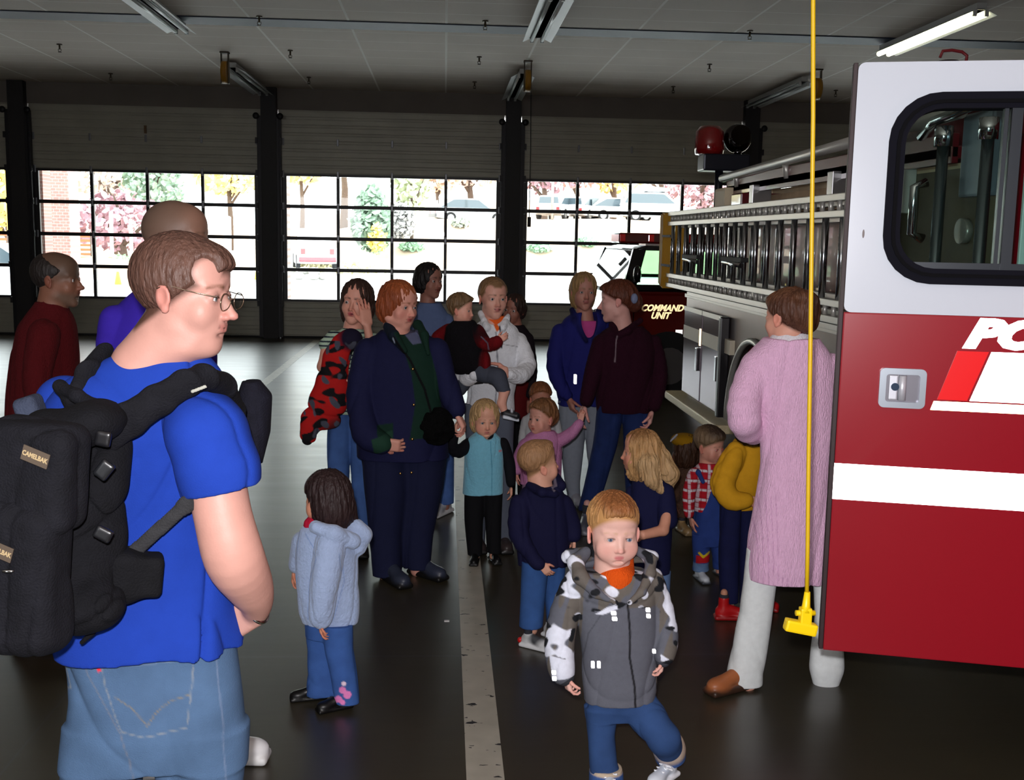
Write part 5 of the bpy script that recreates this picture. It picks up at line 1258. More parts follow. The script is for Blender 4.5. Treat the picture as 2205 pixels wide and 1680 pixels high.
# hood and collar folds
q.chain([m.p(1262, 1190, .03), m.p(1240, 1212, -.01), m.p(1250, 1242, -.06), m.p(1284, 1276, -.10), m.p(1326, 1298, -.115)], [m.r(12), m.r(17), m.r(16), m.r(11), m.r(6)], k=.012, col=G)
q.chain([m.p(1372, 1185, .03), m.p(1402, 1205, -.01), m.p(1400, 1234, -.05), m.p(1382, 1274, -.10), m.p(1356, 1298, -.115)], [m.r(12), m.r(16), m.r(15), m.r(10), m.r(6)], k=.012, col=G)
q.chain([m.p(1225, 1200, .05), m.p(1290, 1195, .09), m.p(1360, 1192, .09), m.p(1405, 1200, .05)], [m.r(18), m.r(20), m.r(20), m.r(16)], k=.02, col=G)
zt = m.p(1322, 1300)[2]; xl = m.p(1248, 1400)[0]; xr = m.p(1412, 1400)[0]; zs = m.p(1322, 1292)[2]
keep = lambda p: (p[:, 2] > zs - .05*np.abs(p[:, 0])*0 - .18*np.maximum(0, np.abs(p[:, 0]-.0)-.03)) | (p[:, 0] < xl) | (p[:, 0] > xr)
lo_ = (-9, -9, m.p(1322, 1470)[2])
m.blot(q, (104, 98, 92), 46, .05, 7, lo=lo_, keep=keep)
m.blot(q, (226, 230, 244), 40, .22, 3, lo=lo_, keep=keep)
m.blot(q, (32, 34, 38), 52, .30, 9, lo=lo_, keep=keep)
m.pl(q, ((1343, 1284), (1347, 1340), (1346, 1392), (1358, 1460), (1360, 1504)), 5, (36, 36, 40), .0)
m.pl(q, ((1290, 1300), (1262, 1350), (1252, 1420)), 2.5, (80, 82, 90), .0)
m.pp(q, ((1275, 1306), (1300, 1290), (1320, 1284), (1322, 1294), (1290, 1306)), (226, 230, 244), .0)
wv = m.p(1206, 1420)[2]
m.pp(q, ((1178, 1392), (1210, 1398), (1238, 1388), (1244, 1432), (1184, 1440)), (222, 226, 240), .02)
cuf = m.part('cuff', cloth_m, .0035); cuf.cap(m.p(1212, 1444, -.06), m.p(1216, 1456, -.065), m.r(24), m.r(22), col=(52, 54, 60))
cuf = m.part('cuff', cloth_m, .0035); cuf.cap(m.p(1429, 1412, -.05), m.p(1428, 1420, -.055), m.r(20), m.r(18), col=(60, 62, 70))
hw = m.p(1218, 1455, -.065); m.hand(hw, np.array([.25, -.15, -1.]), np.array([1., .25, .1]), .095, 1, 1.15)
hw = m.p(1427, 1418, -.055); m.hand(hw, np.array([-.1, .1, -1.]), np.array([-1., .2, 0]), .085, -1, 1.2)
q = m.part('jeans', jm, .0036, folds(.004, 18, 6, .6)); JC = (50, 76, 122)
q.loft(m.rows([(1480, 1256, 1412, 0, .62), (1520, 1254, 1412, 0, .6), (1545, 1258, 1408, 0, .5)]), col=JC)
q.loft(m.rows([(1520, 1254, 1336), (1580, 1260, 1326), (1640, 1266, 1330), (1675, 1270, 1340), (1715, 1270, 1345)], .95), col=JC, k=.014)
P_ = [(1368, 1515, 0, 40), (1398, 1550, -.03, 38), (1428, 1590, -.06, 36)]
q.chain([m.p(*a[:3]) for a in P_], [m.r(a[3]) for a in P_], k=.02, col=JC)
q.chain([m.p(1428, 1590, -.06), m.p(1442, 1618, .0)], [m.r(36), m.r(34)], k=.01, col=JC)
m.body.chain([m.p(1322, 1250), m.p(1330, 1500)], [.05, .055], k=.02, col=SK); m.body.chain([m.p(1240, 1262), m.p(1322, 1256), m.p(1402, 1258)], [.022, .03, .022], k=.02, col=SK)
m.body.chain([m.p(1300, 1510), m.p(1296, 1700)], [.035, .028], k=.02, col=SK); m.body.chain([m.p(1368, 1515), m.p(1428, 1590, -.06), m.p(1440, 1640, .02)], [.035, .03, .025], k=.02, col=SK)
q2 = m.part('jeans_cuff', denim_m, .0035); q2.loft(m.rows([(1652, 1268, 1342), (1660, 1268, 1342)], .97), col=(196, 178, 156)); 
q2.loft(m.rows([(1660, 1266, 1344), (1690, 1266, 1346)], .97), col=(60, 92, 150), k=.003)
dR = nrm(m.p(1416, 1632, .02)-m.p(1450, 1600, -.03))
q2 = m.part('jeans_cuff', denim_m, .0035); q2.cap(m.p(1440, 1612, -.01), m.p(1443, 1626, .0), m.r(37), m.r(36), k=.003, col=(64, 96, 156)); q2.cap(m.p(1439, 1607, -.012), m.p(1441, 1613, -.01), m.r(38), k=.003, col=(200, 180, 160)); q2.cut(m.p(1444, 1640, 0), (.25, .1, -1))
zb = at(1425, 1660, 3.35)[2]
for (px, py, dy, yw, lf) in ((1306, 1722, -.02, .1, 0.), (1434, 1660, -.04, -.75, max(0, zb-.01))):
    f = m.shoe(px, py, dy, yw, .165, (214, 220, 230), (236, 238, 244), (190, 198, 212), lift=lf)
    ql = m.part('laces', M('lace_white', (236, 238, 244), .7), .003)
    for k_ in range(3): ql.cap(f(-.10, -.28+.1*k_, .27+.03*k_), f(.10, -.24+.1*k_, .27+.03*k_), .0032, k=.003, col=(240, 240, 245))
    ql.chain([f(0, -.1, .33), f(.13, -.2, .36), f(.20, -.1, .30), f(.12, -.05, .33), f(0, -.1, .33)], [.003]*5, k=.003, col=(240, 240, 245))
m.done()
tb = MB()
for (px, py, w, h_) in ((1322, 1322, 14, 9), (1324, 1334, 14, 9), (1396, 1315, 12, 10), (1397, 1328, 11, 10), (1277, 1433, 9, 18), (1290, 1433, 9, 18), (1193, 1450, 12, 9), (1194, 1463, 12, 9), (1409, 1404, 9, 10)):
    dy_ = -.135 if 1260 < px < 1400 else -.10
    if px < 1200: dy_ = -.125
    c = m.p(px, py, dy_); tb.box(-m.r(w)*.36, m.r(w)*.36, -.0015, .012, -m.r(h_)*.36, m.r(h_)*.36, .001, o=tuple(c))
tb.build('reflective_tabs', rtape, m.root)

# ================================================================ small girl in the pale blue quilted jacket
m = Fig('person, small child in a pale blue jacket and jeans with pink flowers', 700, 1530, 4.0, .0042)
SK = (206, 140, 112)
m.head(700, 1014, 1124, -1.95, -.08, 0, child=1, skin=SK, brow=(60, 40, 30), iris=(40, 30, 24), neck=(702, 1150), neck_r=.22)
m.hair((46, 30, 30), 'long', front=.2, length=-.62, width=.42, deep=.50, amp=.0025, bangs=.12, n=40)
q = m.hq; h_ = m.hh
for i, (dx, dz) in enumerate(((-.12, -.72), (.0, -.80), (.14, -.78), (.25, -.70), (-.26, -.66))): q.cap(m.p(725+dx*100, 1090, 0), m.p(728+dx*150, 1128-dz*8, -.02+.01*i), m.r(16), m.r(7), k=.015, col=(46, 30, 30))
q = m.part('scarf', cloth_m, .004, folds(.004, 40, 2)); q.loft(m.rows([(1106, 672, 735), (1122, 655, 745), (1134, 652, 750)], .8), col=(196, 24, 60))
fl_m = M('pale_fleece', rough=.95, vcol=True, var=.05, vscale=50, bump=.5, bscale=90, sheen=.3, spec=.1)
q = m.part('jacket', fl_m, .0042, folds(.005, 20, 31, .4)); LB = (164, 182, 216)
q.loft(m.rows([(1122, 668, 752, 0, .8), (1138, 648, 768, 0, .75), (1170, 640, 768, 0, .75), (1220, 637, 770, 0, .75), (1280, 638, 774, 0, .75), (1318, 642, 774, 0, .75), (1336, 650, 772, 0, .75)], .75), col=LB)
q.chain([m.p(768, 1135, -.0), m.p(782, 1152, .0), m.p(774, 1180, .0)], [m.r(18), m.r(18), m.r(14)], k=.02, col=LB); q.chain([m.p(680, 1135, -.10), m.p(720, 1150, -.11), m.p(760, 1165, -.07)], [m.r(14), m.r(18), m.r(18)], k=.02, col=LB)
m.limb(q, [(712, 1172, -.09, 33), (702, 1240, -.12, 31), (694, 1300, -.13, 27), (690, 1330, -.13, 24)], LB, k=.006, ir=.6)
m.limb(q, [(650, 1165, .03, 20), (640, 1220, .05, 18)], LB, ir=.6)
m.hand(m.p(690, 1338, -.13), -Z_+X_*.1, X_, .085, 1, .7); m.hand(m.p(633, 1232, .05), -Z_-X_*.1, X_, .08, 1, .8)
m.pl(q, ((662, 1142), (690, 1180), (672, 1240), (668, 1320)), 2.5, (134, 156, 200), .0); m.pl(q, ((648, 1130), (640, 1200), (642, 1300), (630, 1322)), 3, (134, 156, 200), .0); m.pl(q, ((738, 1170), (745, 1240), (722, 1320)), 2, (134, 156, 200), .0)
q = m.part('jeans', denim_m, .0042, folds(.004, 16, 5, .6)); JC = (58, 92, 156)
q.loft(m.rows([(1322, 656, 762, 0, .7), (1370, 660, 756, 0, .7)], .7), col=JC)
q.loft(m.rows([(1345, 658, 722), (1400, 664, 722), (1450, 662, 728), (1494, 658, 738)], .8, .03), col=JC, k=.012)
q.loft(m.rows([(1345, 694, 762), (1400, 700, 762), (1450, 710, 770), (1514, 718, 778)], .8, -.05), col=JC, k=.012)
m.limb(None, [(690, 1340, .02, 24), (692, 1470, .03, 18)], JC); m.limb(None, [(728, 1340, -.03, 24), (746, 1490, -.05, 18)], JC)
m.body.chain([m.p(702, 1150), m.p(708, 1340)], [.06, .055], k=.02, col=SK); m.body.chain([m.p(712, 1172, -.09), m.p(702, 1172), m.p(655, 1170, .02)], [.025]*3, k=.02, col=SK)
for (px, py, r_) in ((745, 1452, 5), (742, 1466, 8), (752, 1476, 9), (734, 1486, 8), (742, 1492, 6), (727, 1490, 6)): m.pp(q, [(px+r_*math.cos(a), py+r_*math.sin(a)) for a in np.linspace(0, 5.5, 7)], (228, 130, 190) if r_ > 5 else (246, 220, 236), .0)
m.shoe(674, 1500, .04, -1.35, .155, (12, 12, 14), (10, 10, 10), h=.3); m.shoe(730, 1530, -.05, -1.1, .155, (12, 12, 14), (10, 10, 10), h=.3)
m.done()
# ================================================================ the group in the middle of the hall
def stand(m, rows_l, rows_r, col, mat=None, dep=.9, dl=0., dr=0., name='trousers', k=.014, disp=None):
    q = m.part(name, mat or denim_m, None, disp or folds(.005, 14, 4, .5))
    q.loft(m.rows(rows_l, dep, dl), col=col); q.loft(m.rows(rows_r, dep, dr), col=col, k=k)
    for rr, d_ in ((rows_l, dl), (rows_r, dr)):
        m.body.chain([m.p((a[1]+a[2])/2, a[0]+6, d_) for a in rr], [m.r((a[2]-a[1])/2)*.5 for a in rr], k=.02, col=m.skin)
    return q
def inner(m, pts):
    m.body.chain([m.p(a[0], a[1] - (14 if i == len(pts)-1 else 0), 0) for i, a in enumerate(pts)], [m.r(a[2])*.55 for a in pts], k=.015, col=m.skin)

# ---- woman in the navy coat
m = Fig('person in a long navy coat with green lining, holding a black furry hat', 865, 1245, 5.55, .006)
SK = (222, 158, 140)
m.head(860, 606, 708, .82, -.14, .04, skin=SK, fat=1.2, brow=(150, 90, 60), iris=(60, 70, 80), neck=(856, 745), neck_r=.27, blush=1, w=1.06, lips=(186, 96, 92))
m.hair((142, 70, 36), 'bob', front=.25, length=-.40, width=.42, bangs=.22, amp=.003, n=36, vox=.005, col2=(160, 84, 44))
inner(m, [(856, 760, 45), (858, 900, 55), (860, 1000, 52)])
q = m.part('coat', cloth_m, .0055, folds(.010, 9, 33, .3)); NV = (24, 26, 62); GR = (16, 44, 34)
q.loft(m.rows([(712, 822, 905, 0, .7), (728, 796, 940, 0, .6), (755, 772, 958, 0, .6), (800, 768, 960, 0, .65), (870, 768, 962, 0, .68), (940, 766, 965, 0, .7), (985, 768, 968, 0, .7)]), col=NV)
q.ell(m.p(866, 690, -.05), (.075, .10, .07), k=.01, op='s')
m.limb(q, [(795, 760, -.04, 32), (776, 850, -.08, 30), (788, 930, -.14, 29), (822, 955, -.18, 24)], NV, k=.02)
m.limb(q, [(940, 755, -.02, 30), (962, 830, -.06, 28), (980, 880, -.12, 22)], NV, k=.02)
m.hand(m.p(826, 956, -.19), np.array([1., .1, -.15]), np.array([0, 1, .2]), .16, -1, 1.0); m.hand(m.p(984, 890, -.13), np.array([.5, -.1, -1.]), np.array([-1., .2, 0]), .16, 1, 1.1)
q.chain([m.p(836, 704, -.03), m.p(848, 722, -.10), m.p(872, 756, -.150)], [m.r(12), m.r(12), m.r(7)], k=.015, col=(20, 30, 44))
q.chain([m.p(900, 700, -.03), m.p(914, 722, -.10), m.p(922, 762, -.145)], [m.r(12), m.r(12), m.r(7)], k=.015, col=GR)
m.pp(q, ((850, 712), (905, 705), (924, 742), (940, 800), (952, 880), (938, 930), (884, 936), (896, 860), (888, 800), (872, 750)), GR, .1)
m.pp(q, ((868, 712), (900, 708), (908, 735), (890, 738)), (88, 92, 120), .1)
m.pl(q, ((850, 722), (885, 770), (915, 830), (934, 900)), 5, (6, 8, 10), .1)
m.pl(q, ((849, 724), (852, 733)), 3, (160, 170, 190), .1)
m.pp(q, ((816, 905), (850, 900), (850, 945), (822, 950)), GR, .1)
m.pp(q, ((806, 930), (848, 915), (852, 948), (812, 962)), (30, 62, 48), -.13)
q2 = stand(m, [(960, 776, 880), (1050, 784, 880), (1150, 794, 866), (1238, 802, 866)], [(960, 850, 966), (1050, 862, 956), (1150, 862, 935), (1222, 868, 928)], (24, 28, 58), cloth_m, 1.1, 0., .05, 'wide_trousers', .03)
bt = MB()
for px, py in ((889, 795), (891, 872), (888, 946), (886, 1018), (862, 1020)): bt.sph(tuple(m.p(px, py, -.215 if py < 900 else -.21 if py < 1000 else -.15)), .007, (1, .6, 1), seg=8)
bt.build('coat_buttons', M('brass_button', (190, 150, 90), .25, 1.), m.root)
m.shoe(846, 1250, -.06, .5, .27, (50, 56, 74)); m.shoe(912, 1226, .04, .8, .27, (50, 56, 74))
m.done()
hat = Fig('black furry hat held in front of the long navy coat', 943, 1245, 5.32, .005, cat='hat', name='furry_hat', gz=m.base[2])
hat.skin = (8, 8, 9); c = hat.p(942, 918); hat.base[2] = c[2]-.1; hat.root.location.z = hat.base[2]
rs = np.random.RandomState(4); c = hat.p(942, 918)
for k_ in range(90):
    v = nrm(rs.normal(size=3)); a = c + v*np.array([.055, .045, .065]); hat.body.cap(a, a + v*.02, .022, .010, k=.02, col=(8, 8, 9))
hat.body.mesh('fur', M('black_fur', rough=.9, vcol=True, var=.4, vscale=60, bump=1., bscale=200, spec=.1), hat.root)

# ---- woman in the striped shirt, hand to her cheek
m = Fig('person in a striped t-shirt and jeans with one hand on the cheek', 745, 1190, 6.0, .006)
SK = (214, 152, 132)
m.head(767, 603, 698, -.18, -.02, .10, skin=SK, brow=(70, 46, 36), iris=(60, 40, 30), neck=(758, 722), lips=(176, 80, 84))
m.hair((58, 38, 30), 'long', front=.25, length=-.52, width=.40, bangs=.26, amp=.003, n=38, vox=.005)
q = m.part('striped_tshirt', cloth_m, .0045, folds(.006, 12, 3, .4)); SG = (168, 190, 168)
q.loft(m.rows([(706, 742, 780, 0, 1.), (718, 718, 800, 0, .6), (745, 706, 806, 0, .6), (800, 712, 800, 0, .65), (890, 708, 800, 0, .65)]), col=SG)
q.cap(m.p(718, 728, -.01), m.p(704, 742, -.03), m.r(16), m.r(16), k=.012, col=SG); q.cap(m.p(802, 732, .0), m.p(812, 750, -.03), m.r(16), m.r(16), k=.012, col=SG)
m.stripes(q, (22, 30, 50), .024, .34)
m.body.chain([m.p(706, 740, -.03), m.p(696, 790, -.06), m.p(722, 808, -.16)], [m.r(13), m.r(12), m.r(8)], k=.02, col=SK); m.hand(m.p(722, 806, -.16), np.array([1., -.2, .1]), -Z_, .16, -1, .6)
m.body.chain([m.p(812, 750, -.03), m.p(808, 800, -.12), m.p(790, 700, -.16)], [m.r(12), m.r(12), m.r(8)], k=.02, col=SK); m.hand(m.p(790, 700, -.16), np.array([-.15, .3, 1.]), np.array([-.6, 1, 0]), .165, 1, .15)
inner(m, [(758, 740, 34), (756, 880, 34)])
stand(m, [(878, 706, 760), (1000, 704, 752), (1170, 708, 748)], [(878, 748, 802), (1000, 756, 800), (1170, 762, 796)], (62, 92, 148))
m.shoe(728, 1184, 0, .1, .25, (60, 50, 46)); m.shoe(778, 1180, .02, .1, .25, (60, 50, 46))
m.done()
j = Fig('red, black and grey patterned jacket carried over the arm of the person in stripes', 700, 1190, 5.78, .005, cat='jacket', name='carried_jacket')
j.base[2] = 0.; j.skin = (150, 20, 20)
RD = (172, 24, 22); b = j.body; b.disp = folds(.010, 16, 5, .7)
b.chain([j.p(738, 745), j.p(724, 775), j.p(716, 820), j.p(704, 865), j.p(690, 895)], [j.r(24), j.r(28), j.r(36), j.r(40), j.r(30)], k=.03, col=RD, ax=(0, 1, 0), sq=.5)
b.chain([j.p(705, 860), j.p(672, 905), j.p(664, 940)], [j.r(28), j.r(24), j.r(19)], k=.02, col=RD, ax=(0, 1, 0), sq=.6)
b.chain([j.p(705, 880), j.p(716, 905), j.p(700, 912)], [j.r(22), j.r(14), j.r(14)], k=.02, col=(20, 20, 22), ax=(0, 1, 0), sq=.6)
b.ell(j.p(756, 732, -.0), (.06, .05, .055), k=.02, col=(22, 18, 40))
j.blot(b, (16, 15, 18), 40, .12, 5, hi=(9, 9, j.p(745, 748)[2])); j.blot(b, (70, 72, 84), 48, .30, 8, hi=(9, 9, j.p(745, 748)[2]))
b.mesh('patterned_fabric', cloth_m, j.root)

# ---- dark haired woman in blue grey
m = Fig('person in a blue-grey shirt standing behind the navy coat', 930, 1090, 7.0, .007)
SK = (150, 102, 88)
m.head(925, 567, 643, .75, -.02, 0, skin=SK, brow=(30, 22, 20), iris=(30, 20, 20), neck=(920, 672))
m.hair((18, 12, 12), 'bob', front=.25, length=-.36, width=.42, bangs=.18, amp=.003, n=30)
q = m.part('shirt', cloth_m, .007, folds(.006, 12, 5, .4)); SB = (88, 104, 142)
q.loft(m.rows([(652, 905, 948, 0, 1.), (672, 884, 962, 0, .7), (720, 878, 974, 0, .65), (800, 882, 972, 0, .65), (870, 884, 970, 0, .65)]), col=SB)
m.limb(q, [(888, 690, 0, 14), (880, 780, -.05, 13), (900, 830, -.12, 10)], SB); m.limb(q, [(962, 690, 0, 14), (972, 780, -.05, 13), (955, 830, -.12, 10)], SB)
m.hand(m.p(903, 832, -.12), X_, Z_, .16); m.hand(m.p(950, 832, -.12), -X_, Z_, .16, -1)
inner(m, [(922, 690, 26), (926, 860, 28)])
stand(m, [(860, 884, 930), (960, 900, 940), (1056, 908, 938)], [(860, 924, 970), (960, 938, 980), (1084, 940, 978)], (70, 100, 158), None, .9, .10, -.10)
m.shoe(922, 1062, .10, -.2, .25, (190, 192, 198), (230, 230, 230)); m.shoe(955, 1090, -.10, -.5, .25, (190, 192, 198), (230, 230, 230))
MB().box(*(lambda c: (c[0]-.012, c[0]+.008, c[1]-.02, c[1]+.02, c[2]-.01, c[2]+.01))(m.p(926, 1052, -.03)), .002).build('reflective_tabs', rtape, m.root)
m.done()

# ---- woman in the white jacket with the toddler on her hip
m = Fig('person in a white zip jacket carrying a toddler on one hip', 1060, 1200, 6.1, .006)
SK = (212, 156, 138)
m.head(1062, 598, 687, .28, -.03, .02, skin=SK, brow=(130, 96, 70), iris=(60, 60, 60), neck=(1062, 712), lips=(176, 100, 96))
m.hair((128, 96, 66), 'sides', front=.33, back=-.34, fy=-.27, thick=.8, fringe=False, amp=.0012, n=60, vox=.005)
q = m.part('white_jacket', fl_m, .0055, folds(.007, 16, 6, .5)); WH = (226, 228, 234)
q.loft(m.rows([(690, 1038, 1096, 0, 1.), (704, 1016, 1116, 0, .7), (735, 1000, 1128, 0, .62), (790, 1000, 1122, 0, .66), (850, 1004, 1108, 0, .68), (885, 1000, 1110, 0, .68)]), col=WH)
q.ell(m.p(1064, 672, -.06), (.062, .12, .07), k=.008, op='s')
q.chain([m.p(1036, 675, 0), m.p(1048, 706, -.09)], [m.r(8), m.r(8)], k=.01, col=WH); q.chain([m.p(1094, 680, 0), m.p(1082, 706, -.09)], [m.r(8), m.r(8)], k=.01, col=WH)
m.limb(q, [(1010, 735, 0, 21), (978, 790, -.08, 22), (1000, 812, -.2, 18), (1020, 806, -.28, 14)], WH, k=.02)
m.limb(q, [(1116, 735, 0, 21), (1134, 785, -.06, 22), (1120, 808, -.18, 19), (1096, 806, -.26, 15)], WH, k=.02)
m.hand(m.p(1022, 800, -.29), np.array([1., -.1, -.15]), np.array([.1, 1, 0]), .16, 1, .4); m.hand(m.p(1094, 802, -.29), np.array([-1., -.15, -.1]), np.array([0, 1, 0]), .16, -1, .45)
m.pl(q, ((1066, 712), (1070, 780), (1064, 885)), 3, (140, 142, 152), 0); m.pl(q, ((1082, 738), (1112, 744)), 1.5, (150, 150, 158), 0)
m.pp(q, ((1048, 668), (1055, 666), (1075, 706), (1068, 712)), (220, 96, 30), 0); m.pl(q, ((1074, 700), (1078, 745)), 3, (30, 32, 50), 0)
q3 = m.part('collar_inside', cloth_m, .005); q3.loft(m.rows([(680, 1044, 1088), (735, 1040, 1090)], .8, .0), col=(220, 96, 34))
inner(m, [(1064, 735, 36), (1060, 880, 36)])
stand(m, [(870, 1000, 1056), (1000, 1004, 1050), (1180, 1006, 1046)], [(870, 1050, 1110), (1000, 1056, 1106), (1180, 1062, 1104)], (92, 98, 112), cloth_m)
m.shoe(1028, 1196, 0, .1, .25, (60, 50, 50)); m.shoe(1084, 1196, 0, .1, .25, (60, 50, 50))
m.done()
t = Fig('person, toddler in a black and maroon sweater carried on a hip', 1000, 800, 5.86, .005, gz=0)
t.base[2] = at(1000, 830, 5.86)[2]; t.root.location.z = t.base[2]
SK = (220, 160, 140)
t.head(994, 632, 697, 1.15, 0, .03, child=1, skin=SK, brow=(120, 90, 66), iris=(60, 70, 90), neck=(996, 712), blush=1)
t.hair((112, 86, 58), 'short', front=.28, back=-.40, fy=-.34, thick=1.2, amp=.004, n=16)
q = t.part('sweater', knit_m, .005, folds(.005, 20, 4, .6)); KB = (18, 16, 20); MR = (110, 16, 22)
q.loft(t.rows([(690, 978, 1022, 0, 1.), (704, 962, 1034, 0, .8), (740, 956, 1044, 0, .75), (790, 966, 1050, 0, .75), (806, 980, 1050, 0, .75)]), col=KB)
t.limb(q, [(1028, 714, -.03, 15), (1048, 742, -.08, 15), (1070, 736, -.14, 13)], MR, k=.008); q.cap(t.p(1024, 712, -.03), t.p(1040, 732, -.06), t.r(16), t.r(16), k=.005, col=KB)
t.limb(q, [(966, 712, .03, 14), (944, 726, .05, 13), (938, 740, .03, 11)], MR, k=.008)
q.ell(t.p(1046, 782, -.04), (.03, .06, .07), k=.02, col=MR)
t.hand(t.p(1072, 734, -.14), np.array([.8, -.2, .5]), np.array([0, 1, 0]), .085, 1, .9); t.hand(t.p(938, 742, .03), -Z_, X_, .085)
t.pl(q, ((1035, 722), (1048, 734), (1050, 748)), 2, (110, 112, 130), 0)
q = t.part('shorts', cloth_m, .005, folds(.004, 20, 4, .6)); q.chain([t.p(1030, 800, -.02), t.p(1072, 812, -.10), t.p(1086, 842, -.12)], [t.r(22), t.r(19), t.r(14)], k=.01, col=(66, 70, 82)); q.cut(t.p(1086, 842, -.12), -Z_+X_*.1)
q.chain([t.p(1010, 805, .02), t.p(990, 840, .04)], [t.r(20), t.r(15)], k=.01, col=(66, 70, 82))
t.body.chain([t.p(1004, 712), t.p(1010, 800), t.p(1072, 812, -.10), t.p(1086, 842, -.12), t.p(1080, 868, -.12), t.p(1088, 892, -.12)], [t.r(14), t.r(18), t.r(12), t.r(11), t.r(9.5), t.r(7)], k=.01, col=SK)
q = t.part('shoe', shoe_m, .004); q.chain([t.p(1088, 890, -.12), t.p(1112, 896, -.14)], [t.r(10), t.r(8)], k=.01, col=(24, 24, 30)); q.box(t.p(1100, 901, -.13), (.045, .022, .008), rotm(0, 0, .2), rad=.005, k=.005, col=(206, 212, 222)); q.ell(t.p(1102, 884, -.13), (.006, .02, .015), k=.005, col=(200, 205, 215))
t.done()
# dark strap across her front
o = MB(); P_ = [tuple(at(a, b, 5.93)) for a, b in ((978, 820), (1000, 823), (1022, 824), (1040, 822))]; o.tube(P_, .011, 8)
c0 = Vector(P_[0]); o2 = o
for v in o.bm.verts: v.co -= Vector((c0.x, c0.y, 0))
e = o.build('bag_strap', M('strap_black'), tag=('black bag strap across the white zip jacket', 'strap')); e.location = (c0.x, c0.y, 0)

# ---- face peering from behind the white jacket woman
m = Fig('person in black and dark red half hidden behind the white zip jacket', 1120, 1120, 7.0, .007)
SK = (150, 98, 82)
m.head(1106, 634, 700, -.45, -.05, .1, skin=SK, brow=(40, 26, 20), iris=(40, 20, 20), neck=(1112, 722))
m.hair((46, 30, 24), 'bob', front=.25, length=-.30, width=.38, bangs=.22, amp=.003, n=30)
q = m.part('dark_top', cloth_m, .007, folds(.006, 12, 5, .4)); q.loft(m.rows([(700, 1098, 1128, 0, 1.), (715, 1080, 1140, 0, .7), (760, 1076, 1146, 0, .65), (830, 1080, 1148, 0, .65)]), col=(24, 16, 22))
m.limb(q, [(1136, 730, 0, 13), (1146, 800, 0, 12), (1140, 850, -.06, 9)], (24, 16, 22)); m.limb(q, [(1088, 730, 0, 13), (1080, 800, 0, 12)], (24, 16, 22)); m.hand(m.p(1138, 862, -.06), -Z_, X_, .16)
q = m.part('skirt', cloth_m, .007, folds(.007, 14, 5, .1)); q.loft(m.rows([(820, 1082, 1146), (900, 1076, 1142)], .8), col=(88, 12, 16))
inner(m, [(1112, 735, 20), (1112, 880, 22)])
stand(m, [(880, 1084, 1112), (1100, 1088, 1110)], [(880, 1112, 1140), (1100, 1114, 1136)], (16, 14, 18), cloth_m)
m.shoe(1098, 1112, 0, 0, .24, (20, 18, 20)); m.shoe(1126, 1112, 0, 0, .24, (20, 18, 20))
m.done()

# ---- girl in the aqua vest
m = Fig('person, small child in an aqua vest with black sleeves and black trousers', 1042, 1205, 5.85, .0048)
SK = (226, 166, 140)
m.head(1045, 862, 940, .14, -.03, .02, child=1, skin=SK, blush=1, brow=(150, 110, 80), iris=(90, 100, 110), neck=(1044, 958), lips=(190, 110, 104))
m.hair((196, 160, 112), 'long', front=.26, length=-.42, width=.42, bangs=.20, amp=.0022, n=40, vox=.004, deep=.36)
q = m.part('vest', fl_m, .0045, folds(.004, 18, 3, .4)); AQ = (124, 190, 214)
q.loft(m.rows([(930, 1026, 1066, 0, .9), (942, 1008, 1080, 0, .7), (970, 1000, 1086, 0, .68), (1020, 998, 1086, 0, .68), (1062, 996, 1086, 0, .7)]), col=AQ)
q.ell(m.p(1052, 934, -.05), (.030, .07, .035), k=.004, op='s')
m.pl(q, ((1055, 946), (1058, 1000), (1058, 1062)), 1.8, (84, 150, 178), 0); m.pp(q, ((1073, 966), (1080, 966), (1080, 970), (1073, 970)), (200, 130, 140), 0)
q = m.part('black_top', cloth_m, .0045, folds(.004, 20, 3)); q.loft(m.rows([(926, 1028, 1066), (975, 1014, 1076)], .7), col=(16, 16, 22))
m.limb(q, [(1010, 955, 0, 13), (988, 972, -.06, 13), (974, 960, -.10, 11), (978, 938, -.12, 9)], (16, 16, 22)); m.limb(q, [(1082, 955, 0, 13), (1096, 1000, 0, 12), (1100, 1040, -.03, 10)], (16, 16, 22))
m.hand(m.p(980, 930, -.12), np.array([.1, .1, 1.]), np.array([1., .2, 0]), .085, 1, 1.0); m.hand(m.p(1101, 1050, -.03), -Z_, -X_, .085)
inner(m, [(1044, 958, 20), (1042, 1060, 24)])
stand(m, [(1052, 998, 1046), (1120, 1000, 1040), (1196, 1006, 1040)], [(1052, 1040, 1084), (1120, 1044, 1082), (1192, 1046, 1080)], (14, 14, 18), cloth_m)
m.shoe(1022, 1210, -.02, -.1, .16, (14, 14, 16)); m.shoe(1064, 1206, 0, .2, .16, (14, 14, 16))
m.done()

# ---- fair child behind
m = Fig('person, small child in white standing behind the child in the pink top', 1162, 1100, 6.75, .0055)
SK = (190, 130, 108)
m.head(1164, 824, 888, .05, -.05, 0, child=1, skin=SK, brow=(130, 80, 50), iris=(120, 60, 50), neck=(1162, 902))  # eye glow from the flash put into the reddish iris
m.hair((136, 84, 50), 'short', front=.27, thick=1.0, amp=.002, n=30)
q = m.part('white_top', cloth_m, .0055, folds(.004, 18, 3, .4)); q.loft(m.rows([(884, 1146, 1180, 0, .9), (896, 1130, 1198, 0, .7), (960, 1124, 1202, 0, .7), (1010, 1124, 1202, 0, .7)]), col=(190, 190, 192))
m.limb(q, [(1134, 905, 0, 11), (1126, 950, 0, 10), (1130, 985, -.04, 9)], (190, 190, 192)); m.limb(q, [(1194, 905, 0, 11), (1204, 950, 0, 10), (1200, 985, -.04, 9)], (190, 190, 192))
m.hand(m.p(1130, 992, -.04), -Z_, X_, .08); m.hand(m.p(1200, 992, -.04), -Z_, -X_, .08)
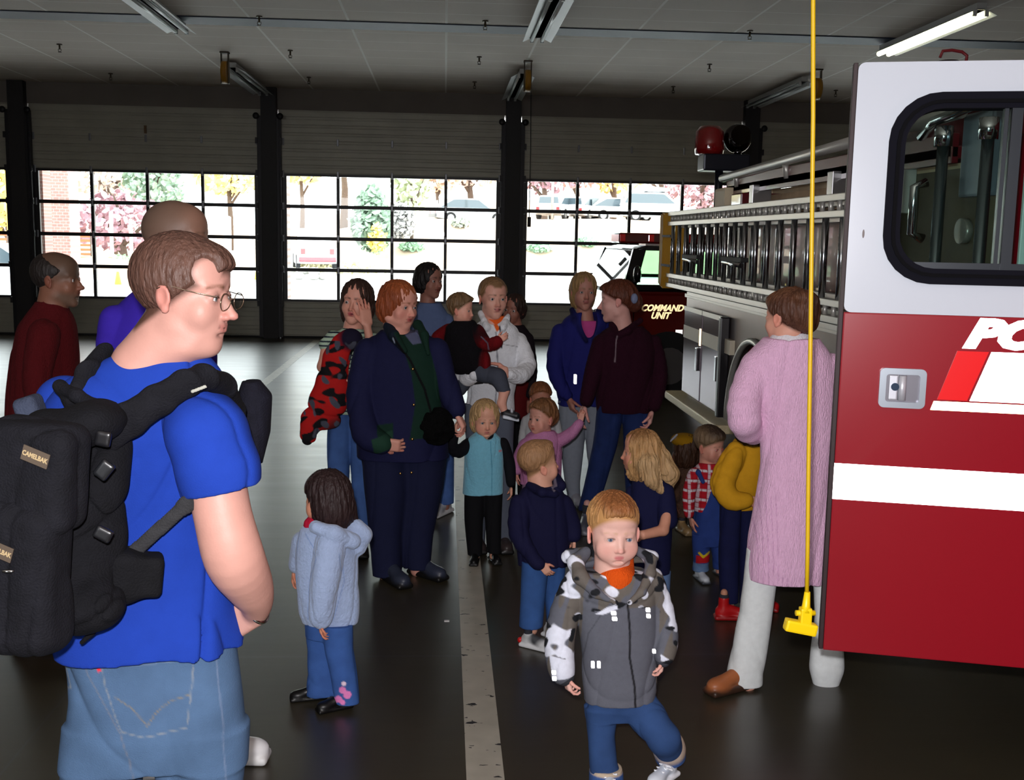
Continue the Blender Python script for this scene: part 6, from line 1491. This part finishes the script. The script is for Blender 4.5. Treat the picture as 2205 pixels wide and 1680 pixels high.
inner(m, [(1163, 905, 16), (1163, 1000, 20)])
stand(m, [(1000, 1126, 1164), (1090, 1130, 1158)], [(1000, 1162, 1200), (1090, 1168, 1196)], (120, 122, 130), cloth_m)
m.shoe(1144, 1100, 0, 0, .15, (190, 190, 196)); m.shoe(1182, 1100, 0, 0, .15, (190, 190, 196))
m.done()

# ---- little girl in pink reaching up
m = Fig('person, small child in a pink top reaching up to hold a grown-up hand', 1165, 1120, 6.1, .005)
SK = (216, 156, 138)
m.head(1166, 860, 934, -.85, .05, -.05, child=1, skin=SK, blush=1, brow=(130, 90, 60), iris=(60, 50, 50), neck=(1172, 950))
m.hair((122, 82, 50), 'short', front=.28, back=-.34, thick=1.15, amp=.0035, n=18)
m.hq.ell(m.T_(.1, .30, -.05), np.array([.2, .2, .24])*m.hh, m.hR, k=.03, col=(104, 66, 40))
q = m.part('pink_top', knit_m, .005, folds(.005, 18, 3, .5)); PK = (196, 130, 174)
q.loft(m.rows([(926, 1150, 1196, 0, .9), (940, 1130, 1208, 0, .7), (975, 1122, 1212, 0, .7), (1040, 1118, 1210, 0, .75)]), col=PK)
m.limb(q, [(1202, 950, 0, 15), (1228, 935, -.04, 13), (1248, 912, -.06, 10)], PK, k=.012); m.limb(q, [(1132, 958, 0, 14), (1118, 985, -.02, 12), (1113, 1012, -.05, 10)], PK, k=.01)
m.hand(m.p(1250, 906, -.06), np.array([.2, .1, 1.]), np.array([.5, 1, 0]), .085, 1, .9); m.hand(m.p(1113, 1020, -.05), -Z_, X_, .08)
inner(m, [(1168, 950, 18), (1164, 1030, 22)])
stand(m, [(1030, 1122, 1166), (1120, 1126, 1160)], [(1030, 1162, 1208), (1120, 1170, 1204)], (150, 120, 146), cloth_m)
m.shoe(1142, 1132, 0, -.6, .15, (230, 230, 234)); m.shoe(1186, 1128, 0, -.6, .15, (230, 230, 234))
m.done()

# ---- woman in the blue jacket
m = Fig('person in a blue jacket over a pink shirt with pale grey trousers', 1245, 1080, 7.15, .0065)
SK = (176, 122, 106)
m.head(1257, 588, 668, .10, -.04, .03, skin=SK, brow=(120, 90, 60), iris=(60, 60, 60), neck=(1262, 700), lips=(150, 84, 80))
m.hair((150, 118, 76), 'long', front=.26, length=-.48, width=.36, bangs=.30, amp=.003, n=30, vox=.005)
q = m.part('blue_jacket', cloth_m, .006, folds(.008, 12, 15, .4)); BJ = (32, 34, 108)
q.loft(m.rows([(672, 1236, 1290, 0, 1.), (688, 1210, 1316, 0, .7), (720, 1196, 1318, 0, .62), (790, 1194, 1312, 0, .65), (872, 1200, 1306, 0, .66)]), col=BJ)
q.ell(m.p(1270, 690, -.10), (.055, .12, .12), k=.008, op='s')
m.limb(q, [(1206, 715, 0, 20), (1196, 790, -.05, 19), (1214, 840, -.12, 15), (1222, 852, -.13, 13)], BJ, k=.01); m.limb(q, [(1308, 715, 0, 20), (1318, 790, 0, 18)], BJ)
q.chain([m.p(1232, 668, .0), m.p(1238, 690, -.08), m.p(1262, 735, -.13)], [m.r(7), m.r(6), m.r(3)], k=.02, col=(20, 20, 60)); q.chain([m.p(1290, 668, .0), m.p(1294, 690, -.06), m.p(1280, 735, -.13)], [m.r(7), m.r(6), m.r(3)], k=.02, col=(20, 20, 60))
m.hand(m.p(1224, 858, -.13), np.array([.4, -.2, -1.]), np.array([1., .2, 0]), .16, 1, .8)
q = m.part('pink_shirt', cloth_m, .006); q.loft(m.rows([(690, 1242, 1296), (760, 1236, 1300)], .85, .0), col=(186, 70, 136))
MB().box(*(lambda c: (c[0]-.008, c[0]+.008, c[1]-.01, c[1]+.03, c[2]-.03, c[2]+.03))(m.p(1239, 817, -.21)), .002).build('reflective_tab', rtape, m.root)
inner(m, [(1264, 715, 28), (1256, 870, 30)])
stand(m, [(862, 1202, 1264), (960, 1206, 1258), (1040, 1216, 1250), (1078, 1222, 1252)], [(862, 1256, 1306), (960, 1262, 1302), (1066, 1268, 1300)], (140, 146, 158), cloth_m)
m.shoe(1238, 1084, -.02, .3, .25, (150, 150, 160)); m.shoe(1285, 1080, .05, .2, .25, (150, 150, 160))
m.done()

# ---- woman in the dark maroon sweater
m = Fig('person in a dark maroon zip sweater and jeans with the head turned away', 1345, 1100, 6.65, .006)
SK = (214, 160, 150)
m.head(1328, 604, 694, -1.75, -.08, -.08, skin=SK, brow=(110, 70, 50), iris=(50, 40, 40), neck=(1342, 716), neck_r=.22)
m.hair((92, 46, 28), 'short', front=.27, back=-.24, fy=-.33, thick=1.2, amp=.003, n=26)
m.hq.ell(m.T_(0, .42, -.06), np.array([.2, .2, .22])*m.hh, m.hR, k=.03, col=(84, 40, 26))
q = m.part('hair_tie', cloth_m, .004); q.ell(m.p(1366, 643, -.10), (.022, .02, .032), k=.01, col=(120, 130, 160)); 
q = m.part('zip_sweater', knit_m, .0055, folds(.008, 12, 25, .4)); VM = (46, 14, 30)
q.loft(m.rows([(702, 1318, 1382, 0, 1.), (716, 1292, 1402, 0, .7), (750, 1284, 1416, 0, .62), (800, 1284, 1414, 0, .66), (860, 1284, 1408, 0, .68), (886, 1286, 1402, 0, .68)]), col=VM)
q.ell(m.p(1340, 694, -.05), (.075, .11, .07), k=.01, op='s')
q.chain([m.p(1318, 700, -.02), m.p(1330, 722, -.10), m.p(1352, 712, -.11), m.p(1378, 690, -.02)], [m.r(6), m.r(7), m.r(7), m.r(7)], k=.01, col=VM)
m.limb(q, [(1296, 740, 0, 21), (1278, 800, -.04, 19), (1262, 862, -.08, 14)], VM, k=.012); m.limb(q, [(1408, 740, 0, 20), (1420, 810, -.02, 19), (1408, 872, -.08, 15)], VM, k=.012)
m.hand(m.p(1258, 876, -.09), np.array([-.3, -.1, -1.]), np.array([1., .2, 0]), .16, 1, .8); m.hand(m.p(1404, 886, -.09), np.array([-.2, -.1, -1.]), np.array([-1., .2, 0]), .16, -1, .9)
m.pl(q, ((1322, 720), (1318, 775)), 2, (150, 130, 140), 0)
inner(m, [(1344, 735, 32), (1344, 880, 32)])
stand(m, [(874, 1286, 1346), (960, 1276, 1330), (1050, 1256, 1302), (1098, 1244, 1286)], [(874, 1338, 1402), (960, 1342, 1396), (1086, 1348, 1390)], (28, 44, 92))
m.shoe(1262, 1106, -.15, -.3, .25, (90, 92, 104), (120, 120, 130)); m.shoe(1366, 1106, 0, .2, .25, (60, 60, 70))
m.done()

# ---- boy in the navy jacket, looking up
m = Fig('person, child in a navy jacket, jeans and white sneakers looking up and away', 1165, 1385, 4.62, .0045)
SK = (224, 166, 142)
m.head(1162, 946, 1042, 1.85, .18, -.06, child=1, skin=SK, blush=1, brow=(170, 130, 96), iris=(70, 80, 90), neck=(1166, 1062), neck_r=.25)
T_ = m.T_; m.body.ell(T_(0, .08, .15), np.array([.38, .45, .38])*m.hh, m.hR, op='p', col=(196, 152, 116), soft=.09*m.hh)
m.hair((160, 120, 84), 'short', front=.30, back=-.32, fy=-.28, thick=.3, amp=.0005, n=50)
q = m.part('navy_jacket', cloth_m, .0042, folds(.006, 16, 45, .4)); NJ = (20, 20, 54)
q.loft(m.rows([(1044, 1140, 1196, 0, 1.), (1058, 1120, 1214, 0, .75), (1090, 1108, 1224, 0, .68), (1150, 1110, 1230, 0, .7), (1216, 1114, 1230, 0, .7)]), col=NJ)
m.limb(q, [(1122, 1085, -.03, 22), (1118, 1150, -.10, 21), (1150, 1206, -.14, 16), (1162, 1214, -.15, 14)], NJ, k=.01); m.limb(q, [(1214, 1085, 0, 20), (1230, 1130, 0, 19), (1236, 1156, -.02, 14)], NJ, k=.01)
q.chain([m.p(1140, 1046, -.02), m.p(1168, 1060, -.10), m.p(1196, 1064, -.08)], [m.r(9), m.r(10), m.r(9)], k=.01, col=NJ); q.chain([m.p(1196, 1030, .03), m.p(1208, 1046, -.02)], [m.r(12), m.r(12)], k=.01, col=NJ)
m.pp(q, ((1176, 1034), (1196, 1026), (1198, 1044), (1188, 1048)), (120, 112, 130), 0)
m.hand(m.p(1166, 1216, -.15), np.array([.6, -.1, -.7]), np.array([0, 1, .3]), .09, 1, .9); m.hand(m.p(1236, 1164, -.02), -Z_, -X_, .09)
inner(m, [(1166, 1065, 26), (1168, 1210, 30)])
stand(m, [(1208, 1122, 1184), (1290, 1120, 1176), (1350, 1116, 1172)], [(1208, 1166, 1222), (1290, 1172, 1212), (1345, 1176, 1214)], (56, 92, 152), None, 1.0, -.03, .05)
f = m.shoe(1146, 1384, -.06, .95, .17, (206, 208, 210), (220, 222, 224), (70, 72, 76), h=.32)
q = m.part('shoe_stripe', shoe_m, .004); q.box(f(.155, -.2, .14), (.004, .035, .006), rotm(.95), rad=.002, col=(20, 20, 22)); q.ell(f(0, .36, .13), (.014, .012, .014), col=(200, 30, 30))
m.shoe(1192, 1366, .06, .8, .17, (206, 208, 210), (220, 222, 224), (70, 72, 76))
m.done()

# ---- girl with long fair hair turned left
m = Fig('person, child in a navy t-shirt with long wavy hair, back to the camera', 1405, 1360, 4.9, .0048)
SK = (216, 152, 126)
m.head(1376, 926, 1014, -1.62, .06, .06, child=1, skin=SK, blush=1, brow=(140, 100, 70), iris=(60, 60, 70), neck=(1394, 1034))
m.hair((182, 140, 92), 'long', front=.26, length=-.72, width=.44, deep=.56, bangs=.30, amp=.0042, n=26, vox=.0042, col2=(140, 98, 60))
m.hq.chain([m.p(1420, 990, 0), m.p(1440, 1020, -.02), m.p(1440, 1050, -.02)], [m.r(26), m.r(20), m.r(9)], k=.02, col=(190, 154, 110))
m.hq.chain([m.p(1396, 1000, -.08), m.p(1402, 1030, -.09), m.p(1420, 1054, -.08)], [m.r(24), m.r(18), m.r(9)], k=.02, col=(196, 160, 116))
q = m.part('navy_tshirt', cloth_m, .0048, folds(.007, 14, 48, .4)); NT = (22, 24, 62)
q.loft(m.rows([(1022, 1372, 1424, 0, 1.), (1036, 1356, 1440, 0, .8), (1080, 1352, 1450, 0, .7), (1150, 1354, 1452, 0, .7), (1236, 1362, 1448, 0, .72)]), col=NT)
q.cap(m.p(1432, 1060, -.04), m.p(1438, 1120, -.08), m.r(22), m.r(22), k=.01, col=NT); q.cap(m.p(1362, 1060, .02), m.p(1352, 1100, .0), m.r(17), m.r(17), k=.01, col=NT)
m.body.chain([m.p(1436, 1110, -.10), m.p(1428, 1142, -.14), m.p(1386, 1152, -.18)], [m.r(12), m.r(12), m.r(10)], k=.01, col=SK); m.hand(m.p(1388, 1152, -.18), np.array([-1., -.1, .0]), np.array([0, 1, 0]), .10, 1, .6)
m.body.chain([m.p(1352, 1100, .0), m.p(1348, 1150, 0)], [m.r(10), m.r(9)], k=.01, col=SK); m.hand(m.p(1348, 1156, 0), -Z_, X_, .1)
inner(m, [(1396, 1040, 24), (1402, 1225, 28)])
stand(m, [(1226, 1364, 1412), (1345, 1368, 1404)], [(1226, 1402, 1448), (1345, 1408, 1442)], (96, 122, 164))
m.shoe(1386, 1358, 0, -1.4, .16, (60, 60, 70)); m.shoe(1424, 1362, -.03, -1.4, .16, (60, 60, 70))
m.done()

# ---- boy in the plaid shirt and overalls
m = Fig('person, small child in a red plaid shirt and blue denim overalls', 1525, 1250, 5.55, .0048)
SK = (206, 146, 126)
m.head(1530, 918, 996, .70, -.10, .0, child=1, skin=SK, blush=1, brow=(120, 90, 66), iris=(226, 60, 50), neck=(1524, 1012))  # red-eye return of the flash painted as the iris colour
m.hair((112, 90, 66), 'short', front=.20, back=-.30, fy=-.36, thick=1.1, amp=.0015, n=40, col2=(60, 44, 34))
q = m.part('plaid_shirt', cloth_m, .0045, folds(.004, 18, 5, .5)); PR = (180, 24, 40)
q.loft(m.rows([(996, 1508, 1552, 0, 1.), (1010, 1492, 1566, 0, .75), (1050, 1488, 1572, 0, .7), (1100, 1490, 1570, 0, .7)]), col=PR)
m.limb(q, [(1496, 1022, -.02, 15), (1484, 1062, -.04, 14), (1484, 1106, -.07, 11)], PR, k=.008); m.limb(q, [(1564, 1022, 0, 14), (1574, 1062, -.02, 13)], PR)
m.stripes(q, (206, 180, 190), .052, .28, 0, .01); m.stripes(q, (214, 206, 214), .052, .25, 2, .0); m.stripes(q, (150, 20, 34), .026, .12, 2, .006); m.stripes(q, (150, 20, 34), .026, .12, 0, .006)
m.hand(m.p(1488, 1116, -.07), np.array([.2, -.1, -1.]), np.array([1., .2, 0]), .09, 1, .4)
q = m.part('overalls', denim_m, .0045, folds(.005, 16, 5, .5)); OV = (40, 62, 128)
q.loft(m.rows([(1034, 1512, 1560, -.018, .95), (1060, 1504, 1566, -.01, .85), (1085, 1496, 1570, 0, .8), (1140, 1492, 1572, 0, .8), (1170, 1490, 1572, 0, .75)]), col=OV)
q.chain([m.p(1500, 1006, .02), m.p(1504, 1018, -.06), m.p(1514, 1038, -.088)], [m.r(6), m.r(6), m.r(6)], k=.008, col=OV, ax=(0, 1, 0), sq=.6); q.chain([m.p(1548, 1006, .02), m.p(1550, 1018, -.06), m.p(1550, 1038, -.088)], [m.r(6), m.r(6), m.r(6)], k=.008, col=OV, ax=(0, 1, 0), sq=.6)
m.pp(q, ((1512, 1029), (1518, 1029), (1518, 1034), (1512, 1034)), (196, 120, 40), 0); m.pp(q, ((1522, 1038), (1526, 1038), (1526, 1043), (1522, 1043)), (200, 210, 220), 0)
q.loft(m.rows([(1150, 1490, 1532), (1215, 1492, 1528), (1228, 1490, 1530)], .95, -.02), col=OV, k=.01); q.loft(m.rows([(1150, 1526, 1572), (1225, 1534, 1568)], .95, .04), col=OV, k=.01)
m.pp(q, ((1494, 1190), (1526, 1188), (1527, 1204), (1494, 1207)), (180, 22, 30), 0); m.pl(q, ((1500, 1184), (1508, 1192), (1522, 1183)), 5, (210, 180, 30), 0); m.pp(q, ((1490, 1208), (1530, 1206), (1530, 1228), (1490, 1228)), (96, 122, 160), 0)
inner(m, [(1526, 1012, 18), (1530, 1140, 24)]); m.body.chain([m.p(1512, 1150, -.02), m.p(1510, 1235, -.02)], [m.r(12), m.r(9)], k=.02, col=SK); m.body.chain([m.p(1548, 1150, .04), m.p(1550, 1230, .04)], [m.r(12), m.r(9)], k=.02, col=SK)
m.shoe(1508, 1250, -.04, .15, .16, (200, 206, 214), (60, 62, 70)); m.shoe(1552, 1244, .04, .3, .16, (200, 206, 214), (60, 62, 70))
m.done()

# ---- child in yellow beside the pink coat
m = Fig('person, child in a mustard yellow sweatshirt, navy trousers and red shoes', 1592, 1320, 5.0, .005)
SK = (196, 138, 112)
m.head(1622, 868, 950, 2.4, -.1, .1, child=1, skin=SK, brow=(60, 40, 30), iris=(40, 30, 30), neck=(1610, 965))
m.hair((38, 22, 20), 'long', front=.25, length=-.6, width=.42, deep=.5, bangs=.2, amp=.003, n=30)
q = m.part('sweatshirt', cloth_m, .0048, folds(.007, 14, 55, .5)); YL = (206, 150, 28)
q.loft(m.rows([(946, 1582, 1634, 0, .9), (962, 1566, 1650, 0, .8), (1000, 1556, 1652, 0, .75), (1050, 1546, 1640, 0, .75), (1096, 1556, 1630, 0, .75)]), col=YL)
m.limb(q, [(1584, 975, -.05, 24), (1556, 1040, -.12, 25), (1574, 1076, -.17, 22), (1606, 1078, -.18, 16)], YL, k=.012)
m.hand(m.p(1612, 1078, -.18), X_, -Y_, .1, 1, .7)
inner(m, [(1608, 965, 20), (1596, 1080, 26)])
stand(m, [(1086, 1550, 1598), (1180, 1546, 1592), (1298, 1550, 1592)], [(1086, 1586, 1632), (1180, 1590, 1630), (1302, 1590, 1630)], (22, 26, 66), None, 1., -.04, .04)
m.shoe(1568, 1322, -.09, 1.5, .20, (184, 22, 26), (150, 16, 20), h=.5); m.shoe(1628, 1316, .05, 1.2, .19, (184, 22, 26), (150, 16, 20), h=.5)
m.done()

# ---- child in brown fleece with a yellow cap, in the shadows
m = Fig('person, child in a fuzzy brown coat and yellow cap behind the denim overalls', 1482, 1150, 6.5, .006)
SK = (96, 62, 46)
m.head(1474, 936, 1004, -2.6, 0, 0, child=1, skin=SK, brow=(50, 30, 20), eyes=False, neck=(1476, 1020))
m.hair((62, 38, 24), 'long', front=.2, length=-.5, width=.42, amp=.004, n=20)
q = m.part('cap', cloth_m, .006); q.ell(m.p(1474, 948), (.085, .09, .045), k=.01, col=(150, 110, 10)); q.cap(m.p(1444, 950, -.05), m.p(1458, 936, -.05), .007, k=.01, col=(150, 150, 160))
q = m.part('fleece_coat', M('brown_fleece', rough=1., vcol=True, var=.3, vscale=30, bump=1., bscale=90), .006, folds(.008, 16, 5)); q.loft(m.rows([(1000, 1460, 1500, 0, 1.), (1016, 1444, 1516, 0, .8), (1080, 1442, 1518, 0, .7), (1110, 1446, 1514, 0, .7)]), col=(76, 50, 36))
m.limb(q, [(1450, 1030, -.03, 14), (1450, 1070, -.06, 13)], (76, 50, 36)); m.hand(m.p(1456, 1090, -.06), -Z_, X_, .09)
stand(m, [(1090, 1452, 1482), (1135, 1456, 1480)], [(1090, 1480, 1510), (1135, 1482, 1506)], (40, 34, 30), cloth_m)
m.shoe(1470, 1152, -.05, .2, .18, (150, 122, 84), (120, 100, 70)); m.shoe(1496, 1150, 0, .3, .18, (150, 122, 84), (120, 100, 70))
m.done()

# ---- woman in the long pink coat
m = Fig('person in a long pink knitted coat and white flared trousers seen from behind', 1680, 1480, 4.12, .0045)
SK = (220, 160, 138)
m.head(1696, 622, 748, -2.55, -.08, -.03, skin=SK, brow=(120, 80, 60), iris=(60, 50, 50), neck=(1708, 760), neck_r=.22)
m.hair((84, 52, 38), 'short', front=.26, back=-.30, fy=-.33, thick=1.0, amp=.0022, n=40, vox=.004, col2=(110, 72, 48))
m.hq.ell(m.T_(-.03, .40, .06), np.array([.22, .17, .32])*m.hh, m.hR, k=.03, col=(96, 60, 42)); m.hq.cap(m.T_(.0, .50, .28), m.T_(-.05, .44, -.12), .028, .02, k=.02, col=(72, 44, 32))
m.hq.ell(m.T_(.1, .38, .34), np.array([.22, .15, .12])*m.hh, m.hR, k=.02, col=(100, 64, 44))
q = m.part('collar', knit_m, .004); q.loft(m.rows([(703, 1668, 1742), (716, 1662, 1746), (742, 1652, 1754)], .85), col=(226, 222, 228)); q.cap(m.p(1705, 640), m.p(1706, 712), m.r(32), m.r(31), k=.004, op='s')
m.stripes(q, (96, 20, 40), .045, .22, 2, .01)
pm_ = M('pink_knit', rough=.95, vcol=True, var=.05, vscale=50, bump=.9, bscale=230, stretch=(1, 1, .25), sheen=.2, spec=.1)
q = m.part('pink_coat', pm_, .0045, folds(.007, 9, 61, .2)); PC = (244, 194, 228)
q.loft(m.rows([(729, 1650, 1758, 0, .9), (736, 1638, 1770, 0, .8), (756, 1612, 1790, 0, .6), (790, 1602, 1804, 0, .55), (850, 1612, 1806, 0, .58), (930, 1634, 1806, 0, .6), (1000, 1634, 1800, 0, .62), (1080, 1620, 1796, 0, .66), (1160, 1604, 1792, 0, .7), (1215, 1598, 1788, 0, .72), (1243, 1602, 1786, 0, .72)]), col=PC)
q.cap(m.p(1705, 640), m.p(1706, 722), m.r(37), m.r(36), k=.004, op='s')
m.limb(q, [(1630, 790, .0, 36), (1606, 850, -.03, 34), (1604, 905, -.05, 34), (1622, 930, .08, 28), (1640, 915, .25, 22)], PC, k=.008)
m.limb(q, [(1790, 790, 0, 32), (1800, 880, 0, 28), (1800, 960, .05, 24)], PC)
m.hand(m.p(1640, 912, .28), Y_+Z_*.2, -Z_, .16); m.hand(m.p(1800, 985, .06), -Z_, X_, .16)
for a in range(1612, 1790, 9): m.pl(q, ((a, 1225 if a > 1660 else 1060), (a, 1242)), 1.2, (212, 156, 198), 0)
inner(m, [(1706, 760, 46), (1704, 900, 55), (1700, 1180, 55)])
WT = (226, 230, 230)
stand(m, [(1180, 1604, 1690), (1260, 1596, 1676), (1340, 1582, 1666), (1410, 1568, 1656), (1450, 1560, 1650), (1474, 1562, 1648)], [(1180, 1700, 1786), (1260, 1750, 1806), (1330, 1752, 1808), (1400, 1742, 1820), (1440, 1738, 1822), (1484, 1750, 1806)], WT, cloth_m, .75, .0, .03, 'flared_trousers', .02, folds(.005, 10, 8, .3))
m.shoe(1584, 1478, -.02, -1.1, .25, (170, 100, 60), (60, 40, 30), h=.3); m.shoe(1780, 1482, .14, 2.8, .25, (120, 60, 44), (50, 34, 30), h=.3)
er = MB(); er.sph(tuple(m.T_(-.345, .0, -.16)), .006, seg=10).build('earring', chrome, m.root)
m.done()
